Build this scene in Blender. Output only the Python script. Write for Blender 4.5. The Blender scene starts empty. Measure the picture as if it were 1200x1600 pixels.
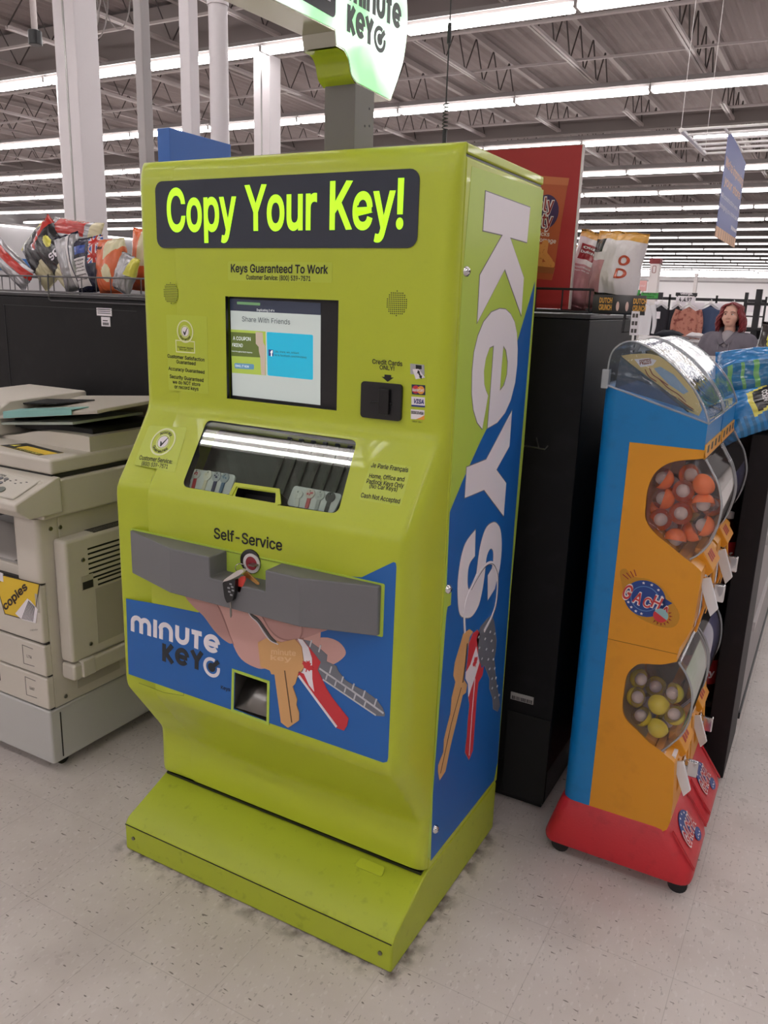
import bpy, bmesh, math, random
from mathutils import Vector, Matrix, noise
from mathutils.geometry import tessellate_polygon

scene = bpy.context.scene
COL = scene.collection
PI = math.pi
random.seed(7)

# ------------------------------------------------------------------ camera
cam_data = bpy.data.cameras.new('camera')
cam_data.sensor_fit = 'VERTICAL'
cam_data.sensor_height = 36.0
cam_data.lens = 1265.53 / 1600 * 36.0
cam_data.clip_start = 0.02
cam_data.clip_end = 400
camera = bpy.data.objects.new('camera', cam_data)
COL.objects.link(camera)
PITCH, ROLL, YAW = 0.256838, 0.033861, -0.500858
_f = Vector((math.sin(YAW) * math.cos(PITCH), math.cos(YAW) * math.cos(PITCH), -math.sin(PITCH)))
_r = Vector((math.cos(YAW), -math.sin(YAW), 0))
_u = _r.cross(_f)
_r2 = _r * math.cos(ROLL) + _u * math.sin(ROLL)
_u2 = _u * math.cos(ROLL) - _r * math.sin(ROLL)
camera.matrix_world = Matrix(((_r2.x, _u2.x, -_f.x, 0), (_r2.y, _u2.y, -_f.y, 0),
                              (_r2.z, _u2.z, -_f.z, 1.55), (0, 0, 0, 1)))
scene.camera = camera

# ------------------------------------------------------------------ light and exposure
scene.view_settings.view_transform = 'Standard'
scene.view_settings.look = 'None'
scene.view_settings.exposure = 0.1
scene.view_settings.gamma = 1.0
scene.view_settings.use_curve_mapping = False
TUBE_LIGHT = 13.5
world = bpy.data.worlds.new('world')
scene.world = world
world.use_nodes = True
world.node_tree.nodes['Background'].inputs[0].default_value = (1, .96, .95, 1)
world.node_tree.nodes['Background'].inputs[1].default_value = 0.42

# ------------------------------------------------------------------ helpers
def lin(c):
    if isinstance(c, str):
        c = [int(c[i:i + 2], 16) / 255 for i in (0, 2, 4)]
    return tuple(x / 12.92 if x <= .04045 else ((x + .055) / 1.055) ** 2.4 for x in c)

MATS = {}
def mat(name, col, rough=.5, metal=0., emit=None, strength=1., spec=.5, coat=0., bump=None, dirt=None, alpha=None):
    """principled material; bump = (scale, strength), dirt = (scale, colour, amount)"""
    if name in MATS:
        return MATS[name]
    m = bpy.data.materials.new(name)
    m.use_nodes = True
    nt = m.node_tree
    b = nt.nodes['Principled BSDF']
    c = (*lin(col), 1)
    b.inputs['Base Color'].default_value = c
    b.inputs['Roughness'].default_value = rough
    b.inputs['Metallic'].default_value = metal
    b.inputs['Specular IOR Level'].default_value = spec
    b.inputs['Coat Weight'].default_value = coat
    if emit:
        b.inputs['Emission Color'].default_value = (*lin(emit), 1)
        b.inputs['Emission Strength'].default_value = strength
    if bump or dirt:
        tc = nt.nodes.new('ShaderNodeTexCoord')
    if bump:
        nz = nt.nodes.new('ShaderNodeTexNoise')
        nz.inputs['Scale'].default_value = bump[0]
        nz.inputs['Detail'].default_value = 3
        bp = nt.nodes.new('ShaderNodeBump')
        bp.inputs['Strength'].default_value = bump[1]
        bp.inputs['Distance'].default_value = .01
        nt.links.new(tc.outputs['Object'], nz.inputs['Vector'])
        nt.links.new(nz.outputs['Fac'], bp.inputs['Height'])
        nt.links.new(bp.outputs['Normal'], b.inputs['Normal'])
    if dirt:
        nz = nt.nodes.new('ShaderNodeTexNoise')
        nz.inputs['Scale'].default_value = dirt[0]
        nz.inputs['Detail'].default_value = 6
        rp = nt.nodes.new('ShaderNodeValToRGB')
        rp.color_ramp.elements[0].position = dirt[3] if len(dirt) > 3 else .55
        rp.color_ramp.elements[1].position = (dirt[3] if len(dirt) > 3 else .55) + .14
        rp.color_ramp.elements[1].color = (dirt[2],) * 3 + (1,)
        mx = nt.nodes.new('ShaderNodeMix')
        mx.data_type = 'RGBA'
        mx.inputs[6].default_value = c
        mx.inputs[7].default_value = (*lin(dirt[1]), 1)
        nt.links.new(tc.outputs['Object'], nz.inputs['Vector'])
        nt.links.new(nz.outputs['Fac'], rp.inputs['Fac'])
        nt.links.new(rp.outputs['Color'], mx.inputs[0])
        nt.links.new(mx.outputs[2], b.inputs['Base Color'])
    MATS[name] = m
    return m

def clear_mat(name, tint='ffffff', rough=.04, ior=1.5, bump=None, haze=0.0):
    """thin clear plastic or glass: see-through, with the reflections of its surface"""
    if name in MATS:
        return MATS[name]
    m = bpy.data.materials.new(name)
    m.use_nodes = True
    nt = m.node_tree
    nt.nodes.clear()
    out = nt.nodes.new('ShaderNodeOutputMaterial')
    tr = nt.nodes.new('ShaderNodeBsdfTransparent')
    tr.inputs[0].default_value = (*lin(tint), 1)
    gl = nt.nodes.new('ShaderNodeBsdfGlossy')
    gl.inputs['Roughness'].default_value = rough
    fr = nt.nodes.new('ShaderNodeFresnel')
    fr.inputs['IOR'].default_value = ior
    mx = nt.nodes.new('ShaderNodeMixShader')
    geo = nt.nodes.new('ShaderNodeNewGeometry')   # inner faces reflect like the outer ones
    mr = nt.nodes.new('ShaderNodeMapRange')
    mr.inputs[3].default_value, mr.inputs[4].default_value = ior, 1 / ior
    nt.links.new(geo.outputs['Backfacing'], mr.inputs[0])
    nt.links.new(mr.outputs[0], fr.inputs['IOR'])
    nt.links.new(fr.outputs[0], mx.inputs[0])
    nt.links.new(gl.outputs[0], mx.inputs[2])
    if haze:
        df = nt.nodes.new('ShaderNodeBsdfDiffuse')
        df.inputs[0].default_value = (.85, .87, .9, 1)
        m2 = nt.nodes.new('ShaderNodeMixShader')
        m2.inputs[0].default_value = haze
        nt.links.new(tr.outputs[0], m2.inputs[1])
        nt.links.new(df.outputs[0], m2.inputs[2])
        nt.links.new(m2.outputs[0], mx.inputs[1])
    else:
        nt.links.new(tr.outputs[0], mx.inputs[1])
    nt.links.new(mx.outputs[0], out.inputs[0])
    if bump:
        tc = nt.nodes.new('ShaderNodeTexCoord')
        nz = nt.nodes.new('ShaderNodeTexNoise')
        nz.inputs['Scale'].default_value = bump[0]
        nz.inputs['Detail'].default_value = 2
        bp = nt.nodes.new('ShaderNodeBump')
        bp.inputs['Strength'].default_value = bump[1]
        bp.inputs['Distance'].default_value = .01
        nt.links.new(tc.outputs['Object'], nz.inputs['Vector'])
        nt.links.new(nz.outputs['Fac'], bp.inputs['Height'])
        nt.links.new(bp.outputs['Normal'], gl.inputs['Normal'])
        nt.links.new(bp.outputs['Normal'], fr.inputs['Normal'])
    MATS[name] = m
    return m

class Frame:
    """a flat working surface: u and v run along it, n stands out of it"""
    def __init__(s, o, u, v):
        s.o, s.u, s.v = Vector(o), Vector(u).normalized(), Vector(v).normalized()
        s.n = s.u.cross(s.v)
    def p(s, u, v, n=0.):
        return s.o + s.u * u + s.v * v + s.n * n

import os
FONT = None
try:                                          # the sans-serif that ships with Blender itself
    FONT = bpy.data.fonts.load(os.path.join(bpy.utils.resource_path('LOCAL'), 'datafiles', 'fonts', 'Inter.woff2'))
except Exception:
    FONT = None
_glyph = {}
_lift = {}
def glyphs(s, bold=0.):
    """flat letter shapes (points, faces); bold widens every outline by that share of the type size"""
    k = (s, bold)
    if k not in _glyph:
        cu = bpy.data.curves.new('lettering', 'FONT')
        cu.body = s
        cu.size = 1
        if FONT:
            cu.font = FONT
        cu.resolution_u = 3
        ob = bpy.data.objects.new('lettering', cu)
        COL.objects.link(ob)
        outl = ob.to_curve(bpy.context.evaluated_depsgraph_get())
        loops = []
        for sp in outl.splines:                    # sample each outline of the letters
            bp = sp.bezier_points
            lp = []
            for i in range(len(bp)):
                p, q = bp[i], bp[(i + 1) % len(bp)]
                straight = (p.handle_right - p.co).cross(q.co - p.co).length < 1e-6 and (q.handle_left - q.co).cross(q.co - p.co).length < 1e-6
                for j in range(1 if straight else 3):
                    t = j / 3
                    c = p.co * (1 - t) ** 3 + p.handle_right * 3 * t * (1 - t) ** 2 + q.handle_left * 3 * t * t * (1 - t) + q.co * t ** 3
                    if not lp or (Vector((c.x, c.y)) - Vector(lp[-1])).length > 1e-5:
                        lp.append((c.x, c.y))
            if len(lp) > 2:
                loops.append(lp)
        ob.to_curve_clear()
        bpy.data.objects.remove(ob)
        bpy.data.curves.remove(cu)
        def area(lp):
            return sum(lp[i - 1][0] * lp[i][1] - lp[i][0] * lp[i - 1][1] for i in range(len(lp))) / 2
        def inside(p, lp):
            r = False
            for i in range(len(lp)):
                (xa, ya), (xb, yb) = lp[i - 1], lp[i]
                if (ya > p[1]) != (yb > p[1]) and p[0] < (xb - xa) * (p[1] - ya) / (yb - ya) + xa:
                    r = not r
            return r
        big = max(loops, key=lambda lp: abs(area(lp))) if loops else None
        sgn = 1 if big and area(big) > 0 else -1
        outer = [[lp] for lp in loops if area(lp) * sgn > 0]
        for lp in loops:
            if area(lp) * sgn <= 0:
                for g in outer:
                    if inside(lp[0], g[0]):
                        g.append(lp)
                        break
        vs, fs, lift = [], [], []
        boxes = []
        for g in outer:
            flat = [p for lp in g for p in lp]
            bx = (min(p[0] for p in g[0]), max(p[0] for p in g[0]), min(p[1] for p in g[0]), max(p[1] for p in g[0]))
            up = sum(1 for c in boxes if bx[0] < c[1] and bx[1] > c[0] and bx[2] < c[3] and bx[3] > c[2])
            boxes.append(bx)
            o = len(vs)
            for t in tessellate_polygon([[Vector((p[0], p[1], 0)) for p in lp] for lp in g]):
                p0, p1, p2 = (Vector(flat[i]) for i in t)
                cr = (p1 - p0).cross(p2 - p0)
                if abs(cr) > 1e-12:
                    fs.append(tuple(o + i for i in (t if cr > 0 else reversed(t))))
            vs += flat
            lift += [up * .00006] * len(flat)
        if bold > 0:
            ed = {}
            for f in fs:
                for i in range(len(f)):
                    ed[(f[i], f[(i + 1) % len(f)])] = 1
            nxt = {a: b for a, b in ed if (b, a) not in ed}
            prv = {b: a for a, b in nxt.items()}
            def nrm(a, b):
                d = Vector((vs[b][1] - vs[a][1], vs[a][0] - vs[b][0]))
                return d.normalized() if d.length > 1e-9 else d
            new = {}
            for v in list(nxt):
                if v not in prv:
                    continue
                n1, n2 = nrm(prv[v], v), nrm(v, nxt[v])
                m = n1 + n2
                m = m.normalized() if m.length > 1e-4 else n1
                q = Vector(vs[v]) + m * bold / max(.6, m.dot(n1))
                new[v] = len(vs)
                vs.append(tuple(q))
                lift.append(lift[v])
            for a, b in nxt.items():
                if a in new and b in new:
                    fs.append((b, a, new[a], new[b]))
        _glyph[k] = (vs, fs)
        _lift[k] = lift
    return _glyph[k]
CAPH = max(v[1] for v in glyphs('H')[0])

def arc(cx, cy, r, a0, a1, n=12, ry=None):
    ry = ry or r
    return [(cx + r * math.cos(math.radians(a0 + (a1 - a0) * i / n)),
             cy + ry * math.sin(math.radians(a0 + (a1 - a0) * i / n))) for i in range(n + 1)]
def circle(cx, cy, r, n=28, ry=None):
    return arc(cx, cy, r, 0, 360, n, ry)[:-1]
def rrect(u0, u1, v0, v1, r, n=5):
    return (arc(u1 - r, v1 - r, r, 0, 90, n) + arc(u0 + r, v1 - r, r, 90, 180, n)
            + arc(u0 + r, v0 + r, r, 180, 270, n) + arc(u1 - r, v0 + r, r, 270, 360, n))
def rquad(pts, r, n=4):
    """a polygon with its corners rounded"""
    out = []
    N = len(pts)
    for i in range(N):
        a, b, c = Vector(pts[i - 1]), Vector(pts[i]), Vector(pts[(i + 1) % N])
        p, q = b + (a - b).normalized() * r, b + (c - b).normalized() * r
        for k in range(n + 1):
            t = k / n
            out.append(tuple(p * (1 - t) ** 2 + b * 2 * t * (1 - t) + q * t * t))
    return out
def smooth_loop(pts, n=4):
    """closed Catmull-Rom curve through the points"""
    P = [Vector(p) for p in pts]
    N = len(P)
    out = []
    for i in range(N):
        a, b, c, d = P[i - 1], P[i], P[(i + 1) % N], P[(i + 2) % N]
        for k in range(n):
            t = k / n
            out.append(tuple(.5 * ((2 * b) + (c - a) * t + (2 * a - 5 * b + 4 * c - d) * t * t + (3 * b - a - 3 * c + d) * t ** 3)))
    return out
def smooth_line(pts, n=5):
    P = [Vector(p) for p in pts]
    P = [P[0] * 2 - P[1]] + P + [P[-1] * 2 - P[-2]]
    out = []
    for i in range(1, len(P) - 2):
        a, b, c, d = P[i - 1:i + 3]
        for k in range(n):
            t = k / n
            out.append(tuple(.5 * ((2 * b) + (c - a) * t + (2 * a - 5 * b + 4 * c - d) * t * t + (3 * b - a - 3 * c + d) * t ** 3)))
    out.append(tuple(P[-2]))
    return out

class MB:
    """collects geometry and links it as one mesh object"""
    def __init__(s):
        s.v, s.f, s.m = [], [], []
        s.mi = 0
    def add(s, vs, fs):
        o = len(s.v)
        s.v += [Vector(v) for v in vs]
        for f in fs:
            s.f.append(tuple(i + o for i in f))
            s.m.append(s.mi)
        return s
    def box(s, x0, x1, y0, y1, z0, z1):
        return s.add([(x, y, z) for x in (x0, x1) for y in (y0, y1) for z in (z0, z1)],
                     [(0, 1, 3, 2), (4, 6, 7, 5), (0, 4, 5, 1), (2, 3, 7, 6), (0, 2, 6, 4), (1, 5, 7, 3)])
    def fbox(s, F, u0, u1, v0, v1, n0, n1):
        return s.add([F.p(u, v, n) for u in (u0, u1) for v in (v0, v1) for n in (n0, n1)],
                     [(0, 1, 3, 2), (4, 6, 7, 5), (0, 4, 5, 1), (2, 3, 7, 6), (0, 2, 6, 4), (1, 5, 7, 3)])
    def poly(s, F, loops, n1=.0006, n0=0.):
        """a flat shape (outer loop, then holes) raised from n0 to n1"""
        if not isinstance(loops[0][0], (tuple, list)):
            loops = [loops]
        tri = tessellate_polygon([[Vector((p[0], p[1], 0)) for p in lp] for lp in loops])
        fl = [p for lp in loops for p in lp]
        N = len(fl)
        vs = [F.p(p[0], p[1], n1) for p in fl] + [F.p(p[0], p[1], n0) for p in fl]
        fs = []
        for t in tri:
            a, b, c = (Vector(fl[i]) for i in t)
            ar = (b - a).cross(c - a)
            if abs(ar) < 1e-14:
                continue
            t = tuple(t) if ar > 0 else tuple(reversed(t))
            fs.append(t)
            fs.append(tuple(i + N for i in reversed(t)))
        k = 0
        for li, lp in enumerate(loops):
            L = len(lp)
            area = sum(lp[i][0] * lp[(i + 1) % L][1] - lp[(i + 1) % L][0] * lp[i][1] for i in range(L))
            ccw = (area > 0) == (li == 0)
            for i in range(L):
                a, b = k + i, k + (i + 1) % L
                fs.append((a + N, b + N, b, a) if ccw else (b + N, a + N, a, b))
            k += L
        return s.add(vs, fs)
    def prism(s, pts, axis, a, b):
        """outline extruded along a world axis; pts are (y,z), (x,z) or (x,y)"""
        if axis == 'x':
            F, lo, hi = Frame((0, 0, 0), (0, 1, 0), (0, 0, 1)), a, b
        elif axis == 'y':
            F, lo, hi = Frame((0, 0, 0), (1, 0, 0), (0, 0, 1)), -b, -a
        else:
            F, lo, hi = Frame((0, 0, 0), (1, 0, 0), (0, 1, 0)), a, b
        return s.poly(F, pts, hi, lo)
    def stroke(s, F, pts, w, n1=.0006, n0=0., closed=False):
        P = [Vector(p) for p in pts]
        N = len(P)
        L, R_ = [], []
        for i in range(N):
            a = P[i - 1] if (i > 0 or closed) else P[i]
            c = P[(i + 1) % N] if (i < N - 1 or closed) else P[i]
            d1 = (P[i] - a).normalized() if (P[i] - a).length > 1e-9 else (c - P[i]).normalized()
            d2 = (c - P[i]).normalized() if (c - P[i]).length > 1e-9 else d1
            t = d1 + d2
            t = t.normalized() if t.length > 1e-6 else d1
            nn = Vector((-t.y, t.x))
            k = max(.35, t.dot(d1))
            L.append(P[i] + nn * (w / 2 / k))
            R_.append(P[i] - nn * (w / 2 / k))
        vs, fs = [], []
        for i in range(N):
            for q in (L[i], R_[i]):
                vs += [F.p(q.x, q.y, n1), F.p(q.x, q.y, n0)]
        M = N if closed else N - 1
        for i in range(M):
            a, b = 4 * i, 4 * ((i + 1) % N)
            fs += [(a, a + 2, b + 2, b), (a + 1, b + 1, b + 3, a + 3), (a, b, b + 1, a + 1), (a + 2, a + 3, b + 3, b + 2)]
        if not closed:
            e = 4 * (N - 1)
            fs += [(0, 1, 3, 2), (e, e + 2, e + 3, e + 1)]
        return s.add(vs, fs)
    def text(s, t, F, bl, br, h, n=.0009, bold=0., lean=0.):
        """lettering whose baseline runs from bl to br and whose capitals are h tall"""
        vs, fs = glyphs(t, bold)
        if not vs:
            return s
        x0, x1 = min(v[0] for v in vs), max(v[0] for v in vs)
        bl, br = Vector(bl), Vector(br)
        d = br - bl
        if isinstance(h, (tuple, list)):
            up = Vector(h) - bl
        else:
            up = Vector((-d.y, d.x)).normalized() * h
        out = []
        for (x, y), lf in zip(vs, _lift[(t, bold)]):
            q = bl + d * ((x - x0) / (x1 - x0)) + up * (y / CAPH) + d.normalized() * (lean * y / CAPH)
            out.append(F.p(q.x, q.y, n + lf))
        return s.add(out, fs)
    def arc_text(s, t, F, c, r, a0, a1, h, n=.0009, bold=0., inward=False, ry=1.):
        K = len(t)
        for i, ch in enumerate(t):
            vs, fs = glyphs(ch, bold)
            if not vs:
                continue
            a = math.radians(a0 + (a1 - a0) * (i + .5) / K)
            xm = (min(v[0] for v in vs) + max(v[0] for v in vs)) / 2
            er = Vector((math.cos(a), math.sin(a)))
            et = Vector((math.sin(a), -math.cos(a)))
            if inward:
                er, et = -er, -et
            o = Vector((math.cos(a), math.sin(a))) * r
            out = []
            for x, y in vs:
                q = o + et * ((x - xm) * h / CAPH) + er * (y * h / CAPH)
                out.append(F.p(c[0] + q.x, c[1] + q.y * ry, n))
            s.add(out, fs)
        return s
    def tube(s, pts, r, seg=8, closed=False, caps=True):
        P = [Vector(p) for p in pts]
        N = len(P)
        rr = r if isinstance(r, (list, tuple)) else [r] * N
        vs, fs = [], []
        ref = None
        for i in range(N):
            a = P[i - 1] if (i > 0 or closed) else P[i]
            c = P[(i + 1) % N] if (i < N - 1 or closed) else P[i]
            t = (c - a).normalized()
            if ref is None:
                ref = Vector((0, 0, 1)) if abs(t.z) < .9 else Vector((1, 0, 0))
            u = (ref - t * ref.dot(t)).normalized()
            w = t.cross(u)
            ref = u
            for k in range(seg):
                an = 2 * PI * k / seg
                vs.append(P[i] + (u * math.cos(an) + w * math.sin(an)) * rr[i])
        M = N if closed else N - 1
        for i in range(M):
            j = (i + 1) % N
            for k in range(seg):
                k2 = (k + 1) % seg
                fs.append((i * seg + k, i * seg + k2, j * seg + k2, j * seg + k))
        if caps and not closed:
            fs.append(tuple(range(seg))[::-1])
            fs.append(tuple((N - 1) * seg + k for k in range(seg)))
        return s.add(vs, fs)
    def cyl(s, a, b, r, seg=20, r2=None):
        return s.tube([a, b], [r, r if r2 is None else r2], seg)
    def lathe(s, c, prof, axis=(0, 0, 1), seg=28):
        """(radius, height) profile turned about an axis through c"""
        ax = Vector(axis).normalized()
        u = ax.orthogonal().normalized()
        w = ax.cross(u)
        c = Vector(c)
        vs, fs = [], []
        for r, h in prof:
            for k in range(seg):
                a = 2 * PI * k / seg
                vs.append(c + ax * h + (u * math.cos(a) + w * math.sin(a)) * max(r, 1e-5))
        for i in range(len(prof) - 1):
            for k in range(seg):
                k2 = (k + 1) % seg
                fs.append((i * seg + k, i * seg + k2, (i + 1) * seg + k2, (i + 1) * seg + k))
        return s.add(vs, fs)
    def sphere(s, c, r, seg=16, rings=10, sc=(1, 1, 1)):
        c = Vector(c)
        vs, fs = [], []
        for i in range(rings + 1):
            a = PI * i / rings
            for k in range(seg):
                b = 2 * PI * k / seg
                vs.append(c + Vector((math.sin(a) * math.cos(b) * sc[0], math.sin(a) * math.sin(b) * sc[1], math.cos(a) * sc[2])) * r)
        for i in range(rings):
            for k in range(seg):
                k2 = (k + 1) % seg
                fs.append((i * seg + k, (i + 1) * seg + k, (i + 1) * seg + k2, i * seg + k2))
        return s.add(vs, fs)
    def grid(s, rows, closed=False):
        """rows of points joined as a sheet"""
        C = len(rows[0])
        vs = [p for r in rows for p in r]
        fs = []
        for i in range(len(rows) - 1):
            for k in range(C if closed else C - 1):
                k2 = (k + 1) % C
                fs.append((i * C + k, i * C + k2, (i + 1) * C + k2, (i + 1) * C + k))
        return s.add(vs, fs)
    def xform(s, M):
        s.v = [M @ v for v in s.v]
        return s
    def mesh(s, name, weld=0., angle=None):
        me = bpy.data.meshes.new(name)
        me.from_pydata([tuple(v) for v in s.v], [], s.f)
        me.polygons.foreach_set('material_index', s.m)
        if weld:
            bm = bmesh.new()
            bm.from_mesh(me)
            bmesh.ops.remove_doubles(bm, verts=bm.verts, dist=weld)
            bmesh.ops.recalc_face_normals(bm, faces=bm.faces)
            bm.to_mesh(me)
            bm.free()
        me.validate()
        if angle is not None:
            me.shade_smooth()
            me.set_sharp_from_angle(angle=math.radians(angle))
        me.update()
        return me
    def build(s, name, mats, parent=None, angle=None, bevel=0., weld=0., label=None, solid=0., sub=0, seg=2):
        me = s.mesh(name, weld, angle)
        for m in (mats if isinstance(mats, (list, tuple)) else [mats]):
            me.materials.append(m)
        o = bpy.data.objects.new(name, me)
        COL.objects.link(o)
        if parent is not None:
            o.parent = parent
            if parent.name in BASE:
                o.matrix_parent_inverse = BASE[parent.name].inverted()
        if solid:
            md = o.modifiers.new('solidify', 'SOLIDIFY')
            md.thickness = solid
            md.offset = 0
        if bevel:
            md = o.modifiers.new('bevel', 'BEVEL')
            md.width = bevel
            md.segments = seg
            md.limit_method = 'ANGLE'
            md.angle_limit = math.radians(35)
            if angle is None:
                me.shade_smooth()
                me.set_sharp_from_angle(angle=math.radians(40))
                md.harden_normals = True
        if sub:
            md = o.modifiers.new('subdivision', 'SUBSURF')
            md.levels = md.render_levels = sub
        if label:
            o['label'] = label
        return o

BASE = {}
def tag(o, label, cat, group=None, kind=None):
    o['label'] = label
    o['category'] = cat
    if group:
        o['group'] = group
    if kind:
        o['kind'] = kind
    return o
def thing(name, label, cat, loc=(0, 0, 0), group=None, local=None):
    """an Empty at the base of a thing; its parts are built in world space, or (local = matrix) in the thing's own space"""
    o = bpy.data.objects.new(name, None)
    o.empty_display_size = .1
    COL.objects.link(o)
    if local is not None:
        o.matrix_world = local
    else:
        o.location = loc
        BASE[o.name] = Matrix.Translation(Vector(loc))
    tag(o, label, cat, group)
    return o
def structure(o, label=None, cat=None):
    o['kind'] = 'structure'
    if label:
        o['label'] = label
    if cat:
        o['category'] = cat
    return o
def copy_tree(o, parent=None):
    c = o.copy()
    COL.objects.link(c)
    if parent is not None:
        c.parent = parent
        c.matrix_parent_inverse = o.matrix_parent_inverse.copy()
    for ch in list(o.children):
        copy_tree(ch, c)
    return c
def cut(o, cutter):
    """boolean difference, applied"""
    md = o.modifiers.new('cut', 'BOOLEAN')
    md.operation = 'DIFFERENCE'
    md.solver = 'EXACT'
    md.object = cutter
    if hasattr(md, 'material_mode'):
        md.material_mode = 'TRANSFER'
    dg = bpy.context.evaluated_depsgraph_get()
    me = bpy.data.meshes.new_from_object(o.evaluated_get(dg))
    o.modifiers.clear()
    old = o.data
    me.name = old.name
    o.data = me
    bpy.data.meshes.remove(old)
    cm = cutter.data
    bpy.data.objects.remove(cutter)
    bpy.data.meshes.remove(cm)

# ------------------------------------------------------------------ shared materials
LIME = mat('lime_paint', 'b2bf2c', .36, coat=.15, dirt=(90, '8f9c26', .08, .58))
LIMES = mat('lime_vinyl', 'b0c94a', .42)
LABEL = mat('label_film', 'b5c43c', .34)
BLUE = mat('blue_vinyl', '1a60ab', .45)
WHITE = mat('white_print', 'e6e0e6', .5)
BLACKP = mat('black_print', '17181c', .5)
GREYP = mat('grey_outline_print', '7c7a80', .5)
GREYM = mat('grey_bumper_plastic', '6d6d70', .5, bump=(400, .05))
CHROME = mat('chrome', 'd8d8da', .12, 1.)
STEEL = mat('steel', '8d8b88', .32, 1.)
DARK = mat('dark_plastic', '141417', .35)
DARKM = mat('black_gondola_metal', '0f0e10', .55, spec=.3, dirt=(14, '1a191b', .6))
NAVY = mat('navy_panel', '2b3240', .12, coat=.4)
GOLD = mat('tan_key_print', 'd0a069', .5)
REDP = mat('red_print', 'c8323a', .5)
SILV = mat('silver_key_print', '6f717a', .4)
PALE = mat('pale_line_print', 'dfe3b0', .5)

# ================================================================== the setting
def floor_material():
    m = bpy.data.materials.new('speckled_vinyl_tile')
    m.use_nodes = True
    nt = m.node_tree
    N, L = nt.nodes, nt.links
    b = N['Principled BSDF']
    tc = N.new('ShaderNodeTexCoord')
    def math_(op, a, c=None):
        n = N.new('ShaderNodeMath')
        n.operation = op
        for i, x in enumerate((a, c)):
            if x is None:
                continue
            if isinstance(x, (int, float)):
                n.inputs[i].default_value = x
            else:
                L.new(x, n.inputs[i])
        return n.outputs[0]
    def noise_(scale, detail=2, stretch=(1, 1, 1), rot=0):
        mp = N.new('ShaderNodeMapping')
        mp.inputs['Scale'].default_value = stretch
        mp.inputs['Rotation'].default_value = (0, 0, rot)
        L.new(tc.outputs['Object'], mp.inputs['Vector'])
        n = N.new('ShaderNodeTexNoise')
        n.inputs['Scale'].default_value = scale
        n.inputs['Detail'].default_value = detail
        L.new(mp.outputs[0], n.inputs['Vector'])
        return n.outputs['Fac']
    def ramp(x, a, c):
        r = N.new('ShaderNodeMapRange')
        r.inputs[1].default_value = a
        r.inputs[2].default_value = c
        L.new(x, r.inputs[0])
        return r.outputs[0]
    def mix(f, a, c):
        n = N.new('ShaderNodeMix')
        n.data_type = 'RGBA'
        L.new(f, n.inputs[0])
        for i, x in ((6, a), (7, c)):
            if isinstance(x, tuple):
                n.inputs[i].default_value = (*x, 1)
            else:
                L.new(x, n.inputs[i])
        return n.outputs[2]
    base = mix(ramp(noise_(5, 4), .35, .7), lin('d0c8c3'), lin('c7beb9'))
    chips = math_('MULTIPLY', ramp(noise_(130, 1, (1, .4, 1), .5), .66, .69), .45)
    c1 = mix(chips, base, lin('8d8580'))
    chips2 = math_('MULTIPLY', ramp(noise_(110, 1, (.3, 1, 1), .2), .715, .735), .8)
    c2 = mix(chips2, c1, lin('5e5650'))
    light = math_('MULTIPLY', ramp(noise_(90, 1, (1, .5, 1), 1.2), .63, .68), .5)
    c3 = mix(light, c2, lin('d8d2ce'))
    # joints of the 12 inch tiles
    sx = N.new('ShaderNodeSeparateXYZ')
    L.new(tc.outputs['Object'], sx.inputs[0])
    def joint(o, off):
        f = math_('FRACT', math_('DIVIDE', math_('ADD', o, 100 + off), .3048))
        d = math_('ABSOLUTE', math_('SUBTRACT', f, .5))
        return ramp(d, .4962, .499)
    j = math_('MULTIPLY', math_('MAXIMUM', joint(sx.outputs[0], .102), joint(sx.outputs[1], .05)), .38)
    c4 = mix(j, c3, lin('7f7771'))
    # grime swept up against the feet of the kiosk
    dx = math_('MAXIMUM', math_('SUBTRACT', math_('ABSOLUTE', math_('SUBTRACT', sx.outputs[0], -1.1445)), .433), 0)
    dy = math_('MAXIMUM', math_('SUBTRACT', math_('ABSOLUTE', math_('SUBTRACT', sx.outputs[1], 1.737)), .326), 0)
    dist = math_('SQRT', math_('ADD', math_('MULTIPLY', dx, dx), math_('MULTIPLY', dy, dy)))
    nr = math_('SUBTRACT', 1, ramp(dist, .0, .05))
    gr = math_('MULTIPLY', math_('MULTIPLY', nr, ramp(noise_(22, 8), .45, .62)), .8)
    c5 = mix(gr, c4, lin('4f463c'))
    st = math_('MULTIPLY', ramp(noise_(3.1, 8), .52, .74), .3)
    c6 = mix(st, c5, lin('8f857d'))
    L.new(c6, b.inputs['Base Color'])
    b.inputs['Roughness'].default_value = .34
    b.inputs['Specular IOR Level'].default_value = .35
    L.new(math_('ADD', math_('MULTIPLY', noise_(9, 4), .25), .2), b.inputs['Roughness'])
    bp = N.new('ShaderNodeBump')
    bp.inputs['Strength'].default_value = .03
    bp.inputs['Distance'].default_value = .01
    L.new(noise_(14, 3), bp.inputs['Height'])
    L.new(bp.outputs[0], b.inputs['Normal'])
    return m

structure(MB().box(-43, 14, -14, 112, -.05, 0).build('floor', floor_material()))

DECK = mat('roof_deck_paint', 'a59a98', .8, dirt=(.8, '8a7f7c', .7))
STEELW = mat('ceiling_steel_paint', 'b9b0ae', .6)
DARKW = mat('joist_web_steel', '4c4543', .7)
LITE_HOUSING = mat('white_light_housing', 'a39d9b', .5)
TUBE_NEAR = mat('fluorescent_tube_near', 'ffffff', .4, emit=(1., .985, .985), strength=TUBE_LIGHT * 1.7)
TUBE_FAR = mat('fluorescent_tube_far', 'ffffff', .4, emit=(1., .985, .985), strength=2.4)
TUBE = mat('fluorescent_tube', 'ffffff', .4, emit=(1., .985, .985), strength=TUBE_LIGHT)

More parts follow.
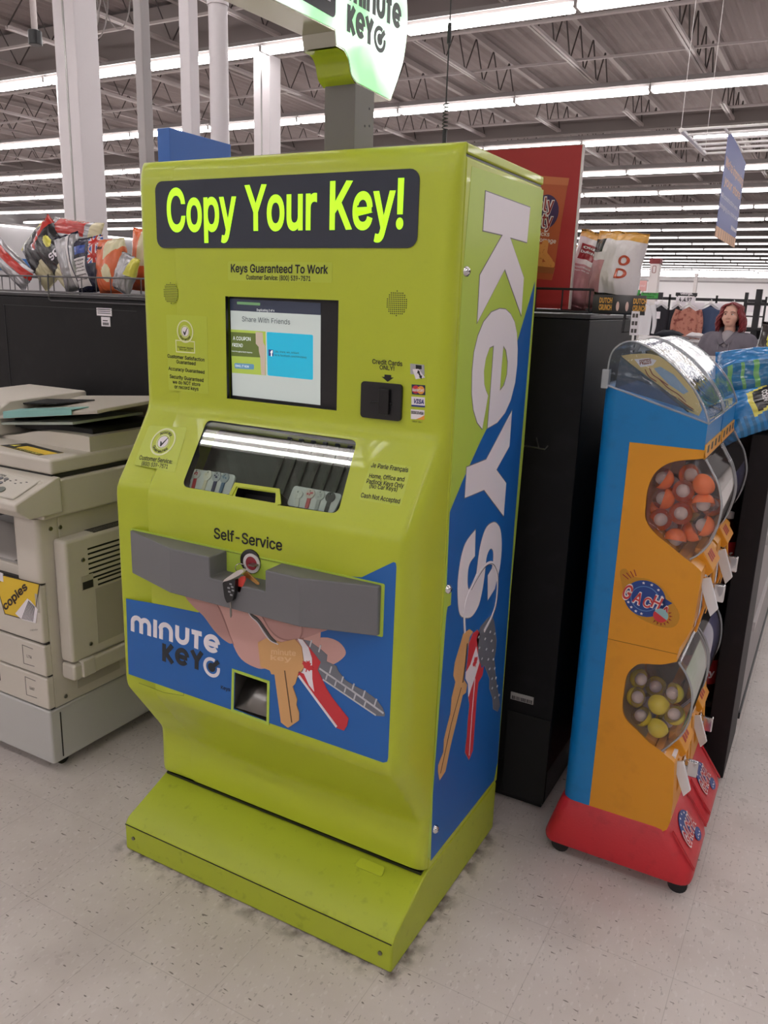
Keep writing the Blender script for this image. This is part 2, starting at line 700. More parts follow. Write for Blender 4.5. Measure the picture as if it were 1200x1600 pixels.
# roof deck: a ribbed sheet
mb = MB()
ZD = 6.35
xs = []
x = -43.0
while x < 14:
    for d, z in ((0, 0), (.05, .04), (.13, .04), (.18, 0)):
        xs.append((x + d, ZD + z))
    x += .22
for (xa, za), (xb, zb) in zip(xs, xs[1:]):
    mb.add([(xa, -14, za), (xb, -14, zb), (xb, 112, zb), (xa, 112, za)], [(0, 1, 2, 3)])
mb.box(-43, 14, -14, 112, ZD + .05, ZD + .12)
ceiling = structure(mb.build('ceiling', DECK))

def truss(x, k):
    ch, wb = MB(), MB()
    ch.box(x - .045, x + .045, 0, 112, 6.2, 6.3)
    for y0 in range(0, 108, 9):                  # bottom chord stops short of the girders
        ch.box(x - .05, x - .008, y0 + .7, y0 + 8.3, 5.55, 5.60)
        ch.box(x + .008, x + .05, y0 + .7, y0 + 8.3, 5.55, 5.60)
        n = 9
        for i in range(n):
            if y0 > 50:
                break
            a, b = y0 + .7 + 7.6 * i / n, y0 + .7 + 7.6 * (i + .5) / n
            c = y0 + .7 + 7.6 * (i + 1) / n
            wb.tube([(x, a, 5.58), (x, b, 6.22)], .013, 4, caps=False)
            wb.tube([(x, b, 6.22), (x, c, 5.58)], .013, 4, caps=False)
    a = ch.build('truss_chord', STEELW, ceiling)
    wb.build('truss_web', DARKW, a)
for k in range(24):
    truss(-37.6 + k * 1.93, k)
mb = MB()
for k in range(24):                              # thin bridging rods and pipes running across the joists
    y = 6.2 + k * 4.4
    mb.box(-43, 14, y - .02, y + .02, 5.6, 5.64)
    mb.tube([(-43, y + 1.9, 5.5), (14, y + 1.9, 5.5)], .03, 6)
mb.build('bridging_rod', STEELW, ceiling)
mb = MB()
mb.box(-43, 14, 11.75, 12.1, 5.42, 6.3)
for k in range(1, 11):
    mb.box(-43, 14, 11.55 + k * 8.8, 11.75 + k * 8.8, 5.5, 5.85)
mb.build('girder', mat('girder_paint', '8c8381', .7), ceiling)

WALLW = mat('white_wall_paint', 'c2bfc0', .6)
structure(MB().box(-43, 14, 106, 106.2, 0, 6.35).build('wall_back', mat('bright_white_wall_paint', 'f2f0f1', .6)))
structure(MB().box(-43, 14, 105.9, 106, 4.7, 4.9).build('trim_1', mat('grey_wall_band', 'a9a5a5', .6)))
structure(MB().box(-43.2, -43, -14, 112, 0, 6.35).build('wall_left', WALLW))
structure(MB().box(-43, -42.94, 0, 112, 2.45, 3.15).build('trim_2', mat('blue_wall_band', '2c5f9f', .5)))
structure(MB().box(14, 14.2, -14, 112, 0, 6.35).build('wall_right', WALLW))
structure(MB().box(-43, 14, -14.2, -14, 0, 6.35).build('wall_front', mat('front_wall_paint', 'c9c4c2', .6)))

# fluorescent rows: one continuous run of twin-tube strips each
ORD = ('first second third fourth fifth sixth seventh eighth ninth tenth eleventh twelfth thirteenth fourteenth fifteenth '
       'sixteenth seventeenth eighteenth nineteenth twentieth').split()
def light_row(y, label, x0=-42.6, x1=13, group='rows of fluorescent ceiling lights'):
    r = thing('fluorescent_light', label, 'ceiling light', (-15, y, 5.15), group)
    h, t = MB(), MB()
    L = 2.44
    n = int((x1 - x0) / L)
    for i in range(n):
        a, b = x0 + i * L, x0 + (i + 1) * L
        for s in (-1, 1):
            o = s * (.075 if y > 3 else .045)
            t.tube([(a + .05, y + o, 5.16), (b - .05, y + o, 5.16)], .034 if y > 3 else .02, 6 if y > 3 else 8)
        h.box(a + .004, b - .004, y - .07, y + .07, 5.215, 5.32)
        h.add([(a, y - .15, 5.24), (b, y - .15, 5.24), (b, y - .05, 5.26), (a, y - .05, 5.26)], [(0, 1, 2, 3)])
        h.add([(a, y + .15, 5.24), (b, y + .15, 5.24), (b, y + .05, 5.26), (a, y + .05, 5.26)], [(3, 2, 1, 0)])
        h.box(a - .012, a + .03, y - .12, y + .12, 5.13, 5.22)
    if y > 3:
        h.box(x0, x1, y + .19, y + .27, 5.22, 5.40)   # the raceway beside the tubes
    h.build('housing', LITE_HOUSING, r)
    t.build('tube', TUBE_NEAR if y < 3 or y > 85 else TUBE if y < 42 else TUBE_FAR, r)
ROW0, STEP = 11.1, 4.42
k = 0
for i in range(21):
    y = ROW0 + STEP * i * (1 if i else 1)
    lab = 'bright fluorescent ceiling light row, ' + ('nearest one above the kiosk' if i == 0 else
          (ORD[i] + ' in view counting from the nearest' if i < 20 else 'farthest one before the white back wall'))
    light_row(y, lab)
light_row(-1.1, 'fluorescent light row mirrored in the display window of the kiosk')
light_row(2.9, 'fluorescent light row directly over the kiosk and the black shelving')
light_row(7.4, 'fluorescent light row between the kiosk and the nearest row in view')
light_row(-5.5, 'fluorescent light row above the open floor in front of the kiosk')
light_row(-9.9, 'fluorescent light row beside the front wall of the store')
r = thing('fluorescent_light', 'long fluorescent light strip running along the top of the far left wall', 'ceiling light', (-42.85, 40, 4.9))
MB().box(-42.95, -42.75, 12, 105, 4.95, 5.05).build('housing', LITE_HOUSING, r)
MB().tube([(-42.85, 12, 4.9), (-42.85, 105, 4.9)], .06, 6).build('tube', TUBE_FAR, r)

# columns and poles
COLW = mat('white_column_paint', 'd3cdcf', .35)
def square_column(x0, x1, y, w, label, z1=6.3, m=COLW):
    c = thing('support_column', label, 'column', ((x0 + x1) / 2, y, 0))
    mb = MB()
    mb.box(x0, x1, y - w / 2, y + w / 2, .02, z1)
    mb.build('shaft', m, c, bevel=.012)
    b = MB()
    b.box(x0 - .06, x1 + .06, y - w / 2 - .06, y + w / 2 + .06, 0, .03)
    b.box((x0 + x1) / 2 - .012, (x0 + x1) / 2 + .012, y - w / 2 - .004, y - w / 2, .03, z1)
    b.build('base_plate', STEEL, c)
square_column(-7.49, -7.18, 6.5, .3, 'thick white square column rising behind the chip bags at the left')
square_column(-13.38, -13.22, 11.4, .16, 'thin far white column just left of the thick white square column', 5.2)
square_column(-8.85, -8.53, 11.5, .3, 'white square column reaching the nearest light row beside the round pole', 5.2)
for nm, lab, a, b, y, rd, m in (
        ('utility_pole', 'slim grey metal pole left of the blue box sign', -4.98, -4.9, 5.0, 0, mat('grey_pole_paint', '9b9594', .35)),
        ('utility_pole', 'slim white square pole standing behind the blue box sign', -4.169, -4.078, 4.6, 0, COLW)):
    p = thing(nm, lab, 'pole', ((a + b) / 2, y, 0))
    MB().box(a, b, y - .045, y + .045, .02, 6.3).build('shaft', m, p, bevel=.008)
    MB().box(a - .04, b + .04, y - .09, y + .09, 0, .025).build('base_plate', STEEL, p)
p = thing('utility_pole', 'round white pole right of the blue box sign', 'pole', (-3.87, 4.6, 0))
MB().cyl((-3.87, 4.6, .02), (-3.87, 4.6, 3.35), .062, 24).build('shaft', COLW, p, angle=40)
MB().cyl((-3.87, 4.6, 3.35), (-3.87, 4.6, 3.43), .07, 24).cyl((-3.87, 4.6, 3.43), (-3.87, 4.6, 6.19), .05, 24).build('upper_sleeve', COLW, p, angle=40)
MB().cyl((-3.87, 4.6, 0), (-3.87, 4.6, .03), .1, 24).build('base_plate', STEEL, p)

# dark microphone-like sensor hanging from the roof, loose cables
p = thing('hanging_sensor', 'small black cylinder hanging from the dirty roof at top left', 'sensor', (-8.6, 7.0, 4.9))
q = (-8.5642,4.2894)
c = Vector((q[0], 7.0, q[1]))
MB().cyl(c + Vector((0, 0, -.07)), c + Vector((0, 0, .08)), .075, 20).build('body', DARK, p, bevel=.01)
MB().cyl(c + Vector((0, 0, .08)), (c.x, c.y, 6.3), .035, 12).build('drop_pipe', STEELW, p)

p = thing('cable_coil', 'loose grey cable loops hanging under the roof right of the thick column', 'cable', (-6.9, 8.7, 4.9))
random.seed(4)
q0 = (-9.2466,4.9576)
mb = MB()
for i in range(5):
    c = Vector((q0[0] + random.uniform(-.25, .25), 8.7 + random.uniform(-.15, .15), q0[1] + random.uniform(-.05, .15)))
    mb.tube(smooth_line([(c.x - .3 - .05 * i, c.y, c.z + .9), (c.x - .28, c.y, c.z + .1), (c.x - .1, c.y + .05, c.z - .12), (c.x + .14, c.y, c.z + .05), (c.x + .1 + .04 * i, c.y, c.z + .5), (c.x + .2, c.y, c.z + 1.1)], 6), .009, 6)
mb.build('cable', mat('cable_grey', '8b8482', .6), p)

# ================================================================== the key kiosk
KX, HW, YS = -1.1445, .4335, 1.588           # centre line, half width, seam between door and cabinet
UP = Frame((0, 1.555, 0), (1, 0, 0), (0, 0, 1))
LO = Frame((0, 1.42, 0), (1, 0, 0), (0, 0, 1))
SL = Frame((0, 1.42, 1.07), (1, 0, 0), (0, .135, .195))
SI = Frame((-.711, 0, 0), (0, 1, 0), (0, 0, 1))
kiosk = thing('key_kiosk', 'lime green self-service key copying kiosk with blue key picture and white letters on its side', 'kiosk', (KX, 1.75, 0))

# cabinet behind the seam
cab = MB()
cab.box(KX - HW, KX + HW, YS + .003, 2.062, .165, 1.832)
cabinet = cab.build('cabinet', LIME, kiosk, bevel=.006)
lid = MB()
lid.box(KX - HW - .001, KX + HW + .001, YS + .003, 2.063, 1.8355, 1.856)
lid.build('lid', LIME, cabinet, bevel=.004)
MB().box(KX - HW + .004, KX + HW - .004, YS + .006, 2.058, 1.83, 1.837).build('lid_gap', DARK, cabinet)

# base with the sloping toe plate
b = MB()
b.prism([(1.411, .004), (1.411, .086), (1.424, .102), (1.585, .165), (2.058, .165), (2.058, .004)], 'x', KX - HW, KX + HW)
base = b.build('base', mat('lime_paint_worn', 'a8b52c', .42, dirt=(38, '6d7524', .32, .60)), kiosk, bevel=.006)
MB().box(KX - HW + .002, KX + HW - .002, 1.4102, 1.412, .0835, .0855).build('base_seam', BLACKP, base)
for x in (-1.545, -.742):
    MB().cyl((x, 1.412, .05), (x, 1.4075, .05), .0055, 12).build('screw', STEEL, base)
MB().poly(Frame((0, 1.424, .102), (1, 0, 0), (0, .161, .063)), rquad([(-.89, .118), (-.81, .118), (-.815, .145), (-.885, .145)], .008), .004).build('latch_tab', LIME, base, bevel=.001)
MB().box(KX - HW + .01, KX + HW - .01, 1.572, 1.60, .163, .17).build('door_gap', DARK, base)

# the moulded door: one shell with the bulging middle
def door_profile():
    P = []
    for i in range(9):                       # rounded top
        a = PI / 2 * i / 8
        P.append((1.856 - .062 * (1 - math.cos(a)), 1.5865 - .0315 * math.sin(a)))
    P += [(1.70, 1.555), (1.50, 1.555), (1.32, 1.555)]
    def bend(z0, y0, z1, y1, z2, y2, n=6):
        for i in range(n + 1):
            t = i / n
            P.append((z0 * (1 - t) ** 2 + z1 * 2 * t * (1 - t) + z2 * t * t, y0 * (1 - t) ** 2 + y1 * 2 * t * (1 - t) + y2 * t * t))
    bend(1.288, 1.555, 1.265, 1.555, 1.247, 1.5425)
    P.append((1.16, 1.4823))
    bend(1.088, 1.4325, 1.07, 1.42, 1.05, 1.42)
    P += [(.95, 1.42), (.75, 1.42), (.60, 1.42)]
    bend(.545, 1.42, .522, 1.42, .507, 1.43)
    P.append((.42, 1.489))
    bend(.345, 1.541, .325, 1.555, .303, 1.555)
    P += [(.25, 1.555), (.20, 1.555), (.186, 1.558), (.178, 1.568)]
    return P
def door_section(yf):
    I = .031
    D = YS - yf
    p0, p3 = (HW, YS), (HW - I, yf)
    c1 = (HW - .004, YS - D * .72) if D > .06 else (HW, YS - D * .6)
    c2 = (HW - .35 * I, yf + .006) if D > .06 else (HW - .42 * I, yf)
    pts = []
    for i in range(9):
        t = i / 8
        pts.append(tuple(p0[k] * (1 - t) ** 3 + 3 * c1[k] * t * (1 - t) ** 2 + 3 * c2[k] * t * t * (1 - t) + p3[k] * t ** 3 for k in (0, 1)))
    right = pts
    left = [(-x, y) for x, y in reversed(pts)]
    mid = [(-.30, yf), (-.15, yf), (0, yf), (.15, yf), (.30, yf)]
    return left + mid + right[::-1]
rows = []
for z, yf in door_profile():
    rows.append([Vector((KX + x, y, z)) for x, y in door_section(yf)])
mb = MB().grid([[r[i] for i in range(len(r))] for r in rows])
C, Rn = len(rows[0]), len(rows)
for i in range(Rn - 1):
    mb.f.append((i * C + C - 1, i * C, (i + 1) * C, (i + 1) * C + C - 1)); mb.m.append(0)
mb.f.append(tuple(range(C))); mb.m.append(0)
mb.f.append(tuple((Rn - 1) * C + k for k in reversed(range(C)))); mb.m.append(0)
me = mb.mesh('door')
bm = bmesh.new(); bm.from_mesh(me)
bmesh.ops.recalc_face_normals(bm, faces=bm.faces)
bm.to_mesh(me); bm.free()
door = bpy.data.objects.new('door', me)
me.materials.append(LIME)
COL.objects.link(door)
POCKET = mat('dark_green_pocket', '10180f', .3)
def cutter(F, loop, n1, n0, m):
    o = MB().poly(F, loop, n1, n0).build('cutter', m)
    return o
def notch_window():
    c = [(-1.3537,.2135),(-.9173,.2097),(-.9012,.033),(-1.0562,.0284),(-1.0726,.0633),(-1.1933,.0605),(-1.1957,.032),(-1.3474,.0313)]
    r = [.016, .016, .02, .006, .008, .008, .006, .02]
    out = []
    N = len(c)
    for i in range(N):
        a, b_, d = Vector(c[i - 1]), Vector(c[i]), Vector(c[(i + 1) % N])
        p, q = b_ + (a - b_).normalized() * r[i], b_ + (d - b_).normalized() * r[i]
        for k in range(6):
            t = k / 5
            out.append(tuple(p * (1 - t) ** 2 + b_ * 2 * t * (1 - t) + q * t * t))
    return out
WIN = notch_window()[::-1]
BINQ = rquad([(-1.1762,.6581),(-1.0773,.6561),(-1.0797,.5537),(-1.181,.5583)][::-1], .004)
SCR = [(-1.3008,1.5442),(-.9844,1.5421),(-.9826,1.302),(-1.2966,1.3033)]
bpy.context.view_layer.update()
cut(door, cutter(SL, WIN, .03, -.052, POCKET))
cut(door, cutter(UP, [(SCR[0][0], SCR[2][1]), (SCR[2][0], SCR[2][1]), (SCR[2][0], SCR[0][1]), (SCR[0][0], SCR[0][1])], .01, -.016, DARK))
cut(door, cutter(LO, BINQ, .01, -.09, mat('bin_liner_steel', '6b6864', .4, .8)))
SLOTQ = rquad([(-1.185,.0526),(-1.0765,.0554),(-1.0684,.0319),(-1.1836,.0306)][::-1], .003)
cut(door, cutter(SL, SLOTQ, .02, -.035, DARK))
door.data.shade_smooth()
door.data.set_sharp_from_angle(angle=math.radians(32))
door.parent = kiosk
door.matrix_parent_inverse = BASE[kiosk.name].inverted()

# lit header panel
bq = [(-1.5107,1.8045),(-1.51,1.6558),(-.7942,1.6518),(-.7946,1.8071)]
hu0, hu1, hv0, hv1 = -1.511, -.7945, 1.6535, 1.806
header = MB().poly(UP, rrect(hu0, hu1, hv0, hv1, .022), .0022).build('header_panel', NAVY, kiosk)
mb = MB()
for word, bl, br, tl in (('Copy', (-1.4744,1.6972), (-1.2616,1.6951), (-1.4702,1.7888)), ('Your', (-1.2374,1.6962), (-1.0404,1.6955), (-1.2361,1.7909)),
                         ('Key!', (-1.0073,1.6965), (-.8273,1.6945), (-1.0091,1.7895))):
    mb.text(word, UP, (bl[0], 1.694), (br[0], 1.694), (bl[0], 1.7855), .0032, bold=.02)
mb.build('header_lettering', mat('lit_lime_letters', 'b9ee2c', .4, emit='a6e81e', strength=.75), header)

# printed lines and labels on the upper face
lab = MB().poly(UP, rrect((-1.2913,1.6257)[0], (-1.0001,1.5808)[0], (-1.0001,1.5808)[1], (-1.001,1.6237)[1], .005), .0005).build('service_label', LABEL, kiosk)
mb = MB()
mb.text('Keys Guaranteed To Work', UP, (-1.2823,1.5999), (-1.0105,1.6002), (-1.2819,1.6172), .001, .022)
mb.text('Customer Service: (800) 539-7571', UP, (-1.237,1.5841), (-1.0568,1.5838), (-1.2369,1.5941), .001, .02)
mb.build('lettering', BLACKP, lab)

def badge(F, c, r, top, bottom, parent, box=None, ry=1.):
    m = MB()
    m.poly(F, [circle(c[0], c[1], r, 32, r * ry), circle(c[0], c[1], r * .88, 32, r * .88 * ry)], .0012)
    m.poly(F, [circle(c[0], c[1], r * .54, 32, r * .54 * ry), circle(c[0], c[1], r * .49, 32, r * .49 * ry)], .0012)
    if box:
        m.stroke(F, box, r * .09, .0010, closed=True)
    m.build('badge_ring', PALE, parent)
    MB().poly(F, circle(c[0], c[1], r * .42, 28, r * .42 * ry), .0012).build('badge_centre', WHITE, parent)
    k = MB()
    k.poly(F, [(c[0] - r * .22, c[1] + r * .02), (c[0] - r * .1, c[1] - r * .02), (c[0] - r * .02, c[1] - r * .14), (c[0] + r * .28, c[1] + r * .34),
               (c[0] + r * .3, c[1] + r * .3), (c[0], c[1] - r * .34), (c[0] - r * .08, c[1] - r * .34)], .0018)
    if top:
        k.arc_text(top, F, c, r * .62, 135, 45, r * .19, .0012, .02, ry=ry)
    k.arc_text(bottom, F, c, r * .79, 212, 328, r * .19, .0012, .02, inward=True, ry=ry)
    k.build('badge_lettering', BLACKP, parent)

cb = (-1.4295,1.4564)
lab = MB().poly(UP, rrect((-1.4866,1.4818)[0] - .004, (-1.3584,1.3952)[0], (-1.4948,1.3075)[1], (-1.427,1.495)[1], .004), .0004).build('guarantee_label', LABEL, kiosk)
bx = [(-1.461,1.4337),(-1.4002,1.433),(-1.4002,1.4058),(-1.4601,1.4054)]
badge(UP, cb, .0265, None, 'Guarantee', lab, box=bx, ry=1.05)
mb = MB()
mb.text('Customer Service', UP, (-1.4554,1.416), (-1.405,1.4149), (-1.4553,1.4199), .001, .01)
mb.text('(800) 539-7571', UP, (-1.4503,1.4103), (-1.4104,1.4091), (-1.4502,1.4142), .001, .01)
for t, a, b_, c in (('Customer Satisfaction', (262,559), (320,565), (262,553.5)), ('Guaranteed', (276,568.5), (306,571.5), (276,563)),
                    ('Accuracy Guaranteed', (263.5,579.5), (320,584.5), (263.5,573.5)), ('Security Guaranteed', (265.5,591.5), (318.5,597.2), (265.5,585.8)),):
    pass
mb.text('Customer Satisfaction', UP, (-1.4909,1.3893), (-1.3688,1.3868), (-1.4905,1.3978), .001, .014)
mb.text('Guaranteed', UP, (-1.4614,1.3766), (-1.3981,1.3758), (-1.461,1.3853), .001, .014)
mb.text('Accuracy Guaranteed', UP, (-1.4891,1.3581), (-1.3697,1.357), (-1.4888,1.3665), .001, .014)
mb.text('Security Guaranteed', UP, (-1.4857,1.3382), (-1.3735,1.3363), (-1.4853,1.3471), .001, .014)
mb.text('we do NOT store', UP, (-1.4765,1.3252), (-1.3842,1.3252), (-1.4762,1.3336), .001, .014)
mb.text('or record keys', UP, (-1.4706,1.3135), (-1.3908,1.3135), (-1.4702,1.3224), .001, .014)
mb.build('lettering', BLACKP, lab)

# loudspeaker grilles: drilled discs
for c, r in (((-1.473,1.5472), .0245), ((-.8374,1.5423), .0255)):
    g = MB().poly(UP, circle(c[0], c[1], r, 32), .0003).build('speaker_grille', LIME, kiosk)
    mb = MB()
    s = r / 5.6
    for i in range(-5, 6):
        for j in range(-6, 7):
            if (i * i + (j * .92) ** 2) < 31:
                mb.poly(UP, circle(c[0] + i * s, c[1] + j * s * .92, s * .29, 8), .0006)
    mb.build('grille_hole', BLACKP, g)

# touchscreen sitting in its recess
SC = Frame((0, 1.5705, 0), (1, 0, 0), (0, 0, 1))
ts = MB().poly(SC, [(SCR[0][0], SCR[2][1]), (SCR[2][0], SCR[2][1]), (SCR[2][0], SCR[0][1]), (SCR[0][0], SCR[0][1])], .0005).build('touchscreen', DARK, kiosk)
def sq(*p):
    return [tuple(q) for q in p]
def scr_mat(n, c, s=.8):
    return mat(n, c, .15, emit=c, strength=s)
MB().poly(SC, [(-1.2982,1.5393),(-1.0391,1.5369),(-1.0368,1.308),(-1.2953,1.3091)][::-1], .0010).build('screen_page', scr_mat('screen_grey', 'b4bdb9', .42), ts)
MB().poly(SC, [(-1.2982,1.5393),(-1.0391,1.5369),(-1.0388,1.5107),(-1.2983,1.5118)][::-1], .0014).build('screen_header', scr_mat('screen_navy', '343a4a', .35), ts)
MB().poly(SC, rquad([(-1.2769,1.5329),(-1.2085,1.5322),(-1.2085,1.526),(-1.277,1.5268)][::-1], .0018), .0018).build('screen_progress_bar', scr_mat('screen_green', '6f9a6c', .4), ts)
MB().poly(SC, rquad([(-1.1898,1.4666),(-1.0589,1.4661),(-1.0576,1.3645),(-1.1876,1.3653)][::-1], .004), .0014).build('screen_share_tile', scr_mat('screen_cyan', '25a4c4', .5), ts)
MB().poly(SC, [(-1.2976,1.4676),(-1.193,1.4672),(-1.1926,1.365),(-1.2957,1.364)][::-1], .0014).build('screen_coupon_tile', scr_mat('screen_lime', '9db24c', .45), ts)
MB().poly(SC, [(-1.2974,1.4616),(-1.2217,1.4614),(-1.2217,1.4391),(-1.213,1.4306),(-1.2116,1.4187),(-1.2085,1.4061),(-1.2969,1.4045)][::-1], .0018).build('screen_coupon_band', scr_mat('screen_olive', '5c6a35', .4), ts)
MB().poly(SC, [(-1.2217,1.4651),(-1.2014,1.4646),(-1.1997,1.4417),(-1.1937,1.4331),(-1.1939,1.3656),(-1.2059,1.3655),(-1.2085,1.4069),(-1.2122,1.4202),(-1.213,1.4306),(-1.2213,1.4376)][::-1], .0022).build('screen_key_picture', scr_mat('screen_beige', 'b5a696', .4), ts)
MB().poly(SC, rquad([(-1.2873,1.3882),(-1.2277,1.389),(-1.2279,1.3761),(-1.2865,1.3752)][::-1], .004), .0022).build('screen_button', scr_mat('screen_steel_blue', '5b86a3', .45), ts)
MB().poly(SC, [(-1.1842,1.4265),(-1.1705,1.4263),(-1.1706,1.4114),(-1.184,1.4117)][::-1], .0022).build('screen_square_icon', scr_mat('screen_dark_blue', '2d3f78', .45), ts)
mb = MB()
mb.text('Share With Friends', SC, (-1.2622,1.4879), (-1.1222,1.4864), (-1.262,1.4993), .002, -.012)
mb.text('Like, share, win, brilliant.', SC, (-1.167,1.4206), (-1.0957,1.4208), (-1.167,1.4252), .002)
mb.text('Go to facebook.com/minutekey', SC, (-1.167,1.4124), (-1.0751,1.4122), (-1.167,1.4173), .002)
mb.build('screen_dark_lettering', scr_mat('screen_ink', '3a444c', .2), ts)
mb = MB()
mb.text('Duplicating 2 of 4', SC, (-1.218,1.5135), (-1.1668,1.5135), (-1.218,1.5183), .002)
mb.text('A COUPON', SC, (-1.2902,1.443), (-1.2368,1.4435), (-1.2901,1.4513), .0024)
mb.text('FRIEND', SC, (-1.2925,1.4272), (-1.2607,1.4272), (-1.2923,1.4353), .0024)
mb.text('more throughout North America', SC, (-1.2947,1.4149), (-1.2323,1.4145), (-1.2946,1.4181), .0024)
mb.text('EMAIL IT NOW', SC, (-1.2835,1.3795), (-1.2423,1.3797), (-1.2834,1.3846), .0026)
mb.text('f', SC, (-1.1782,1.4117), (-1.1711,1.4116), (-1.1782,1.4236), .0026, .04)
mb.build('screen_white_lettering', scr_mat('screen_white', 'dfe5e6', .6), ts)

# card reader with its arrow and stickers
cu0, cu1, cv0, cv1 = (-.9162,1.3388)[0], (-.8144,1.3475)[0], (-.8591,1.2945)[1], (-.8621,1.374)[1]
card = MB().poly(UP, rrect(cu0, cu1, cv0, cv1, .008), .007).build('card_reader', DARK, kiosk, bevel=.003)
cm = (cu0 + cu1) / 2
mb = MB()
mb.fbox(UP, cm - .002, cm + .024, cv0 + .012, cv1 - .012, .006, .015)
mb.fbox(UP, cm - .026, cm + .03, cv0 + .034, cv0 + .039, .006, .010)
mb.build('card_slot_block', mat('card_slot_plastic', '0a0a0c', .3), card, bevel=.002)
lab = MB().poly(UP, rrect((-.9089,1.4233)[0], (-.7595,1.4327)[0], (-.8622,1.3754)[1] - .002, (-.8642,1.4302)[1], .004), .0003).build('card_label', LIME, kiosk)
mb = MB()
mb.text('Credit Cards', UP, (-.8924,1.4133), (-.818,1.4128), (-.8927,1.423), .001, .016)
mb.text('ONLY!', UP, (-.8735,1.4022), (-.8371,1.402), (-.8739,1.4111), .001, .016)
a = (-.853,1.3858)
mb.poly(UP, [(a[0] - .008, a[1] + .006), (a[0] - .008, a[1] + .001), (a[0] - .015, a[1] + .001), (a[0], a[1] - .009), (a[0] + .015, a[1] + .001), (a[0] + .008, a[1] + .001), (a[0] + .008, a[1] + .006)][::-1], .001)
mb.text('CREDIT ONLY', UP, (-.7894,1.2956), (-.7647,1.2956), (-.7895,1.2986), .001, .01)
mb.build('lettering', BLACKP, lab)
st = MB().poly(UP, [(-.7998,1.4194),(-.7663,1.4189),(-.7645,1.3977),(-.798,1.3973)][::-1], .0008).build('card_sticker', mat('sticker_grey', 'a7a7a9', .5), kiosk)
MB().poly(UP, [(-.7931,1.4077),(-.7795,1.41),(-.7627,1.3924),(-.7845,1.3875)][::-1], .0014).build('card_picture', WHITE, st)
MB().poly(UP, [(-.786,1.4176),(-.7723,1.4172),(-.7719,1.4092),(-.7855,1.4092)][::-1], .0014).poly(UP, [(-.7801,1.4073),(-.7746,1.403),(-.7764,1.4022),(-.7723,1.3958),(-.7697,1.3966),(-.7709,1.3891),(-.7771,1.393),(-.7752,1.3942),(-.7793,1.4006),(-.7816,1.3994)], .002).build('arrow_picture', BLACKP, st)
st = MB().poly(UP, [(-.7942,1.3759),(-.7619,1.3764),(-.7608,1.3555),(-.7925,1.3549)][::-1], .0008).build('card_sticker', mat('sticker_navy', '20284c', .5), kiosk)
c1_, c2_ = (-.7835,1.3657), (-.7712,1.3656)
MB().poly(UP, circle(c1_[0], c1_[1], .0085), .0014).build('red_disc', REDP, st)
MB().poly(UP, circle(c2_[0], c2_[1], .0085), .0018).build('orange_disc', mat('sticker_orange', 'e79a3a', .5), st)
MB().text('MasterCard', UP, (-.7905,1.3619), (-.7638,1.3627), (-.7908,1.368), .0026, .02).build('lettering', WHITE, st)
st = MB().poly(UP, [(-.7935,1.35),(-.7613,1.3507),(-.7603,1.3297),(-.7922,1.3288)][::-1], .0008).build('card_sticker', WHITE, kiosk)
MB().poly(UP, [(-.7924,1.3325),(-.7604,1.3331),(-.7603,1.3297),(-.7922,1.3288)][::-1], .0014).text('VISA', UP, (-.7882,1.3367), (-.7629,1.3367), (-.7887,1.3456), .0014, .03, .002).build('lettering', mat('sticker_blue', '2b3580', .5), st)
st = MB().poly(UP, [(-.7933,1.3228),(-.761,1.3234),(-.7601,1.3029),(-.7925,1.3018)][::-1], .0008).build('card_sticker', WHITE, kiosk)
MB().poly(UP, [(-.7605,1.3125),(-.7601,1.3029),(-.7804,1.3023),(-.7698,1.3068)][::-1], .0014).build('orange_corner', mat('sticker_orange', 'e79a3a', .5), st)
MB().text('DISCOVER', UP, (-.7915,1.3137), (-.7625,1.3137), (-.7918,1.3192), .0014, .03).build('lettering', BLACKP, st)

# the display window: dark pocket with bars painting in the reflected ceiling rails, key trays and glass in front
IN = Frame(SL.p(0, 0, -.050), SL.u, SL.v)
ribs = MB()
for i in range(7):
    u = -1.135 + i * .034
    ribs.fbox(IN, u, u + .011, .035, .215, 0, .006)
MB().poly(SL, WIN, -.0495, -.051).build('window_backing', POCKET, kiosk)
o = ribs.build('rib_reflection_bar', mat('grey_green_rib_reflection', '2b3026', .45), kiosk)
mb = MB()
for i in range(7):
    for j in range(6):
        mb.poly(IN, circle(-1.1295 + i * .034, .05 + j * .03, .0018, 8), .0066)
mb.build('rib_reflection_dot', BLACKP, o)
MB().poly(SL, WIN, -.0025, -.0045).build('window_glass', clear_mat('display_glass', 'eef3ee', .01, 1.55), kiosk)
TRAY = mat('white_key_tray', 'e6e8ee', .35)
TR = Frame(SL.p(0, 0, -.030), SL.u, SL.v)
TRAYS = [[(-1.3549,.04),(-1.3563,.0896),(-1.2246,.0911),(-1.2205,.0394)], [(-1.055,.0395),(-1.0542,.0896),(-.9219,.0875),(-.9273,.04)]]
KEYS = [[(307.5,733,300.5,763), (326,735,316,766), (340,737,331,768), (353,739,343,770)],
        [(466,766,463,792), (486,764,478,794), (501.5,766,493,797), (518,769,508,800)]]
for q in TRAYS:
    t = MB().poly(TR, rquad(q[::-1], .010), .006, 0).build('key_tray', TRAY, kiosk, bevel=.002)
frame_rim = MB()
rim = [(-1.1953,.0312),(-1.1926,.0589),(-1.072,.0618),(-1.0549,.0294)]
frame_rim.stroke(SL, smooth_line(rim, 1), .009, .003)
frame_rim.build('slot_rim', LIME, kiosk)

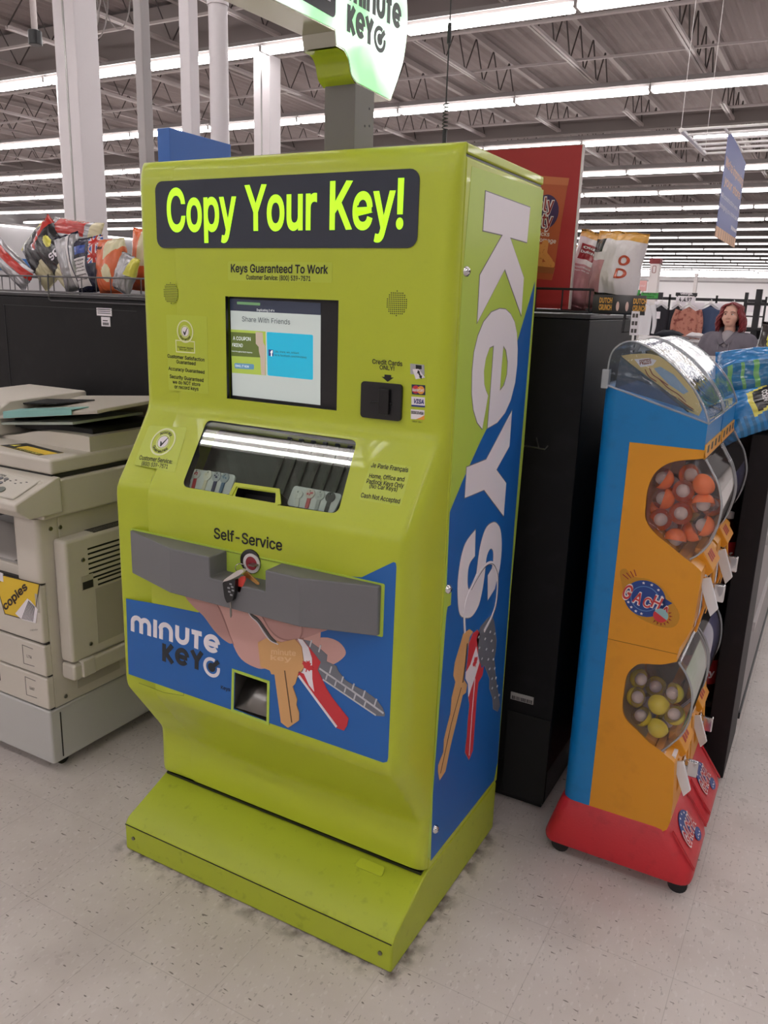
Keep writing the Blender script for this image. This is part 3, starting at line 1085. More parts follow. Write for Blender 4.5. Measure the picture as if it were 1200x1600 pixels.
# labels on the sloping face
cb = (-1.4619,.1381)
lab = MB().poly(SL, rquad([(-1.5302,.1769),(-1.4065,.1857),(-1.3862,.0637),(-1.525,.0654)][::-1], .006), .0003).build('accuracy_label', LABEL, kiosk)
badge(SL, cb, .0385, 'Accuracy', 'Guarantee', lab)
mb = MB()
mb.text('Customer Service:', SL, (-1.5146,.0814), (-1.4047,.0839), (-1.5173,.0928), .001, .014)
mb.text('(800) 539-7571', SL, (-1.4994,.0672), (-1.4123,.0696), (-1.5016,.0777), .001, .014)
mb.build('lettering', BLACKP, lab)
lab = MB().poly(SL, rquad([(-.8647,.1665),(-.7652,.1664),(-.7608,.0734),(-.8636,.074)][::-1], .006), .0003).build('language_label', LABEL, kiosk)
mb = MB()
for t, a, c, d in (('Je Parle Français', (-.8609,.1514), (-.7697,.152), (-.8617,.1617)), ('Home, Office and', (-.8568,.1264), (-.7715,.1299), (-.8579,.1363)),
                   ('Padlock Keys Only', (-.8585,.1131), (-.7681,.1153), (-.8594,.1233)), ('(No Car Keys)', (-.8477,.1032), (-.7801,.1053), (-.8486,.113)),
                   ('Cash Not Accepted', (-.8606,.0791), (-.7651,.0793), (-.8617,.0896))):
    mb.text(t, SL, a, c, d, .001, .014)
mb.build('lettering', BLACKP, lab)
# ------------------------------------------------------------------ lower front of the kiosk
MB().text('Self-Service', LO, (-1.2339,.9896), (-1.0346,.9942), (-1.2333,1.015), .001, .016).build('self_service_lettering', BLACKP, kiosk)
c = (-1.1239,.9522)
slot = MB().lathe(LO.p(c[0], c[1]), [(0.0001, .006), (.0255, .006), (.029, .004), (.0295, 0)], LO.n).build('key_slot', mat('slot_black', '1d1b1c', .35), kiosk, angle=40)
c = (-1.1174,.9504)
MB().poly(LO, [circle(c[0], c[1], .0235), circle(c[0], c[1], .0165)], .0085, .005).build('white_ring', mat('slot_white', 'cfcaca', .4), slot)
MB().poly(LO, circle(c[0], c[1], .0165), .0075, .005).build('red_centre', mat('slot_red', '8c1f2e', .3), slot)
MB().fbox(LO, c[0] - .006, c[0] + .012, c[1] - .003, c[1] - .0005, .007, .0085).build('keyhole', BLACKP, slot)

# grey bumper shelf with the notch below the slot
bm_ = MB()
zt, zb = .965, .852
outline = [(-1.502, 1.421), (-1.502, 1.412), (-1.318, 1.358), (-.945, 1.358), (-.777, 1.408), (-.777, 1.421)]
bm_.prism([(x, y) for x, y in outline], 'z', zb, zt)
shelf = bm_.build('bumper_shelf', GREYM, kiosk)
co = MB().box(-1.196, -1.037, 1.30, 1.4205, .915, 1.0).build('cutter', GREYM)
bpy.context.view_layer.update()
cut(shelf, co)
md = shelf.modifiers.new('bevel', 'BEVEL'); md.width = .003; md.segments = 2; md.limit_method = 'ANGLE'
MB().poly(LO, rrect(-1.506, -.769, .848, .969, .004), .0016).build('bumper_back_plate', LIMES, shelf)

# the blue graphic with the hand, the keys and the logo
BL_ = [(-1.536,.772), (-1.541,.5555)] + [(-.7573,.5484),(-.7477,.554),(-.7457,.5643),(-.7433,1.0116),(-.7452,1.0203),(-.7505,1.0214),(-.8266,.9724)] + [(-1.15,.93)] + [(-1.2372,.8281),(-1.2892,.7883),(-1.3435,.7855),(-1.4167,.7815)]
graphic = MB().poly(LO, [BL_, BINQ], .0006).build('front_graphic', BLUE, kiosk)
SK = [mat('skin_print_a', 'b58a84', .5), mat('skin_print_b', '9a6f6b', .5), mat('skin_print_c', 'c99c94', .5), mat('skin_print_d', '7d5552', .5)]
hand = MB()
hand.poly(LO, smooth_loop([(-1.329,.8335),(-1.3093,.8041),(-1.2729,.7835),(-1.2392,.7525),(-1.2055,.7337),(-1.1818,.7328),(-1.1772,.7672),(-1.2039,.8107),(-1.2264,.8632)][::-1], 3), .0010)
hand.mi = 2
hand.poly(LO, smooth_loop([(-1.2466,.8508),(-1.2176,.8159),(-1.193,.7634),(-1.178,.7253),(-1.1549,.6976),(-1.1162,.6875),(-1.0838,.6926),(-1.037,.7278),(-.9828,.7577),(-.9356,.7821),(-.9313,.8407),(-.9664,.8867),(-1.1105,.8952)][::-1], 3), .0014)
hand.mi = 0
hand.poly(LO, smooth_loop([(-1.1147,.8466),(-1.0831,.8136),(-1.0591,.7838),(-1.028,.7785),(-.9796,.7934),(-.931,.8207),(-.9056,.839),(-.9115,.8834),(-.984,.8982)][::-1], 3), .0018)
hand.mi = 2
hand.poly(LO, smooth_loop([(-.9832,.8051),(-.948,.8041),(-.9103,.8132),(-.8797,.8099),(-.8626,.7941),(-.8655,.7779),(-.8904,.7544),(-.9211,.7417),(-.9561,.7485),(-.9829,.7735)][::-1], 3), .0012)
hand.mi = 0
hand.poly(LO, smooth_loop([(-1.0645,.8385),(-.9835,.8458),(-.9814,.7961),(-1.0225,.7798),(-1.0591,.787),(-1.0775,.8116)][::-1], 3), .0022)
hand.mi = 1
hand.stroke(LO, smooth_line([(-1.2466,.8508),(-1.2178,.8075),(-1.1931,.7584),(-1.1779,.7287)]), .003, .0016)
hand.stroke(LO, smooth_line([(-.9818,.8493),(-.978,.8142),(-.9849,.7921)]), .003, .0026)
hand.stroke(LO, smooth_line([(-1.0961,.8299),(-1.0665,.7933),(-1.028,.7801),(-.9743,.7962)]), .003, .0026)
hand.build('hand_picture', SK, graphic)

k = MB()
k.poly(LO, rquad([(-1.1042,.7551),(-1.0777,.7721),(-1.0371,.7714),(-.9973,.7891),(-.9794,.7744),(-.9709,.7255),(-.9771,.711),(-.986,.7119),(-.9895,.698),(-.9966,.6765),(-1.0039,.6679),(-.9983,.6547),(-.9909,.6387),(-.9927,.6233),(-.9852,.6055),(-.9851,.5856),(-1.0163,.5567),(-1.0369,.5649),(-1.0556,.6852),(-1.065,.6827),(-1.0687,.6916),(-1.097,.6941)][::-1], .002), .0030, .0006)
kp = k.build('key_picture', GOLD, graphic)
MB().stroke(LO, [(-1.026,.7029),(-1.0052,.5744)], .0028, .0036).build('groove', mat('tan_dark', '5f4530', .5), kp)
mb = MB()
mb.text('minute', LO, (-1.0648,.7354), (-.9935,.7486), (-1.0648,.7484), .0034, .02)
mb.text('key', LO, (-1.0667,.7202), (-1.006,.7309), (-1.0667,.7325), .0034, .02)
mb.build('stamped_lettering', mat('tan_light', 'dfb98a', .5), kp)
k = MB()
k.poly(LO, [(-.9902,.7924),(-.976,.7927),(-.9511,.772),(-.9264,.7498),(-.9348,.7286),(-.9223,.7081),(-.9115,.6902),(-.8956,.6707),(-.8763,.6537),(-.8501,.6309),(-.853,.6123),(-.8612,.5969),(-.8802,.5976),(-.9069,.6237),(-.9896,.7028),(-.9701,.7289),(-.9776,.7749)][::-1], .0024, .0006)
kp = k.build('key_picture', REDP, graphic)
k = MB()
k.poly(LO, [(-.9902,.7924),(-.976,.7927),(-.96,.7777),(-.95,.7533),(-.9485,.7026),(-.9428,.6719),(-.9572,.6841),(-.9717,.7092),(-.9806,.7101),(-.9701,.7289),(-.9776,.7749)][::-1], .0030)
k.stroke(LO, [(-.986,.7006),(-.9319,.649),(-.8803,.6008)], .006, .0034)
k.build('white_field', WHITE, kp)
lf = (-.9612,.7312)
leaf = [(0, 1), (.18, .62), (.4, .72), (.34, .3), (.62, .5), (.7, .32), (.98, .34), (.84, .05), (.96, -.08), (.5, -.36), (.54, -.56), (.08, -.5), (.06, -1), (-.06, -1), (-.08, -.5),
        (-.54, -.56), (-.5, -.36), (-.96, -.08), (-.84, .05), (-.98, .34), (-.7, .32), (-.62, .5), (-.34, .3), (-.4, .72), (-.18, .62)]
def leaf_at(F, c, s, rot, n):
    ca, sa = math.cos(rot), math.sin(rot)
    return [(c[0] + s * (x * ca - y * sa), c[1] + s * (x * sa + y * ca)) for x, y in leaf[::-1]], n
pts, n = leaf_at(LO, lf, .0165, -.3, .0036)
MB().poly(LO, pts, .0038).build('maple_leaf', REDP, kp)
k = MB()
k.poly(LO, [(-.9831,.7925),(-.9584,.7938),(-.9251,.78),(-.9095,.7714),(-.9109,.7554),(-.8852,.7511),(-.8799,.74),(-.8609,.7231),(-.8338,.7148),(-.8072,.7097),(-.7807,.6986),(-.764,.6832),(-.757,.6697),(-.7584,.6631),(-.7793,.6584),(-.9205,.7085),(-.9348,.7286),(-.9264,.7498),(-.9511,.772)][::-1], .0018, .0006)
kp = k.build('key_picture', SILV, graphic)
k = MB()
k.stroke(LO, [(-.9296,.7332),(-.8435,.7027),(-.7603,.6703)], .0045, .0024)
k.stroke(LO, [(-.9205,.7085),(-.8515,.6847),(-.7794,.6599)], .0035, .0024)
for p, q in (((512,1052),(509,1061)), ((526,1062),(523,1071)), ((541,1072),(538,1081)), ((556,1082),(553,1092)), ((572,1093),(569,1103)),
             ((501,1010),(500,1018)), ((517,1040),(516,1051)), ((536,1058),(533,1065)), ((553,1070),(550,1076)), ((570,1080),(567,1087)), ((588,1093),(586,1101))):
    pass
for p in [(-.9103,.7192),(-.886,.7099),(-.8603,.7012),(-.8348,.691),(-.808,.6814),(-.9304,.7819),(-.9003,.7377),(-.8692,.7208),(-.8404,.7114),(-.8119,.7022),(-.7821,.6904),(-.9548,.7884)]:
    k.stroke(LO, [(p[0] + .003, p[1] + .009), (p[0] - .002, p[1] - .009)], .0035, .0024)
k.build('tread_marks', mat('silver_light_print', 'c4c5cb', .4), kp)
mb = MB()
mb.stroke(LO, smooth_line([(-1.1337,.8327),(-1.1244,.8203),(-1.1037,.8121),(-1.0832,.7926),(-1.0666,.7756),(-1.0499,.7667)]), .007, .0036)
mb.build('ring_picture', mat('ring_dark_print', '4a4644', .4), graphic)
MB().stroke(LO, smooth_line([(-1.1338,.8295),(-1.1225,.8159),(-1.1037,.8056),(-1.0851,.7841),(-1.0666,.7691),(-1.0444,.7648)]), .0025, .0042).build('ring_highlight', WHITE, graphic)

# logo lettering, drawn as strokes on a unit grid: x-height 1
def logo_strokes(word):
    """(strokes, advance) of each letter in the rounded house style"""
    w = .26
    L = {}
    L['m'] = ([[(.13, 0), (.13, .55)] + arc(.42, .55, .29, 180, 0, 8) + [(.71, 0)], arc(.98, .55, .27, 150, 0, 8) + [(1.25, 0)]], 1.38)
    L['i'] = ([[(.13, 0), (.13, 1)]], .26)
    L['n'] = ([[(.13, 0), (.13, .52)] + arc(.42, .52, .35, 180, 0, 10) [1:] + [(.77, 0)]], .9)
    L['u'] = ([[(.13, 1), (.13, .45)] + arc(.45, .45, .32, 180, 360, 10) + [(.77, 1)]], .9)
    L['t'] = ([[(0, .87), (.62, .87)], [(.31, .95), (.31, 0)]], .62)
    L['e'] = ([[(.14, .5), (.86, .46)], arc(.5, .5, .37, 5, 318, 20)], .98)
    L['K'] = ([[(.13, 0), (.13, 1)], [(.72, 1), (.26, .5), (.76, 0)]], .84)
    L['Y'] = ([[(.1, 1), (.45, .5), (.45, 0)], [(.8, 1), (.45, .5)]], .9)
    return L[word]
def logo_word(mb, F, word, bl, br, tl, n, w=.26, gap=.13):
    x = 0
    tot = sum(logo_strokes(c)[1] for c in word) + gap * (len(word) - 1)
    bl, br, tl = Vector(bl), Vector(br), Vector(tl)
    for c in word:
        st, adv = logo_strokes(c)
        for s in st:
            pts = []
            for px, py in s:
                pts.append(tuple(bl + (br - bl) * ((x + px) / tot) + (tl - bl) * py))
            mb.stroke(F, pts, w * (tl - bl).length, n + .0003 * st.index(s))
        x += adv + gap
lg = MB()
logo_word(lg, LO, 'minute', (-1.5242,.6843), (-1.2236,.6919), (-1.5211,.7337), .0012)
c = (-1.2501,.6515)
R0 = .0265
lg.stroke(LO, arc(c[0], c[1], R0 * .84, 62, 370, 30), R0 * .33, .0012)
lg.build('logo_white_lettering', WHITE, graphic)
lg = MB()
logo_word(lg, LO, 'KeY', (-1.4157,.6262), (-1.2786,.6345), (-1.4132,.676), .0012, .25, .1)
lg.poly(LO, circle(c[0], c[1], R0 * .45), .0012)
lg.stroke(LO, [(c[0], c[1]), (c[0] + R0 * .85, c[1] + R0 * .78)], R0 * .42, .0017)
lg.build('logo_dark_lettering', mat('logo_dark', '20242b', .5), graphic)
lg = MB().text('Keys', LO, (-1.2217,.6009), (-1.1922,.6022), (-1.2214,.6106), .0012, .02)
lg.build('bin_lettering', mat('logo_dark', '20242b', .5), graphic)
# dispensing bin
MB().stroke(LO, [(-1.1811,.662),(-1.0745,.6594),(-1.0769,.5494),(-1.1861,.5524)], .007, .0022, closed=True).build('bin_rim', LIMES, kiosk)
bt = [(-1.181,.5583),(-1.0797,.5537)]
mb = MB()
mb.grid([[LO.p(bt[0][0] + .002, bt[0][1] + .003, -.002), LO.p(bt[1][0] - .002, bt[1][1] + .009, -.002)],
         [LO.p(bt[0][0] + .002, bt[0][1] + .045, -.03), LO.p(bt[1][0] - .002, bt[1][1] + .05, -.03)],
         [LO.p(bt[0][0] + .002, bt[0][1] + .085, -.075), LO.p(bt[1][0] - .002, bt[1][1] + .09, -.075)]])
mb.build('bin_chute', STEEL, kiosk, angle=60, solid=.001)
# scuffs worn into the right of the bulge and a faint access panel line
sc = MB()
random.seed(3)
for c0, sx, sy, n_ in (((-.7222,.6021), .006, .05, 120), ((-.721,.9326), .007, .012, 40), ((-.7238,.7148), .010, .002, 26), ((-.7024,.5132), .0, .0, 0), ((-.7138,1.0395), .003, .03, 18)):
    for i in range(n_):
        u, v = random.gauss(c0[0] - .004, sx), random.gauss(c0[1], sy)
        if u > KX + HW - .034:
            continue
        s = random.uniform(.0004, .0013)
        sc.poly(LO, [(u - s, v - s * .6), (u + s, v - s), (u + s * .7, v + s), (u - s * .8, v + s * .7)], .0004)
sc.build('scuff_marks', mat('scuff_grey', '56591f', .7), kiosk)
MB().stroke(LO, [(-1.5046,.5393),(-1.4156,.5361),(-1.3467,.5464),(-1.3464,.5537)], .0012, .0004).build('panel_line', mat('lime_shadow_line', '6f7a1e', .6), kiosk)

# ------------------------------------------------------------------ the right side of the kiosk
sideg = MB().poly(SI, [(1.6182,1.815),(2.0672,1.8252),(2.0684,1.175),(2.0324,.1817),(1.6035,.1888),(1.5844,.2146),(1.6015,1.0965),(1.6021,1.5905)][::-1], .0006)
MB_side = sideg.build('side_graphic', LIMES, kiosk)
MB().poly(SI, [(2.0553,1.6057),(2.0404,.9811),(2.0511,.2338),(2.0324,.1817),(1.6035,.1888),(1.5947,.3862),(1.6153,.8477),(1.6202,.8652),(1.6381,.8641),(1.6376,.8961),(1.6085,.9035),(1.6025,1.0963),(1.6634,1.1555),(1.7559,1.2343),(1.8269,1.2871),(1.9303,1.4189)][::-1], .0010).build('blue_field', BLUE, MB_side)
def shape_outlined(pts, nm, parent, m=WHITE, e=.0022):
    P = [Vector(p) for p in pts]
    MB().stroke(SI, pts, e * 2, .0013, .0006, closed=True).build(nm + '_outline', GREYP, parent)
    MB().poly(SI, pts, .0018).build(nm, m, parent)
K_ = [(1.6957,1.7771),(1.9769,1.7744),(1.9723,1.6949),(1.8562,1.697),(1.9682,1.6118),(1.9694,1.5234),(1.8373,1.6268),(1.6933,1.5084),(1.6919,1.6068),(1.8092,1.6989),(1.6946,1.6989)][::-1]
shape_outlined(K_, 'letter_k', MB_side)
E1 = [(762,485),(772,482.5),(784,483.5),(796,494),(804,513),(808,540),(807,575),(800,612),(791,636),(778,656),(761,669),
      (763,640),(766,600),(769,560),(770.5,539.5),(764,543),(757,560),(755,580),(755.5,602),(761.5,617)]
e_out = [(1.8219,1.5371),(1.8592,1.5359),(1.8954,1.5249),(1.9255,1.5067),(1.9467,1.4804),(1.961,1.4411),(1.9658,1.4014),(1.961,1.3586),(1.938,1.3156),(1.9036,1.2869),(1.8553,1.2684),(1.7947,1.2622),(1.798,1.3356),(1.7994,1.407),(1.8001,1.4547),(1.774,1.4505),(1.7549,1.4267),(1.7482,1.3982),(1.7551,1.3686),(1.7674,1.353),(1.7834,1.3398),(1.7723,1.3004),(1.7607,1.2648),(1.729,1.2827),(1.7017,1.3149),(1.6868,1.3522),(1.6811,1.4021),(1.6854,1.4438),(1.7017,1.478),(1.7299,1.5081),(1.7719,1.5291)]
e_in = [(1.8606,1.4528),(1.8821,1.4408),(1.8985,1.4126),(1.9003,1.3816),(1.8857,1.3561),(1.8581,1.3443),(1.8582,1.3994)]
MB().stroke(SI, e_out, .0044, .0013, .0006, closed=True).stroke(SI, e_in, .0044, .0013, .0006, closed=True).build('letter_e_outline', GREYP, MB_side)
MB().poly(SI, [e_out[::-1], e_in], .0018).build('letter_e', WHITE, MB_side)
Y_ = [(1.953,1.2867),(1.953,1.1963),(1.8711,1.1479),(1.9493,1.0994),(1.9479,1.0121),(1.7981,1.1108),(1.6821,1.1136),(1.6827,1.185),(1.7998,1.1848)][::-1]
shape_outlined(Y_, 'letter_y', MB_side)
S_ = smooth_line([(1.7591,1.018),(1.7219,1.0077),(1.6941,.9908),(1.6768,.9559),(1.6702,.9101),(1.6782,.8593),(1.6954,.8209),(1.733,.7998),(1.7741,.791),(1.8127,.8076),(1.8319,.8449),(1.8413,.8903),(1.8442,.9238),(1.8584,.9405),(1.8757,.9412),(1.8911,.9286),(1.8953,.9048),(1.8903,.8835)], 3) \
    + [(1.8638,.8718),(1.8759,.8014)] + smooth_line([(1.92,.818),(1.9372,.8489),(1.9497,.8812),(1.9488,.9348),(1.9315,.9776),(1.8998,1.003),(1.872,1.011),(1.8339,1.0088),(1.8085,.9866),(1.7933,.954),(1.7854,.9011)], 3) \
    + smooth_line([(1.7854,.9011),(1.7606,.8799),(1.7402,.8711),(1.7292,.8926),(1.7282,.9256),(1.7394,.942),(1.7656,.9505)], 3)
shape_outlined(S_[::-1], 'letter_s', MB_side)
ring = smooth_line([(1.7307,.7617),(1.7207,.804),(1.7266,.8438),(1.7502,.8697),(1.7911,.8911),(1.8344,.906),(1.8781,.9026),(1.9081,.8838),(1.9324,.8503),(1.9394,.8121),(1.9335,.7685),(1.9065,.7409),(1.8614,.7185)], 4)
MB().stroke(SI, ring, .0085, .0034, .0018).build('ring_picture', WHITE, MB_side)
MB().stroke(SI, [(a + .0022, b_ - .003) for a, b_ in ring[12:44]], .0016, .0040, .0034).build('ring_shadow_line', mat('print_dark', '3a3433', .5), MB_side)
gk = [(1.7628,.7588),(1.7854,.7439),(1.7661,.7369),(1.7545,.7065),(1.7485,.6652),(1.7459,.6275),(1.7696,.6033),(1.7642,.584),(1.7438,.5857),(1.7189,.5362),(1.6846,.4721),(1.6616,.4119),(1.6289,.4045),(1.6161,.4365),(1.6158,.4543),(1.6427,.4756),(1.6421,.5111),(1.6601,.5462),(1.6725,.5666),(1.6746,.6091),(1.6838,.6259),(1.6927,.6445),(1.6763,.6685),(1.6815,.7004),(1.7104,.7402),(1.723,.7611)]
shape_outlined(gk[::-1], 'tan_key_picture', MB_side, GOLD, .001)
MB().stroke(SI, [(1.7301,.613),(1.6802,.5366),(1.6304,.4234)], .0022, .0028).stroke(SI, [(1.7518,.7248),(1.7472,.6745),(1.7385,.6235)], .006, .0028).build('tan_key_groove', mat('tan_dark', '5f4530', .5), MB_side)
rk = [(1.8153,.7385),(1.8351,.7208),(1.8276,.6877),(1.8322,.6589),(1.8664,.6088),(1.879,.613),(1.8744,.5869),(1.8473,.5777),(1.8432,.5347),(1.8419,.4598),(1.8412,.3795),(1.8176,.3626),(1.7864,.4017),(1.788,.4199),(1.7926,.4458),(1.7912,.4839),(1.7959,.5372),(1.7835,.5647),(1.7857,.6054),(1.7603,.625),(1.7576,.6439),(1.7628,.677),(1.7646,.7201),(1.7862,.7383)]
shape_outlined(rk[::-1], 'red_key_picture', MB_side, REDP, .0016)
wk = MB().poly(SI, [(1.8141,.6928),(1.8261,.6703),(1.8445,.6359),(1.8195,.604),(1.7975,.5823),(1.7835,.5647),(1.7756,.6043),(1.756,.6268),(1.7555,.6448),(1.7824,.6552),(1.7998,.6768)][::-1], .0024)
wk.stroke(SI, [(1.8201,.6001),(1.8155,.4911),(1.8155,.3772)], .0035, .0024)
wk.build('red_key_white_field', WHITE, MB_side)
pts, n = leaf_at(SI, (1.8123,.6505), .017, .3, .003)
MB().poly(SI, pts, .0030).build('maple_leaf', REDP, MB_side)
sk = [(1.9103,.7451),(1.9325,.7228),(1.9635,.6557),(1.964,.627),(1.9568,.6011),(1.9811,.5331),(2.0123,.4702),(2.0334,.4243),(2.0175,.4153),(1.9783,.4412),(1.9665,.4803),(1.9353,.5232),(1.9324,.5534),(1.8886,.6092),(1.8547,.6264),(1.8291,.6782),(1.8128,.7146),(1.8366,.7381),(1.8789,.7449)]
shape_outlined(sk[::-1], 'silver_key_picture', MB_side, SILV, .0016)
k = MB()
for p in [(1.8276,.7146),(1.8746,.692),(1.9238,.6684),(1.8373,.6805),(1.8894,.6571),(1.9391,.6345),(1.8612,.6404),(1.9094,.6196),(1.9492,.604),(1.9245,.5853),(1.9646,.571),(1.9501,.546),(1.9807,.5352),(1.9557,.5145),(1.9964,.503),(1.9823,.4734),(2.0181,.4656),(1.9092,.6997),(1.9447,.6814)]:
    k.poly(SI, [(p[0] - .006, p[1]), (p[0], p[1] - .004), (p[0] + .006, p[1]), (p[0], p[1] + .004)], .0026)
k.build('tread_marks', mat('silver_light_print', 'c4c5cb', .4), MB_side)
for q in ((1.6155,1.6114), (1.6145,.911), (1.6182,.2725)):
    l = MB().lathe(SI.p(q[0], q[1]), [(.0001, .010), (.005, .010), (.0105, .006), (.0115, .0)], SI.n, 20).build('lock', CHROME, cabinet, angle=50)
    MB().fbox(SI, q[0] - .004, q[0] + .004, q[1] - .001, q[1] + .001, .009, .0104).build('keyhole', BLACKP, l)

# ------------------------------------------------------------------ sign and aerial on top of the kiosk
post = MB().box(-1.165, -1.08, 1.765, 1.855, 1.856, 2.032)
po = post.build('sign_post', mat('grey_post_paint', '6a6663', .45), kiosk, bevel=.002)
NF = Frame((-1.08, 0, 0), (0, 1, 0), (0, 0, 1))
mb = MB()
for q in [(1.8122,1.9488),(1.8333,1.9526),(1.8312,1.9903)]:
    mb.poly(NF, circle(q[0], q[1], .003, 8), .0006)
mb.build('bolt_hole', BLACKP, po)
sign_out = [(.85, 2.092), (1.676, 2.1165), (1.682, 2.088)] + smooth_line([(1.715, 2.087), (1.735, 2.072), (1.747, 2.045), (1.772, 2.032)], 4) + [(1.838, 2.030), (1.93, 2.028)] \
    + smooth_line([(1.937, 2.030), (1.975, 2.09), (2.0, 2.142), (2.012, 2.22), (1.995, 2.30), (1.95, 2.37), (1.88, 2.41), (1.78, 2.43), (1.70, 2.40), (1.62, 2.36)], 4) + [(.85, 2.34)]
body = MB().poly(NF, sign_out, -.0015, -.0885)
sign = body.build('sign', mat('chrome_sign_edge', 'b9b8a9', .16, .9), kiosk)
FACE = bpy.data.materials.new('backlit_sign_face')
FACE.use_nodes = True
nt = FACE.node_tree
b_ = nt.nodes['Principled BSDF']
b_.inputs['Base Color'].default_value = (.8, .9, .85, 1)
b_.inputs['Roughness'].default_value = .08
tc = nt.nodes.new('ShaderNodeTexCoord')
nz = nt.nodes.new('ShaderNodeTexNoise')
nz.inputs['Scale'].default_value = 5.5
nz.inputs['Detail'].default_value = 1
rp = nt.nodes.new('ShaderNodeValToRGB')
rp.color_ramp.elements[0].position = .42
rp.color_ramp.elements[0].color = (*lin('6fdc86'), 1)
rp.color_ramp.elements[1].position = .56
rp.color_ramp.elements[1].color = (*lin('f1fffa'), 1)
nt.links.new(tc.outputs['Object'], nz.inputs['Vector'])
nt.links.new(nz.outputs['Fac'], rp.inputs['Fac'])
nt.links.new(rp.outputs['Color'], b_.inputs['Emission Color'])
b_.inputs['Emission Strength'].default_value = .82
def inset(pts, d):
    P = [Vector(p) for p in pts]
    c = sum(P, Vector((0, 0))) / len(P)
    out = []
    N = len(P)
    for i in range(N):
        t1 = (P[i] - P[i - 1]).normalized()
        t2 = (P[(i + 1) % N] - P[i]).normalized()
        n_ = Vector((-t1.y - t2.y, t1.x + t2.x))
        n_ = n_.normalized() if n_.length > 1e-6 else Vector((0, 0))
        out.append(tuple(P[i] + n_ * d))
    return out
fc = MB().poly(NF, inset(sign_out, .004), .0006, -.002).build('sign_face', FACE, sign)
NB = Frame((-1.17, 0, 0), (0, -1, 0), (0, 0, 1))
MB().poly(NB, [(-u, v) for u, v in inset(sign_out, .004)][::-1], .0006, -.002).build('sign_back_face', FACE, sign)
MB().poly(NF, rrect(1.30, 1.674, 2.139, 2.26, .014), .0012).build('dark_badge', mat('badge_black', '16191f', .2), sign)
MB().text('HERE', NF, (1.44, 2.161), (1.652, 2.166), .045, .0018, .0).build('badge_lettering', WHITE, sign)
lg = MB()
lc = mat('sign_logo_dark', '1e3327', .3)
logo_word(lg, NF, 'KeY', (1.724, 2.1285), (1.838, 2.1265), (1.724, 2.183), .0012, .25, .1)
logo_word(lg, NF, 'minute', (1.724, 2.192), (1.972, 2.196), (1.724, 2.247), .0012)
lg.stroke(NF, arc(1.871, 2.150, .0235, 62, 370, 24), .0095, .0012)
lg.poly(NF, circle(1.871, 2.150, .0125), .0012)
lg.stroke(NF, [(1.871, 2.150), (1.893, 2.171)], .011, .0017)
lg.build('logo_lettering', lc, sign)
# lime transition piece and clear bracket under the arm
mb = MB()
for (ya, za), (yb, zb_) in zip(smooth_line([(1.683, 2.086), (1.715, 2.085), (1.733, 2.070), (1.745, 2.043), (1.770, 2.030)], 5)[:-1], smooth_line([(1.683, 2.086), (1.715, 2.085), (1.733, 2.070), (1.745, 2.043), (1.770, 2.030)], 5)[1:]):
    mb.add([(-1.1705, ya, za - .0012), (-1.0805, ya, za - .0012), (-1.0805, yb, zb_ - .0012), (-1.1705, yb, zb_ - .0012)], [(3, 2, 1, 0)])
mb.build('lime_return', mat('lime_acrylic', 'a7b53a', .12), sign, angle=60, weld=1e-5)
an = MB()
ax, ay = -.862, 1.80
an.cyl((ax, ay, 1.856), (ax, ay, 1.925), .005, 10)
an.tube([(ax + .006 * math.cos(i * .9), ay + .006 * math.sin(i * .9), 1.925 + i * .0011) for i in range(50)], .0014, 5)
an.cyl((ax, ay, 1.98), (ax, ay, 2.10), .0016, 8)
an.cyl((ax, ay, 2.10), (ax, ay, 2.14), .0045, 10)
an.cyl((ax, ay, 2.14), (ax, ay, 2.19), .0014, 8)
an.build('aerial', mat('aerial_black', '1b1a1a', .4), kiosk, angle=50)

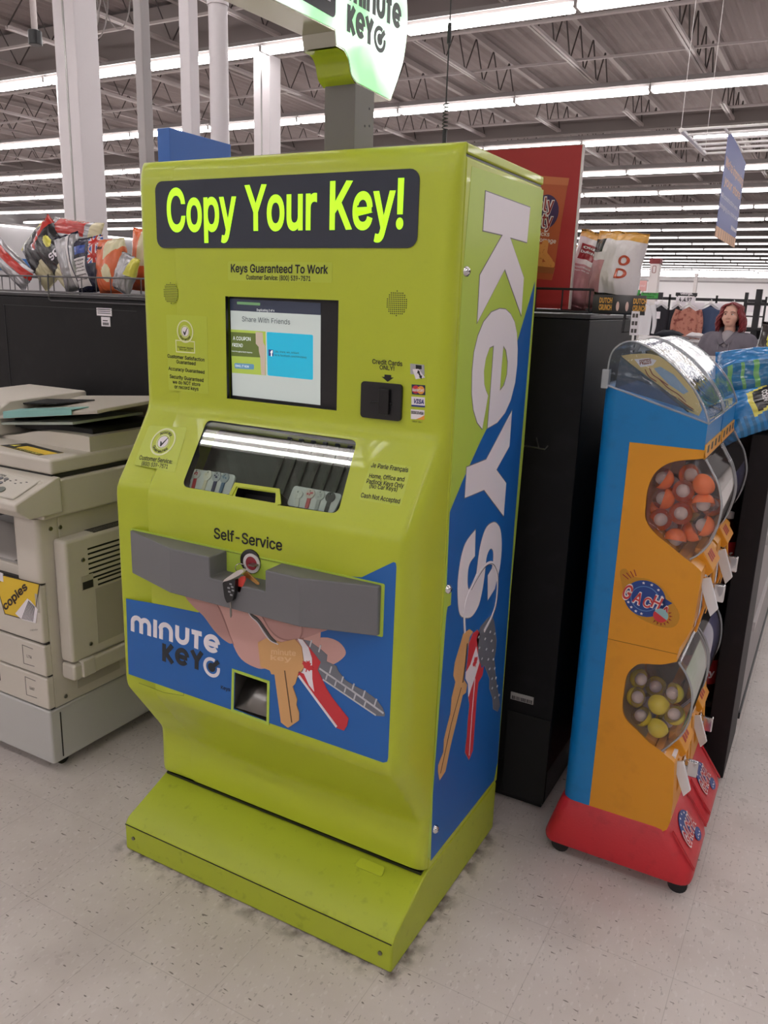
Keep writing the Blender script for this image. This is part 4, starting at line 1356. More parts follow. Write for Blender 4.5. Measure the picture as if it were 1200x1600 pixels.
# ------------------------------------------------------------------ key blanks shown in the trays, and the customer's keys
def key_outline(s):
    bow = smooth_loop([(-.42, .1), (-.5, .5), (-.3, .92), (0, 1.0), (.3, .92), (.5, .5), (.42, .1), (.2, -.12), (-.2, -.12)], 3)
    return bow
KC = [('red and white', 'c2303c', 'd8d2d2'), ('cream and white', 'e6dcc4', 'ece8e2'), ('dark blue', '262c58', 'b9bcc8'), ('pale blue', '55769c', 'aab4c0'),
      ('all white', 'e2e2e4', 'e8e8ea'), ('red and white maple leaf', 'cf5960', 'e4d6d4'), ('grey flowered', 'b6b8bd', 'd0d2d6'), ('black', '1b1b1d', '2b2b2e')]
def key_blank(i, top, bot, side):
    nm, c1, c2 = KC[i]
    k = i % 4
    t = thing('key_blank', f'{nm} key blank in the {side} tray of the kiosk window', 'key', local=Matrix.Identity(4), group='key blanks on show in the kiosk window')
    a, b_ = Vector(top), Vector(bot)
    d = (b_ - a)
    Lk = d.length
    F = Frame(TR.p(a.x, a.y, .0065), (TR.u * -d.y + TR.v * d.x), (TR.u * -d.x + TR.v * -d.y))
    O = F.p(0, -Lk * .42)
    G = Frame(O, F.u, F.v)
    wb = .024
    t.matrix_world = Matrix.Translation(O)
    inv = Matrix.Translation(-O)
    bow = [(x * wb, y * Lk * .42) for x, y in key_outline(1)]
    MB().poly(G, [bow[::-1] if sum(bow[i][0] * bow[(i + 1) % len(bow)][1] - bow[(i + 1) % len(bow)][0] * bow[i][1] for i in range(len(bow))) < 0 else bow, circle(0, Lk * .33, .0022, 10)], .003).xform(inv).build('bow', mat('key_bow_' + c2, c2, .3), t)
    MB().poly(G, [(-.0045, -Lk * .55), (0, -Lk * .58), (.0045, -Lk * .55), (.0045, -.002), (-.0045, -.002)], .0025).xform(inv).build('blade', mat('key_blade_' + c1, c1, .3), t)
    m = MB()
    random.seed(i)
    for q in range(5):
        u, v = random.uniform(-.006, .006), random.uniform(.004, Lk * .26)
        m.poly(G, circle(u, v, random.uniform(.0012, .0028), 8), .0034)
    m.xform(inv).build('bow_pattern', mat('key_blade_' + c1, c1, .3), t)
KEYUV = [[[(-1.3422,.0881),(-1.3321,.0375)], [(-1.3053,.0899),(-1.3005,.0372)], [(-1.2774,.0904),(-1.271,.0383)], [(-1.2518,.0906),(-1.2475,.0386)]],
         [[(-1.0352,.0779),(-1.0243,.0381)], [(-1.0033,.086),(-.9985,.0391)], [(-.9768,.0869),(-.9725,.0387)], [(-.9485,.0865),(-.9468,.0383)]]]
for s in range(2):
    for j in range(4):
        key_blank(s * 4 + j, KEYUV[s][j][0], KEYUV[s][j][1], ('left', 'right')[s])

KP = Vector((-1.147, 1.385, .955))
kr = thing('key_ring', 'bunch of keys with a black car key fob hanging from the round key slot', 'keys', KP)
mb = MB()
c = (-1.1314,.9423)
mb.tube([(c[0] + .011 * math.cos(a / 18 * 2 * PI), 1.39 + .005 * math.cos(a / 18 * 2 * PI), c[1] + .011 * math.sin(a / 18 * 2 * PI)) for a in range(18)], .0011, 6, closed=True)
mb.build('ring', CHROME, kr, angle=60)
q = (-1.0999,.9514)
MB().box(q[0] - .014, q[0] + .004, 1.395, 1.4145, q[1] - .0015, q[1] + .0015).build('inserted_key', STEEL, kr, bevel=.0006)
# fob
FB = Frame((0, 1.352, 0), (1, 0, 0), (0, 0, 1))
fob = MB().poly(FB, rquad([(-1.1465,.919),(-1.1094,.9326),(-1.1117,.9047),(-1.1176,.8803),(-1.1345,.8705),(-1.1417,.8829)][::-1], .004), .008, -.004).build('car_fob', mat('fob_black', '131316', .35), kr, bevel=.002)
mb = MB()
for p in [(-1.1224,.9193),(-1.1282,.9089),(-1.118,.9133),(-1.1265,.9001),(-1.1163,.9053),(-1.1211,.8935)]:
    mb.poly(FB, rrect(p[0] - .0035, p[0] + .0035, p[1] - .002, p[1] + .002, .001), .0085)
mb.build('fob_button', mat('fob_grey', '8d8f92', .4), fob)
MB().poly(FB, rquad([(-1.1317,.8711),(-1.127,.8721),(-1.1267,.8395),(-1.1296,.8341),(-1.1314,.8384)][::-1], .0004), .002).build('fob_key_blade', STEEL, fob)
MB().poly(FB, rquad([(-1.1503,.9136),(-1.1445,.924),(-1.1072,.9527),(-1.0945,.9582),(-1.0873,.9551),(-1.0964,.9473),(-1.1075,.9391)][::-1], .002), .004, -.006).build('silver_key', mat('pale_key_metal', 'd5cfcb', .3, .6), kr, bevel=.001)
MB().poly(Frame((0, 1.362, 0), (1, 0, 0), (0, 0, 1)), [(-1.1158,.9254),(-1.1046,.9368),(-1.0937,.9389),(-1.092,.9317),(-1.1014,.9114),(-1.1061,.8982),(-1.1108,.8957),(-1.1153,.9009)][::-1], .004).build('red_key', mat('red_key_metal', 'd2483f', .35), kr, bevel=.001)
MB().poly(Frame((0, 1.375, 0), (1, 0, 0), (0, 0, 1)), [(-1.1096,.9382),(-1.0985,.9464),(-1.0913,.9418),(-1.0644,.9258),(-1.0644,.9212),(-1.0698,.9201),(-1.0951,.9303),(-1.106,.9312)][::-1], .004).build('brass_key', mat('brass', 'b98d55', .3, .9), kr, bevel=.001)

# ================================================================== black shelving behind the kiosk
def gondola(x0, x1, label):
    g = thing('gondola_shelf', label, 'shelving', ((x0 + x1) / 2, 2.45, 0))
    mb = MB()
    mb.box(x0, x1, 2.2, 2.72, .15, 1.515)
    mb.build('body', DARKM, g, bevel=.004)
    MB().box(x0 - .001, x1 + .001, 2.197, 2.722, 1.516, 1.527).build('top_deck', mat('deck_edge_metal', '2c2a2d', .45), g, bevel=.002)
    MB().box(x0 + .02, x1 - .02, 2.24, 2.7, .0, .15).build('kick_plate', DARK, g)
    return g
gl = gondola(-3.62, -1.82, 'long black shelving end panel behind the beige photocopier')
gr = gondola(-1.815, -.60, 'tall black shelving end panel between the kiosk and the capsule machines')
m_ = MB()
m_.fbox(Frame((0, 2.2, 0), (1, 0, 0), (0, 0, 1)), -2.99, -2.25, 1.4775, 1.479, 0, .002)
m_.fbox(Frame((0, 2.2, 0), (1, 0, 0), (0, 0, 1)), -2.985, -2.9835, .9, 1.478, 0, .002)
m_.build('panel_line', mat('panel_line_grey', '3a393c', .5), gl)
st = MB().box(-2.456, -2.378, 2.1985, 2.2, 1.456, 1.484).box(-2.434, -2.388, 2.1985, 2.2, 1.418, 1.452).build('price_sticker', WHITE, gl)
F22 = Frame((0, 2.1985, 0), (1, 0, 0), (0, 0, 1))
mb = MB()
for i in range(3):
    mb.fbox(F22, -2.45, -2.384, 1.464 + i * .007, 1.4665 + i * .007, 0, .0006)
random.seed(11)
u = -2.426
while u < -2.396:
    w = random.choice((.0008, .0016, .0024))
    mb.fbox(F22, u, u + w, 1.422, 1.432, 0, .0006)
    u += w + .0014
mb.fbox(F22, -2.425, -2.4, 1.437, 1.4405, 0, .0006)
mb.build('sticker_print', BLACKP, st)
# hook wires and scraped patch on the right panel
mb = MB()
a = [(-.80, 2.197, 1.166), (-.70, 2.16, 1.160), (-.676, 2.15, 1.163), (-.67, 2.15, 1.178)]
mb.tube([(-.82, 2.17, 1.167), (-.682, 2.165, 1.161), (-.674, 2.165, 1.172)], .0022, 6)
mb.tube([(-.80, 2.199, 1.18), (-.75, 2.17, 1.176)], .0018, 6)
mb.tube([(-.72, 2.199, 1.185), (-.70, 2.165, 1.163)], .0018, 6)
mb.build('wire_hook', STEEL, gr)
MB().box(-.735, -.662, 2.197, 2.2, .368, .392).build('barcode_sticker', mat('worn_sticker', 'a5a2a0', .6), gr)
mb = MB()
u = -.73
while u < -.668:
    w = random.choice((.001, .002, .003))
    mb.box(u, u + w, 2.1962, 2.1971, .37, .381)
    u += w + .002
mb.build('barcode_print', BLACKP, gr)
# black slab painted in for the shaded opening at the right gondola's foot
sh = MB()
sh.box(-.74, -.602, 2.195, 2.21, .045, .33)
sh.build('dark_opening_patch', mat('deep_black', '050506', .7), gr)
WIRE = mat('grey_wire', '5c5a5c', .4, .6)
BWIRE = mat('black_wire', '252326', .4, .3)
def basket(x0, x1, m, label, rail=True):
    b = thing('wire_basket', label, 'basket', ((x0 + x1) / 2, 2.35, 1.527))
    w = MB()
    zb, zt = 1.534, 1.592
    for z in (zb, zt):
        w.tube([(x0, 2.195, z), (x1, 2.195, z), (x1, 2.64, z), (x0, 2.64, z)], .0032, 6, closed=True)
    n = int((x1 - x0) / .072)
    for i in range(n + 1):
        x = x0 + (x1 - x0) * i / n
        w.tube([(x, 2.195, zt), (x, 2.195, zb), (x, 2.64, zb), (x, 2.64, zt)], .0022, 5)
    for i in range(1, 6):
        y = 2.195 + .445 * i / 6
        w.tube([(x0, y, zt), (x0, y, zb), (x1, y, zb), (x1, y, zt)], .0022, 5)
    w.build('wire_frame', m, b, angle=60)
    return b
bl_ = basket(-3.13, -1.84, WIRE, 'grey wire basket of chip bags on the shelving behind the photocopier')
MB().tube([(-2.70, 2.19, 1.60), (-2.70, 2.188, 1.508), (-2.69, 2.188, 1.503), (-1.95, 2.188, 1.503)], .003, 6).build('hanging_rod', WIRE, bl_)
br_ = basket(-1.79, -.605, BWIRE, 'black wire basket on the tall panel between kiosk and capsule machines')
# rolled shelf strip clipped to the basket, and a hanging price tag
q0, q1 = (-.5912,1.554), (-.4761,1.5561)
s = thing('shelf_strip', 'curled dark shelf strip with orange lettering clipped on the black wire basket', 'shelf strip', ((q0[0] + q1[0]) / 2, 2.18, 1.55))
mb = MB()
z0 = 1.556
rows = []
for i in range(9):
    a = -1.0 + 2.0 * i / 8
    rows.append([Vector((q0[0], 2.190 - .012 * math.cos(a), z0 + .024 * math.sin(a) / math.sin(1.0))), Vector((q1[0] + .02, 2.190 - .012 * math.cos(a), z0 + .024 * math.sin(a) / math.sin(1.0)))])
mb.grid(rows)
mb.build('strip', mat('strip_grey', '3b3a3c', .35), s, angle=60, solid=.002)
FS = Frame((0, 2.1765, 0), (1, 0, 0), (0, 0, 1))
mb = MB()
for x in (q0[0] + .018, q0[0] + .105):
    mb = MB().text('DUTCH', FS, (x, z0 + .004), (x + .033, z0 + .004), .012, .0008, .03)
    mb.text('CRUNCH', FS, (x, z0 - .014), (x + .033, z0 - .014), .013, .0008, .03)
    mb.build('orange_lettering', mat('strip_orange', 'd9a24a', .5), s)
mb = MB()
for x in (q0[0] + .066, q0[0] + .09):
    mb.poly(FS, circle(x, z0 - .004, .004, 14, .012), .0008)
mb.build('oval_print', mat('strip_pale', 'd8b8b0', .5), s)
q = (-.4766,1.5113)
tg = thing('price_tag', 'small barcode price tag hanging from a black wire clip on the basket', 'price tag', (q[0], 2.18, q[1]))
MB().tube([(q[0] - .03, 2.19, 1.535), (q[0] - .03, 2.18, 1.487), (q[0] - .004, 2.18, 1.49), (q[0] - .004, 2.19, 1.535)], .0035, 6).build('clip', BWIRE, tg)
MB().box(q[0] - .011, q[0] + .009, 2.176, 2.178, q[1] - .03, q[1] + .03).build('card', WHITE, tg)
mb = MB()
FT = Frame((0, 2.176, 0), (1, 0, 0), (0, 0, 1))
for i in range(3):
    for j in range(2):
        mb.fbox(FT, q[0] - .008 + j * .008, q[0] - .002 + j * .008, q[1] - .024 + i * .019, q[1] - .014 + i * .019, 0, .0005)
mb.build('card_print', mat('print_grey', '55504f', .6), tg)

# red display board standing in the basket with the printed bag
ra, rb = -1.02, -.672
rd = thing('display_board', 'tall red cardboard display board with a printed orange snack bag', 'sign', (-.85, 2.245, 1.54))
MB().box(ra, rb, 2.235, 2.25, 1.54, 1.955).build('board', mat('red_card', '9e2326', .55), rd)
MB().box(rb, rb + .003, 2.234, 2.2505, 1.54, 1.957).box(ra, rb, 2.234, 2.2505, 1.955, 1.957).build('white_edge', mat('card_edge', 'cfc6c4', .6), rd)
FR = Frame((0, 2.235, 0), (1, 0, 0), (0, 0, 1))
OB = mat('printed_bag_orange', 'a9512c', .5)
pb = MB().poly(FR, [(-.93, 1.63), (-.725, 1.615), (-.72, 1.64), (-.712, 1.76), (-.702, 1.862), (-.70, 1.875), (-.93, 1.90)], .0006).build('printed_bag', OB, rd)
MB().poly(FR, [(-.93, 1.876), (-.702, 1.857), (-.70, 1.875), (-.93, 1.90)], .0010).build('printed_seal', mat('printed_bag_light', 'b9683f', .5), rd)
mb = MB()
lo_ = [(-.7589,1.7545),(-.7279,1.7672),(-.7579,1.7),(-.7248,1.7132)]
mb.poly(FR, [(x, z) for x, z in circle(-.757, 1.792, .036, 24, .044)], .0010)
mb.build('printed_oval', mat('printed_purple', '3c2450', .5), rd)
mb = MB()
mb.text('umply', FR, (-.835, 1.797), (-.735, 1.793), .034, .0016, .05)
mb.text('umpty', FR, (-.835, 1.758), (-.735, 1.752), .034, .0016, .05)
mb.build('printed_lettering_rim', mat('printed_white', 'dcd4d0', .5), rd)
mb = MB()
mb.text('umply', FR, (-.834, 1.798), (-.736, 1.794), .033, .0022, .01)
mb.text('umpty', FR, (-.834, 1.759), (-.736, 1.753), .033, .0022, .01)
mb.build('printed_lettering', mat('printed_dark_red', '8a1f24', .5), rd)
mb = MB()
mb.text('Cheese Sticks', FR, (-.84, 1.737), (-.742, 1.729), .011, .0010, .01)
mb.text('au fromage', FR, (-.80, 1.719), (-.722, 1.711), .011, .0010, .01)
mb.build('printed_small_lettering', mat('printed_white', 'dcd4d0', .5), rd)
mb = MB()
random.seed(5)
for (x, z, a, l) in ((-.80, 1.675, 1.2, .05), (-.775, 1.695, .4, .045), (-.752, 1.70, 1.5, .04), (-.745, 1.675, 2.3, .045), (-.765, 1.665, 1.4, .055), (-.74, 1.655, .1, .04), (-.82, 1.68, 2.0, .05), (-.835, 1.66, .5, .05)):
    F1 = Frame(FR.p(x, z), FR.u * math.cos(a) + FR.v * math.sin(a), FR.v * math.cos(a) - FR.u * math.sin(a))
    mb.poly(F1, rrect(-l / 2, l / 2, -.009, .009, .008), .0012 + .0001 * len(mb.f) / 100)
mb.build('printed_sticks', mat('printed_cheese', 'cf8a48', .5, dirt=(120, 'a8642f', .8)), rd)
MB().poly(FR, [(-.93, 1.645), (-.722, 1.632), (-.719, 1.648), (-.93, 1.664)], .0016).build('printed_bread', mat('printed_loaf', '93532c', .5), rd)

# blue box sign behind the kiosk
bs = thing('box_sign', 'plain blue box sign standing behind the left top of the kiosk', 'sign', (-3.2, 3.85, 0))
q = [(-3.473,2.424),(-3.3845,2.4119)]
xb = q[1][0]
MB().box(q[0][0], xb, 3.6, 4.12, 1.9, 2.415).build('box', mat('blue_sign_panel', '2d62ad', .45), bs, bevel=.004)
MB().box((q[0][0] + xb) / 2 - .02, (q[0][0] + xb) / 2 + .02, 3.84, 3.88, .02, 1.9).build('stand', STEEL, bs)
MB().box(q[0][0] - .1, xb + .1, 3.65, 4.07, 0, .02).build('base_plate', STEEL, bs)

# ================================================================== snack bags
def bag_mesh(w, h, t, seed, paint, bend=0., top=.05, fold=0., lump=1., nu=44, nv=60):
    """a pillow bag with crimped seals; paint(u, v, front) gives the slot of the colour"""
    mb = MB()
    random.seed(seed)
    off = Vector((seed * 3.1, seed * 1.7, 0))
    def P(u, v, f):
        # u -1..1, v 0..1
        prof = max(0., (1 - abs(u) ** 2.6)) ** .62 * max(0., math.sin(PI * min(1, max(0, (v - .03) / .94)))) ** .42
        n1 = noise.noise(Vector((u * 2.1, v * 3.0, f)) + off)
        n2 = noise.noise(Vector((u * 6.0, v * 7.0, f * 3)) + off)
        edge = 1 - prof
        y = (t / 2) * prof * (1 + .22 * n1 * lump) + (.007 * n2 * lump) * (prof ** .5) * (.4 + edge)
        pinch = 1 - .10 * math.sin(PI * v) + .03 * noise.noise(Vector((0, v * 5, 1)) + off)
        x = u * w / 2 * pinch
        z = v * h + .02 * lump * h * noise.noise(Vector((u * 2.5, v * 2, 5)) + off) * (1 if .05 < v else 0)
        yb = bend * math.sin(PI * v) + fold * max(0, v - .72) ** 2 * 6
        crimp = .0025 * math.sin(u * 60) if v > .94 or v < .04 else 0
        return Vector((x, yb + crimp + (-y if f > 0 else y), z))
    for f in (1, -1):
        rows = [[P(-1 + 2 * i / nu, j / nv, f) for i in range(nu + 1)] for j in range(nv + 1)]
        if f < 0:
            rows = [list(reversed(r)) for r in rows]
        o = len(mb.f)
        mb.grid(rows)
        for k in range(o, len(mb.f)):
            j, i = divmod(k - o, nu)
            u = -1 + 2 * (i + .5) / nu
            if f < 0:
                u = -u
            mb.m[k] = paint(u, (j + .5) / nv, f)
    return mb, P
def bag_text(P, lines):
    """lettering that lies on the front of the bag: (string, u0, u1, v, size in v)"""
    mb = MB()
    for t, u0, u1, v, hv in lines:
        vs, fs = glyphs(t, .03)
        x0, x1 = min(p[0] for p in vs), max(p[0] for p in vs)
        mb.add([P(u0 + (u1 - u0) * (x - x0) / (x1 - x0), v + y / CAPH * hv, 1) + Vector((0, -.0022, 0)) for x, y in vs], fs)
    return mb
def foil(name, col, metal=.0, rough=.26):
    return mat('foil_' + name, col, rough, metal, coat=.3, bump=(34, .35))
F_SIL, F_RED, F_BLK, F_CHAR = foil('silver', 'a9a7aa', .55), foil('red', 'b5261d'), foil('black', '1f1d20'), foil('charcoal', '3c393c')
F_CREAM, F_ORG, F_NAVY, F_WHT = foil('cream', 'd3c9a5'), foil('orange', 'd5663a'), foil('navy', '1f2038'), foil('white', 'd9d3d4')
F_PINK, F_GOLD, F_BLUE, F_TEAL = foil('pink', 'b9868c'), foil('gold', 'cf9a45'), foil('blue', '1878b8'), foil('teal', '11628e')
F_YEL, F_BRN, F_GRN = foil('yellow', 'd8d05a'), foil('brown', '2a1f1b'), foil('green', '5f9a58')
def bag(label, loc, rot, size, paint, mats, seed, lines=(), lmat=WHITE, group=None, **kw):
    M = Matrix.Translation(Vector(loc)) @ Matrix.Rotation(rot[2], 4, 'Z') @ Matrix.Rotation(rot[0], 4, 'X') @ Matrix.Rotation(rot[1], 4, 'Y') @ Matrix.Translation((0, 0, -size[1] / 2))
    t = thing('chip_bag', label, 'snack bag', local=M, group=group)
    mb, P = bag_mesh(*size, seed, paint, **kw)
    low = min((M @ v).z for v in mb.v)              # let the lowest corner rest on what carries the bag
    floor_z = 1.5275 if loc[1] < 2.6 else 1.2105
    if low < floor_z and loc[1] < 2.6:
        t.location.z += floor_z - low
    mb.build('bag', mats, t, angle=75, weld=1e-5)
    if lines:
        bag_text(P, lines).build('bag_lettering', lmat, t)
    return t, P
D = math.radians
gL, gR_, gB = 'chip bags in the grey wire basket', 'chip bags in the black wire basket', 'blue chip bags on the end rack'
ZB = 1.538
def flag_(u, v):                              # red and white crosses on blue
    a, b_ = ((u - .65) / .35), ((v - .5) % .25 - .125) / .125
    if min(abs(a), abs(b_)) < .16 or abs(abs(a) - abs(b_)) < .10:
        return 2
    if min(abs(a), abs(b_)) < .30 or abs(abs(a) - abs(b_)) < .24:
        return 1
    return 3
# left basket, from the left
bag('silver chip bag with a red band at the left end of the grey basket', (-3.05, 2.30, 1.60), (D(-14), D(-60), 0), (.10, .28, .08),
    lambda u, v, f: 1 if .1 < u < .75 else 0, [F_SIL, F_RED], 1, group=gL)
bag('charcoal chip bag lettered with a white S, cream at its foot', (-2.935, 2.37, 1.622), (D(-8), D(-44), 0), (.17, .24, .10),
    lambda u, v, f: 1 if v < .34 else (2 if v > .93 else 0), [F_CHAR, F_CREAM, F_YEL], 2, [('S', .1, .5, .55, .13)], group=gL)
bag('black chip bag with a red crimped top and yellow picture', (-2.80, 2.33, 1.632), (D(-6), D(-52), 0), (.165, .30, .10),
    lambda u, v, f: 1 if v > .82 else (2 if v < .26 else (3 if (u - .3) ** 2 + ((v - .62) * 2.2) ** 2 < .045 else 0)), [F_BLK, F_RED, F_CREAM, F_YEL], 3, [('Sp', -.2, .5, .36, .09)], group=gL)
bag('red and clear silver chip bag lying across the top of the others', (-2.735, 2.36, 1.762), (D(-20), D(-84), 0), (.115, .30, .085),
    lambda u, v, f: 1 if u > -.35 and .2 < v < .8 else (2 if v < .14 else 0), [F_SIL, F_RED, F_CREAM], 4, group=gL)
bag('silver grey chip bag standing with its back seam showing', (-2.655, 2.27, 1.640), (D(-4), D(-14), D(14)), (.115, .215, .08),
    lambda u, v, f: 1 if .15 < u < .35 else (2 if v > .95 or .35 < u < .45 else 0), [F_SIL, F_WHT, F_NAVY], 5, group=gL)
bag('navy chip bag with a white information panel and flag print', (-2.565, 2.28, 1.638), (D(-3), D(-8), D(8)), (.15, .205, .08),
    lambda u, v, f: flag_(u, v) if (u > .3 and v > .5) else (1 if -.8 < u < .15 and .1 < v < .64 else (3 if (-.7 < u < .1 and .7 < v < .85) else 0)), [F_NAVY, F_WHT, F_RED, foil('flag_blue', '2f4a9a')], 6,
    [('NUTRITION', -.72, .05, .57, .028), ('per bag amount', -.72, .05, .51, .018), ('calories fat', -.72, .05, .45, .018), ('sodium fibre', -.72, .05, .39, .018), ('INGREDIENTS', -.72, .05, .30, .028), ('corn oil salt', -.72, .05, .22, .018)], F_BRN, group=gL)
bag('orange chip bag with cream panels standing nearest the kiosk', (-2.44, 2.27, 1.634), (D(-4), D(-3), D(-5)), (.15, .20, .10),
    lambda u, v, f: 1 if (u > .1 and v > .6 and v - u * .3 > .55) or ((u - .3) ** 2 + ((v - .36) * 1.8) ** 2 < .09) else 0, [F_ORG, F_CREAM], 7, lines=[('Mini', -.65, -.05, .80, .05)], lmat=F_BRN, group=gL)
bag('orange chip bag half hidden behind the kiosk edge', (-2.43, 2.45, 1.665), (D(-2), D(4), D(10)), (.16, .235, .10),
    lambda u, v, f: 1 if abs(u) < .3 and v > .4 else 0, [F_ORG, F_CREAM], 8, group=gL)
bag('white and silver chip bag lying low against the kiosk edge', (-2.345, 2.245, 1.605), (D(-8), D(20), D(0)), (.10, .14, .06),
    lambda u, v, f: 1 if u > .4 and v > .5 else 0, [F_SIL, F_YEL], 9, group=gL)
# right basket
pk = lambda u, v, f: 2 if v > .9 else (3 if v > .62 and abs(u + .25) < .42 and v < .82 else (1 if (u < .35 and v < .55) else 0))
bag('pinkish chip bag half hidden behind the red display board', (-.672, 2.42, 1.625), (D(-3), D(2), D(0)), (.15, .19, .09), lambda u, v, f: 2 if v > .9 else (3 if v > .6 and u > .1 and v < .72 else 1 if v < .6 else 0), [F_WHT, F_PINK, F_GOLD, F_BLK], 10, group=gR_)
t, P = bag('white and pink chip bag with red ribbon badge, leaning left in the black basket', (-.640, 2.31, 1.632), (D(-3), D(16), D(0)), (.135, .20, .09), pk, [F_WHT, F_PINK, F_GOLD, foil('dark_red', '8c2129')], 11,
    [('Old', -.55, -.0, .76, .028), ('Dutch', -.6, .05, .70, .03), ('INGREDIENTS', -.7, .2, .5, .018), ('potato salt oil', -.7, .2, .46, .015)], F_WHT, group=gR_)
bag('white chip bag with gold top and orange numerals, right end of the black basket', (-.562, 2.27, 1.640), (D(-4), D(5), D(-18)), (.155, .205, .11),
    lambda u, v, f: 2 if v > .88 else (3 if (v < .22 and u > -.3) else (1 if (u < -.15 and v < .62) else (3 if v > .72 and u < -.35 else 0))), [F_WHT, F_PINK, F_GOLD, F_BLK], 12, [('O', .45, .8, .58, .11), ('D', .45, .8, .42, .11)], foil('amber', 'b5421d'), group=gR_)

# ================================================================== twin capsule machines
GB, GO, GRED = mat('capsule_blue', '0676b8', .35, dirt=(20, '0a629c', .35)), mat('capsule_orange', 'd8921f', .38, dirt=(16, 'bf7f1c', .3)), mat('capsule_red', 'c0252f', .42, bump=(200, .08), dirt=(30, '8d1a22', .25))
CLEAR = clear_mat('clear_bin_plastic', 'faf8f8', .05, 1.42, haze=.012)
DOMEC = clear_mat('clear_dome_plastic', 'f6f9fb', .012, 1.27, bump=(30, .12), haze=.012)
GY0, GY1 = 2.05, 2.322
SIDE = Frame((0, GY0, 0), (1, 0, 0), (0, 0, 1))
W1 = [(-.2479,1.2066),(-.2734,1.2004),(-.3096,1.1927),(-.3382,1.1796),(-.3627,1.1522),(-.3738,1.1131),(-.374,1.0735),(-.3722,1.0438),(-.3636,1.0235),(-.3406,1.0005),(-.3071,.9795),(-.2654,.952),(-.2426,.9396)]
B1 = [(-.2531,.951),(-.2346,.9677),(-.2131,1.0012),(-.2011,1.0454),(-.1977,1.086),(-.2034,1.1184),(-.2148,1.1515),(-.2312,1.1775),(-.2475,1.2036)]
N1 = [(-.2295,.9305),(-.2226,.9235),(-.2214,.902),(-.2237,.8115),(-.2256,.7766),(-.2368,.7426),(-.2491,.7149),(-.2534,.6854)]
W2 = [(-.2511,.6753),(-.2899,.6572),(-.3381,.6474),(-.3588,.6291),(-.3703,.6039),(-.3729,.5733),(-.3722,.5113),(-.3594,.4789),(-.3281,.456),(-.2953,.4319),(-.2619,.4159),(-.2442,.4045)]
B2 = [(-.2586,.4154),(-.2416,.4376),(-.217,.4753),(-.2032,.5185),(-.2012,.5665),(-.2081,.6098),(-.2251,.6464),(-.2474,.6745)]
N2 = [(-.2303,.3977),(-.223,.3906),(-.2197,.3497),(-.214,.2742),(-.2137,.2154)]
W1s, W2s, B1s, B2s = (smooth_line(q, 3) for q in (W1, W2, B1, B2))
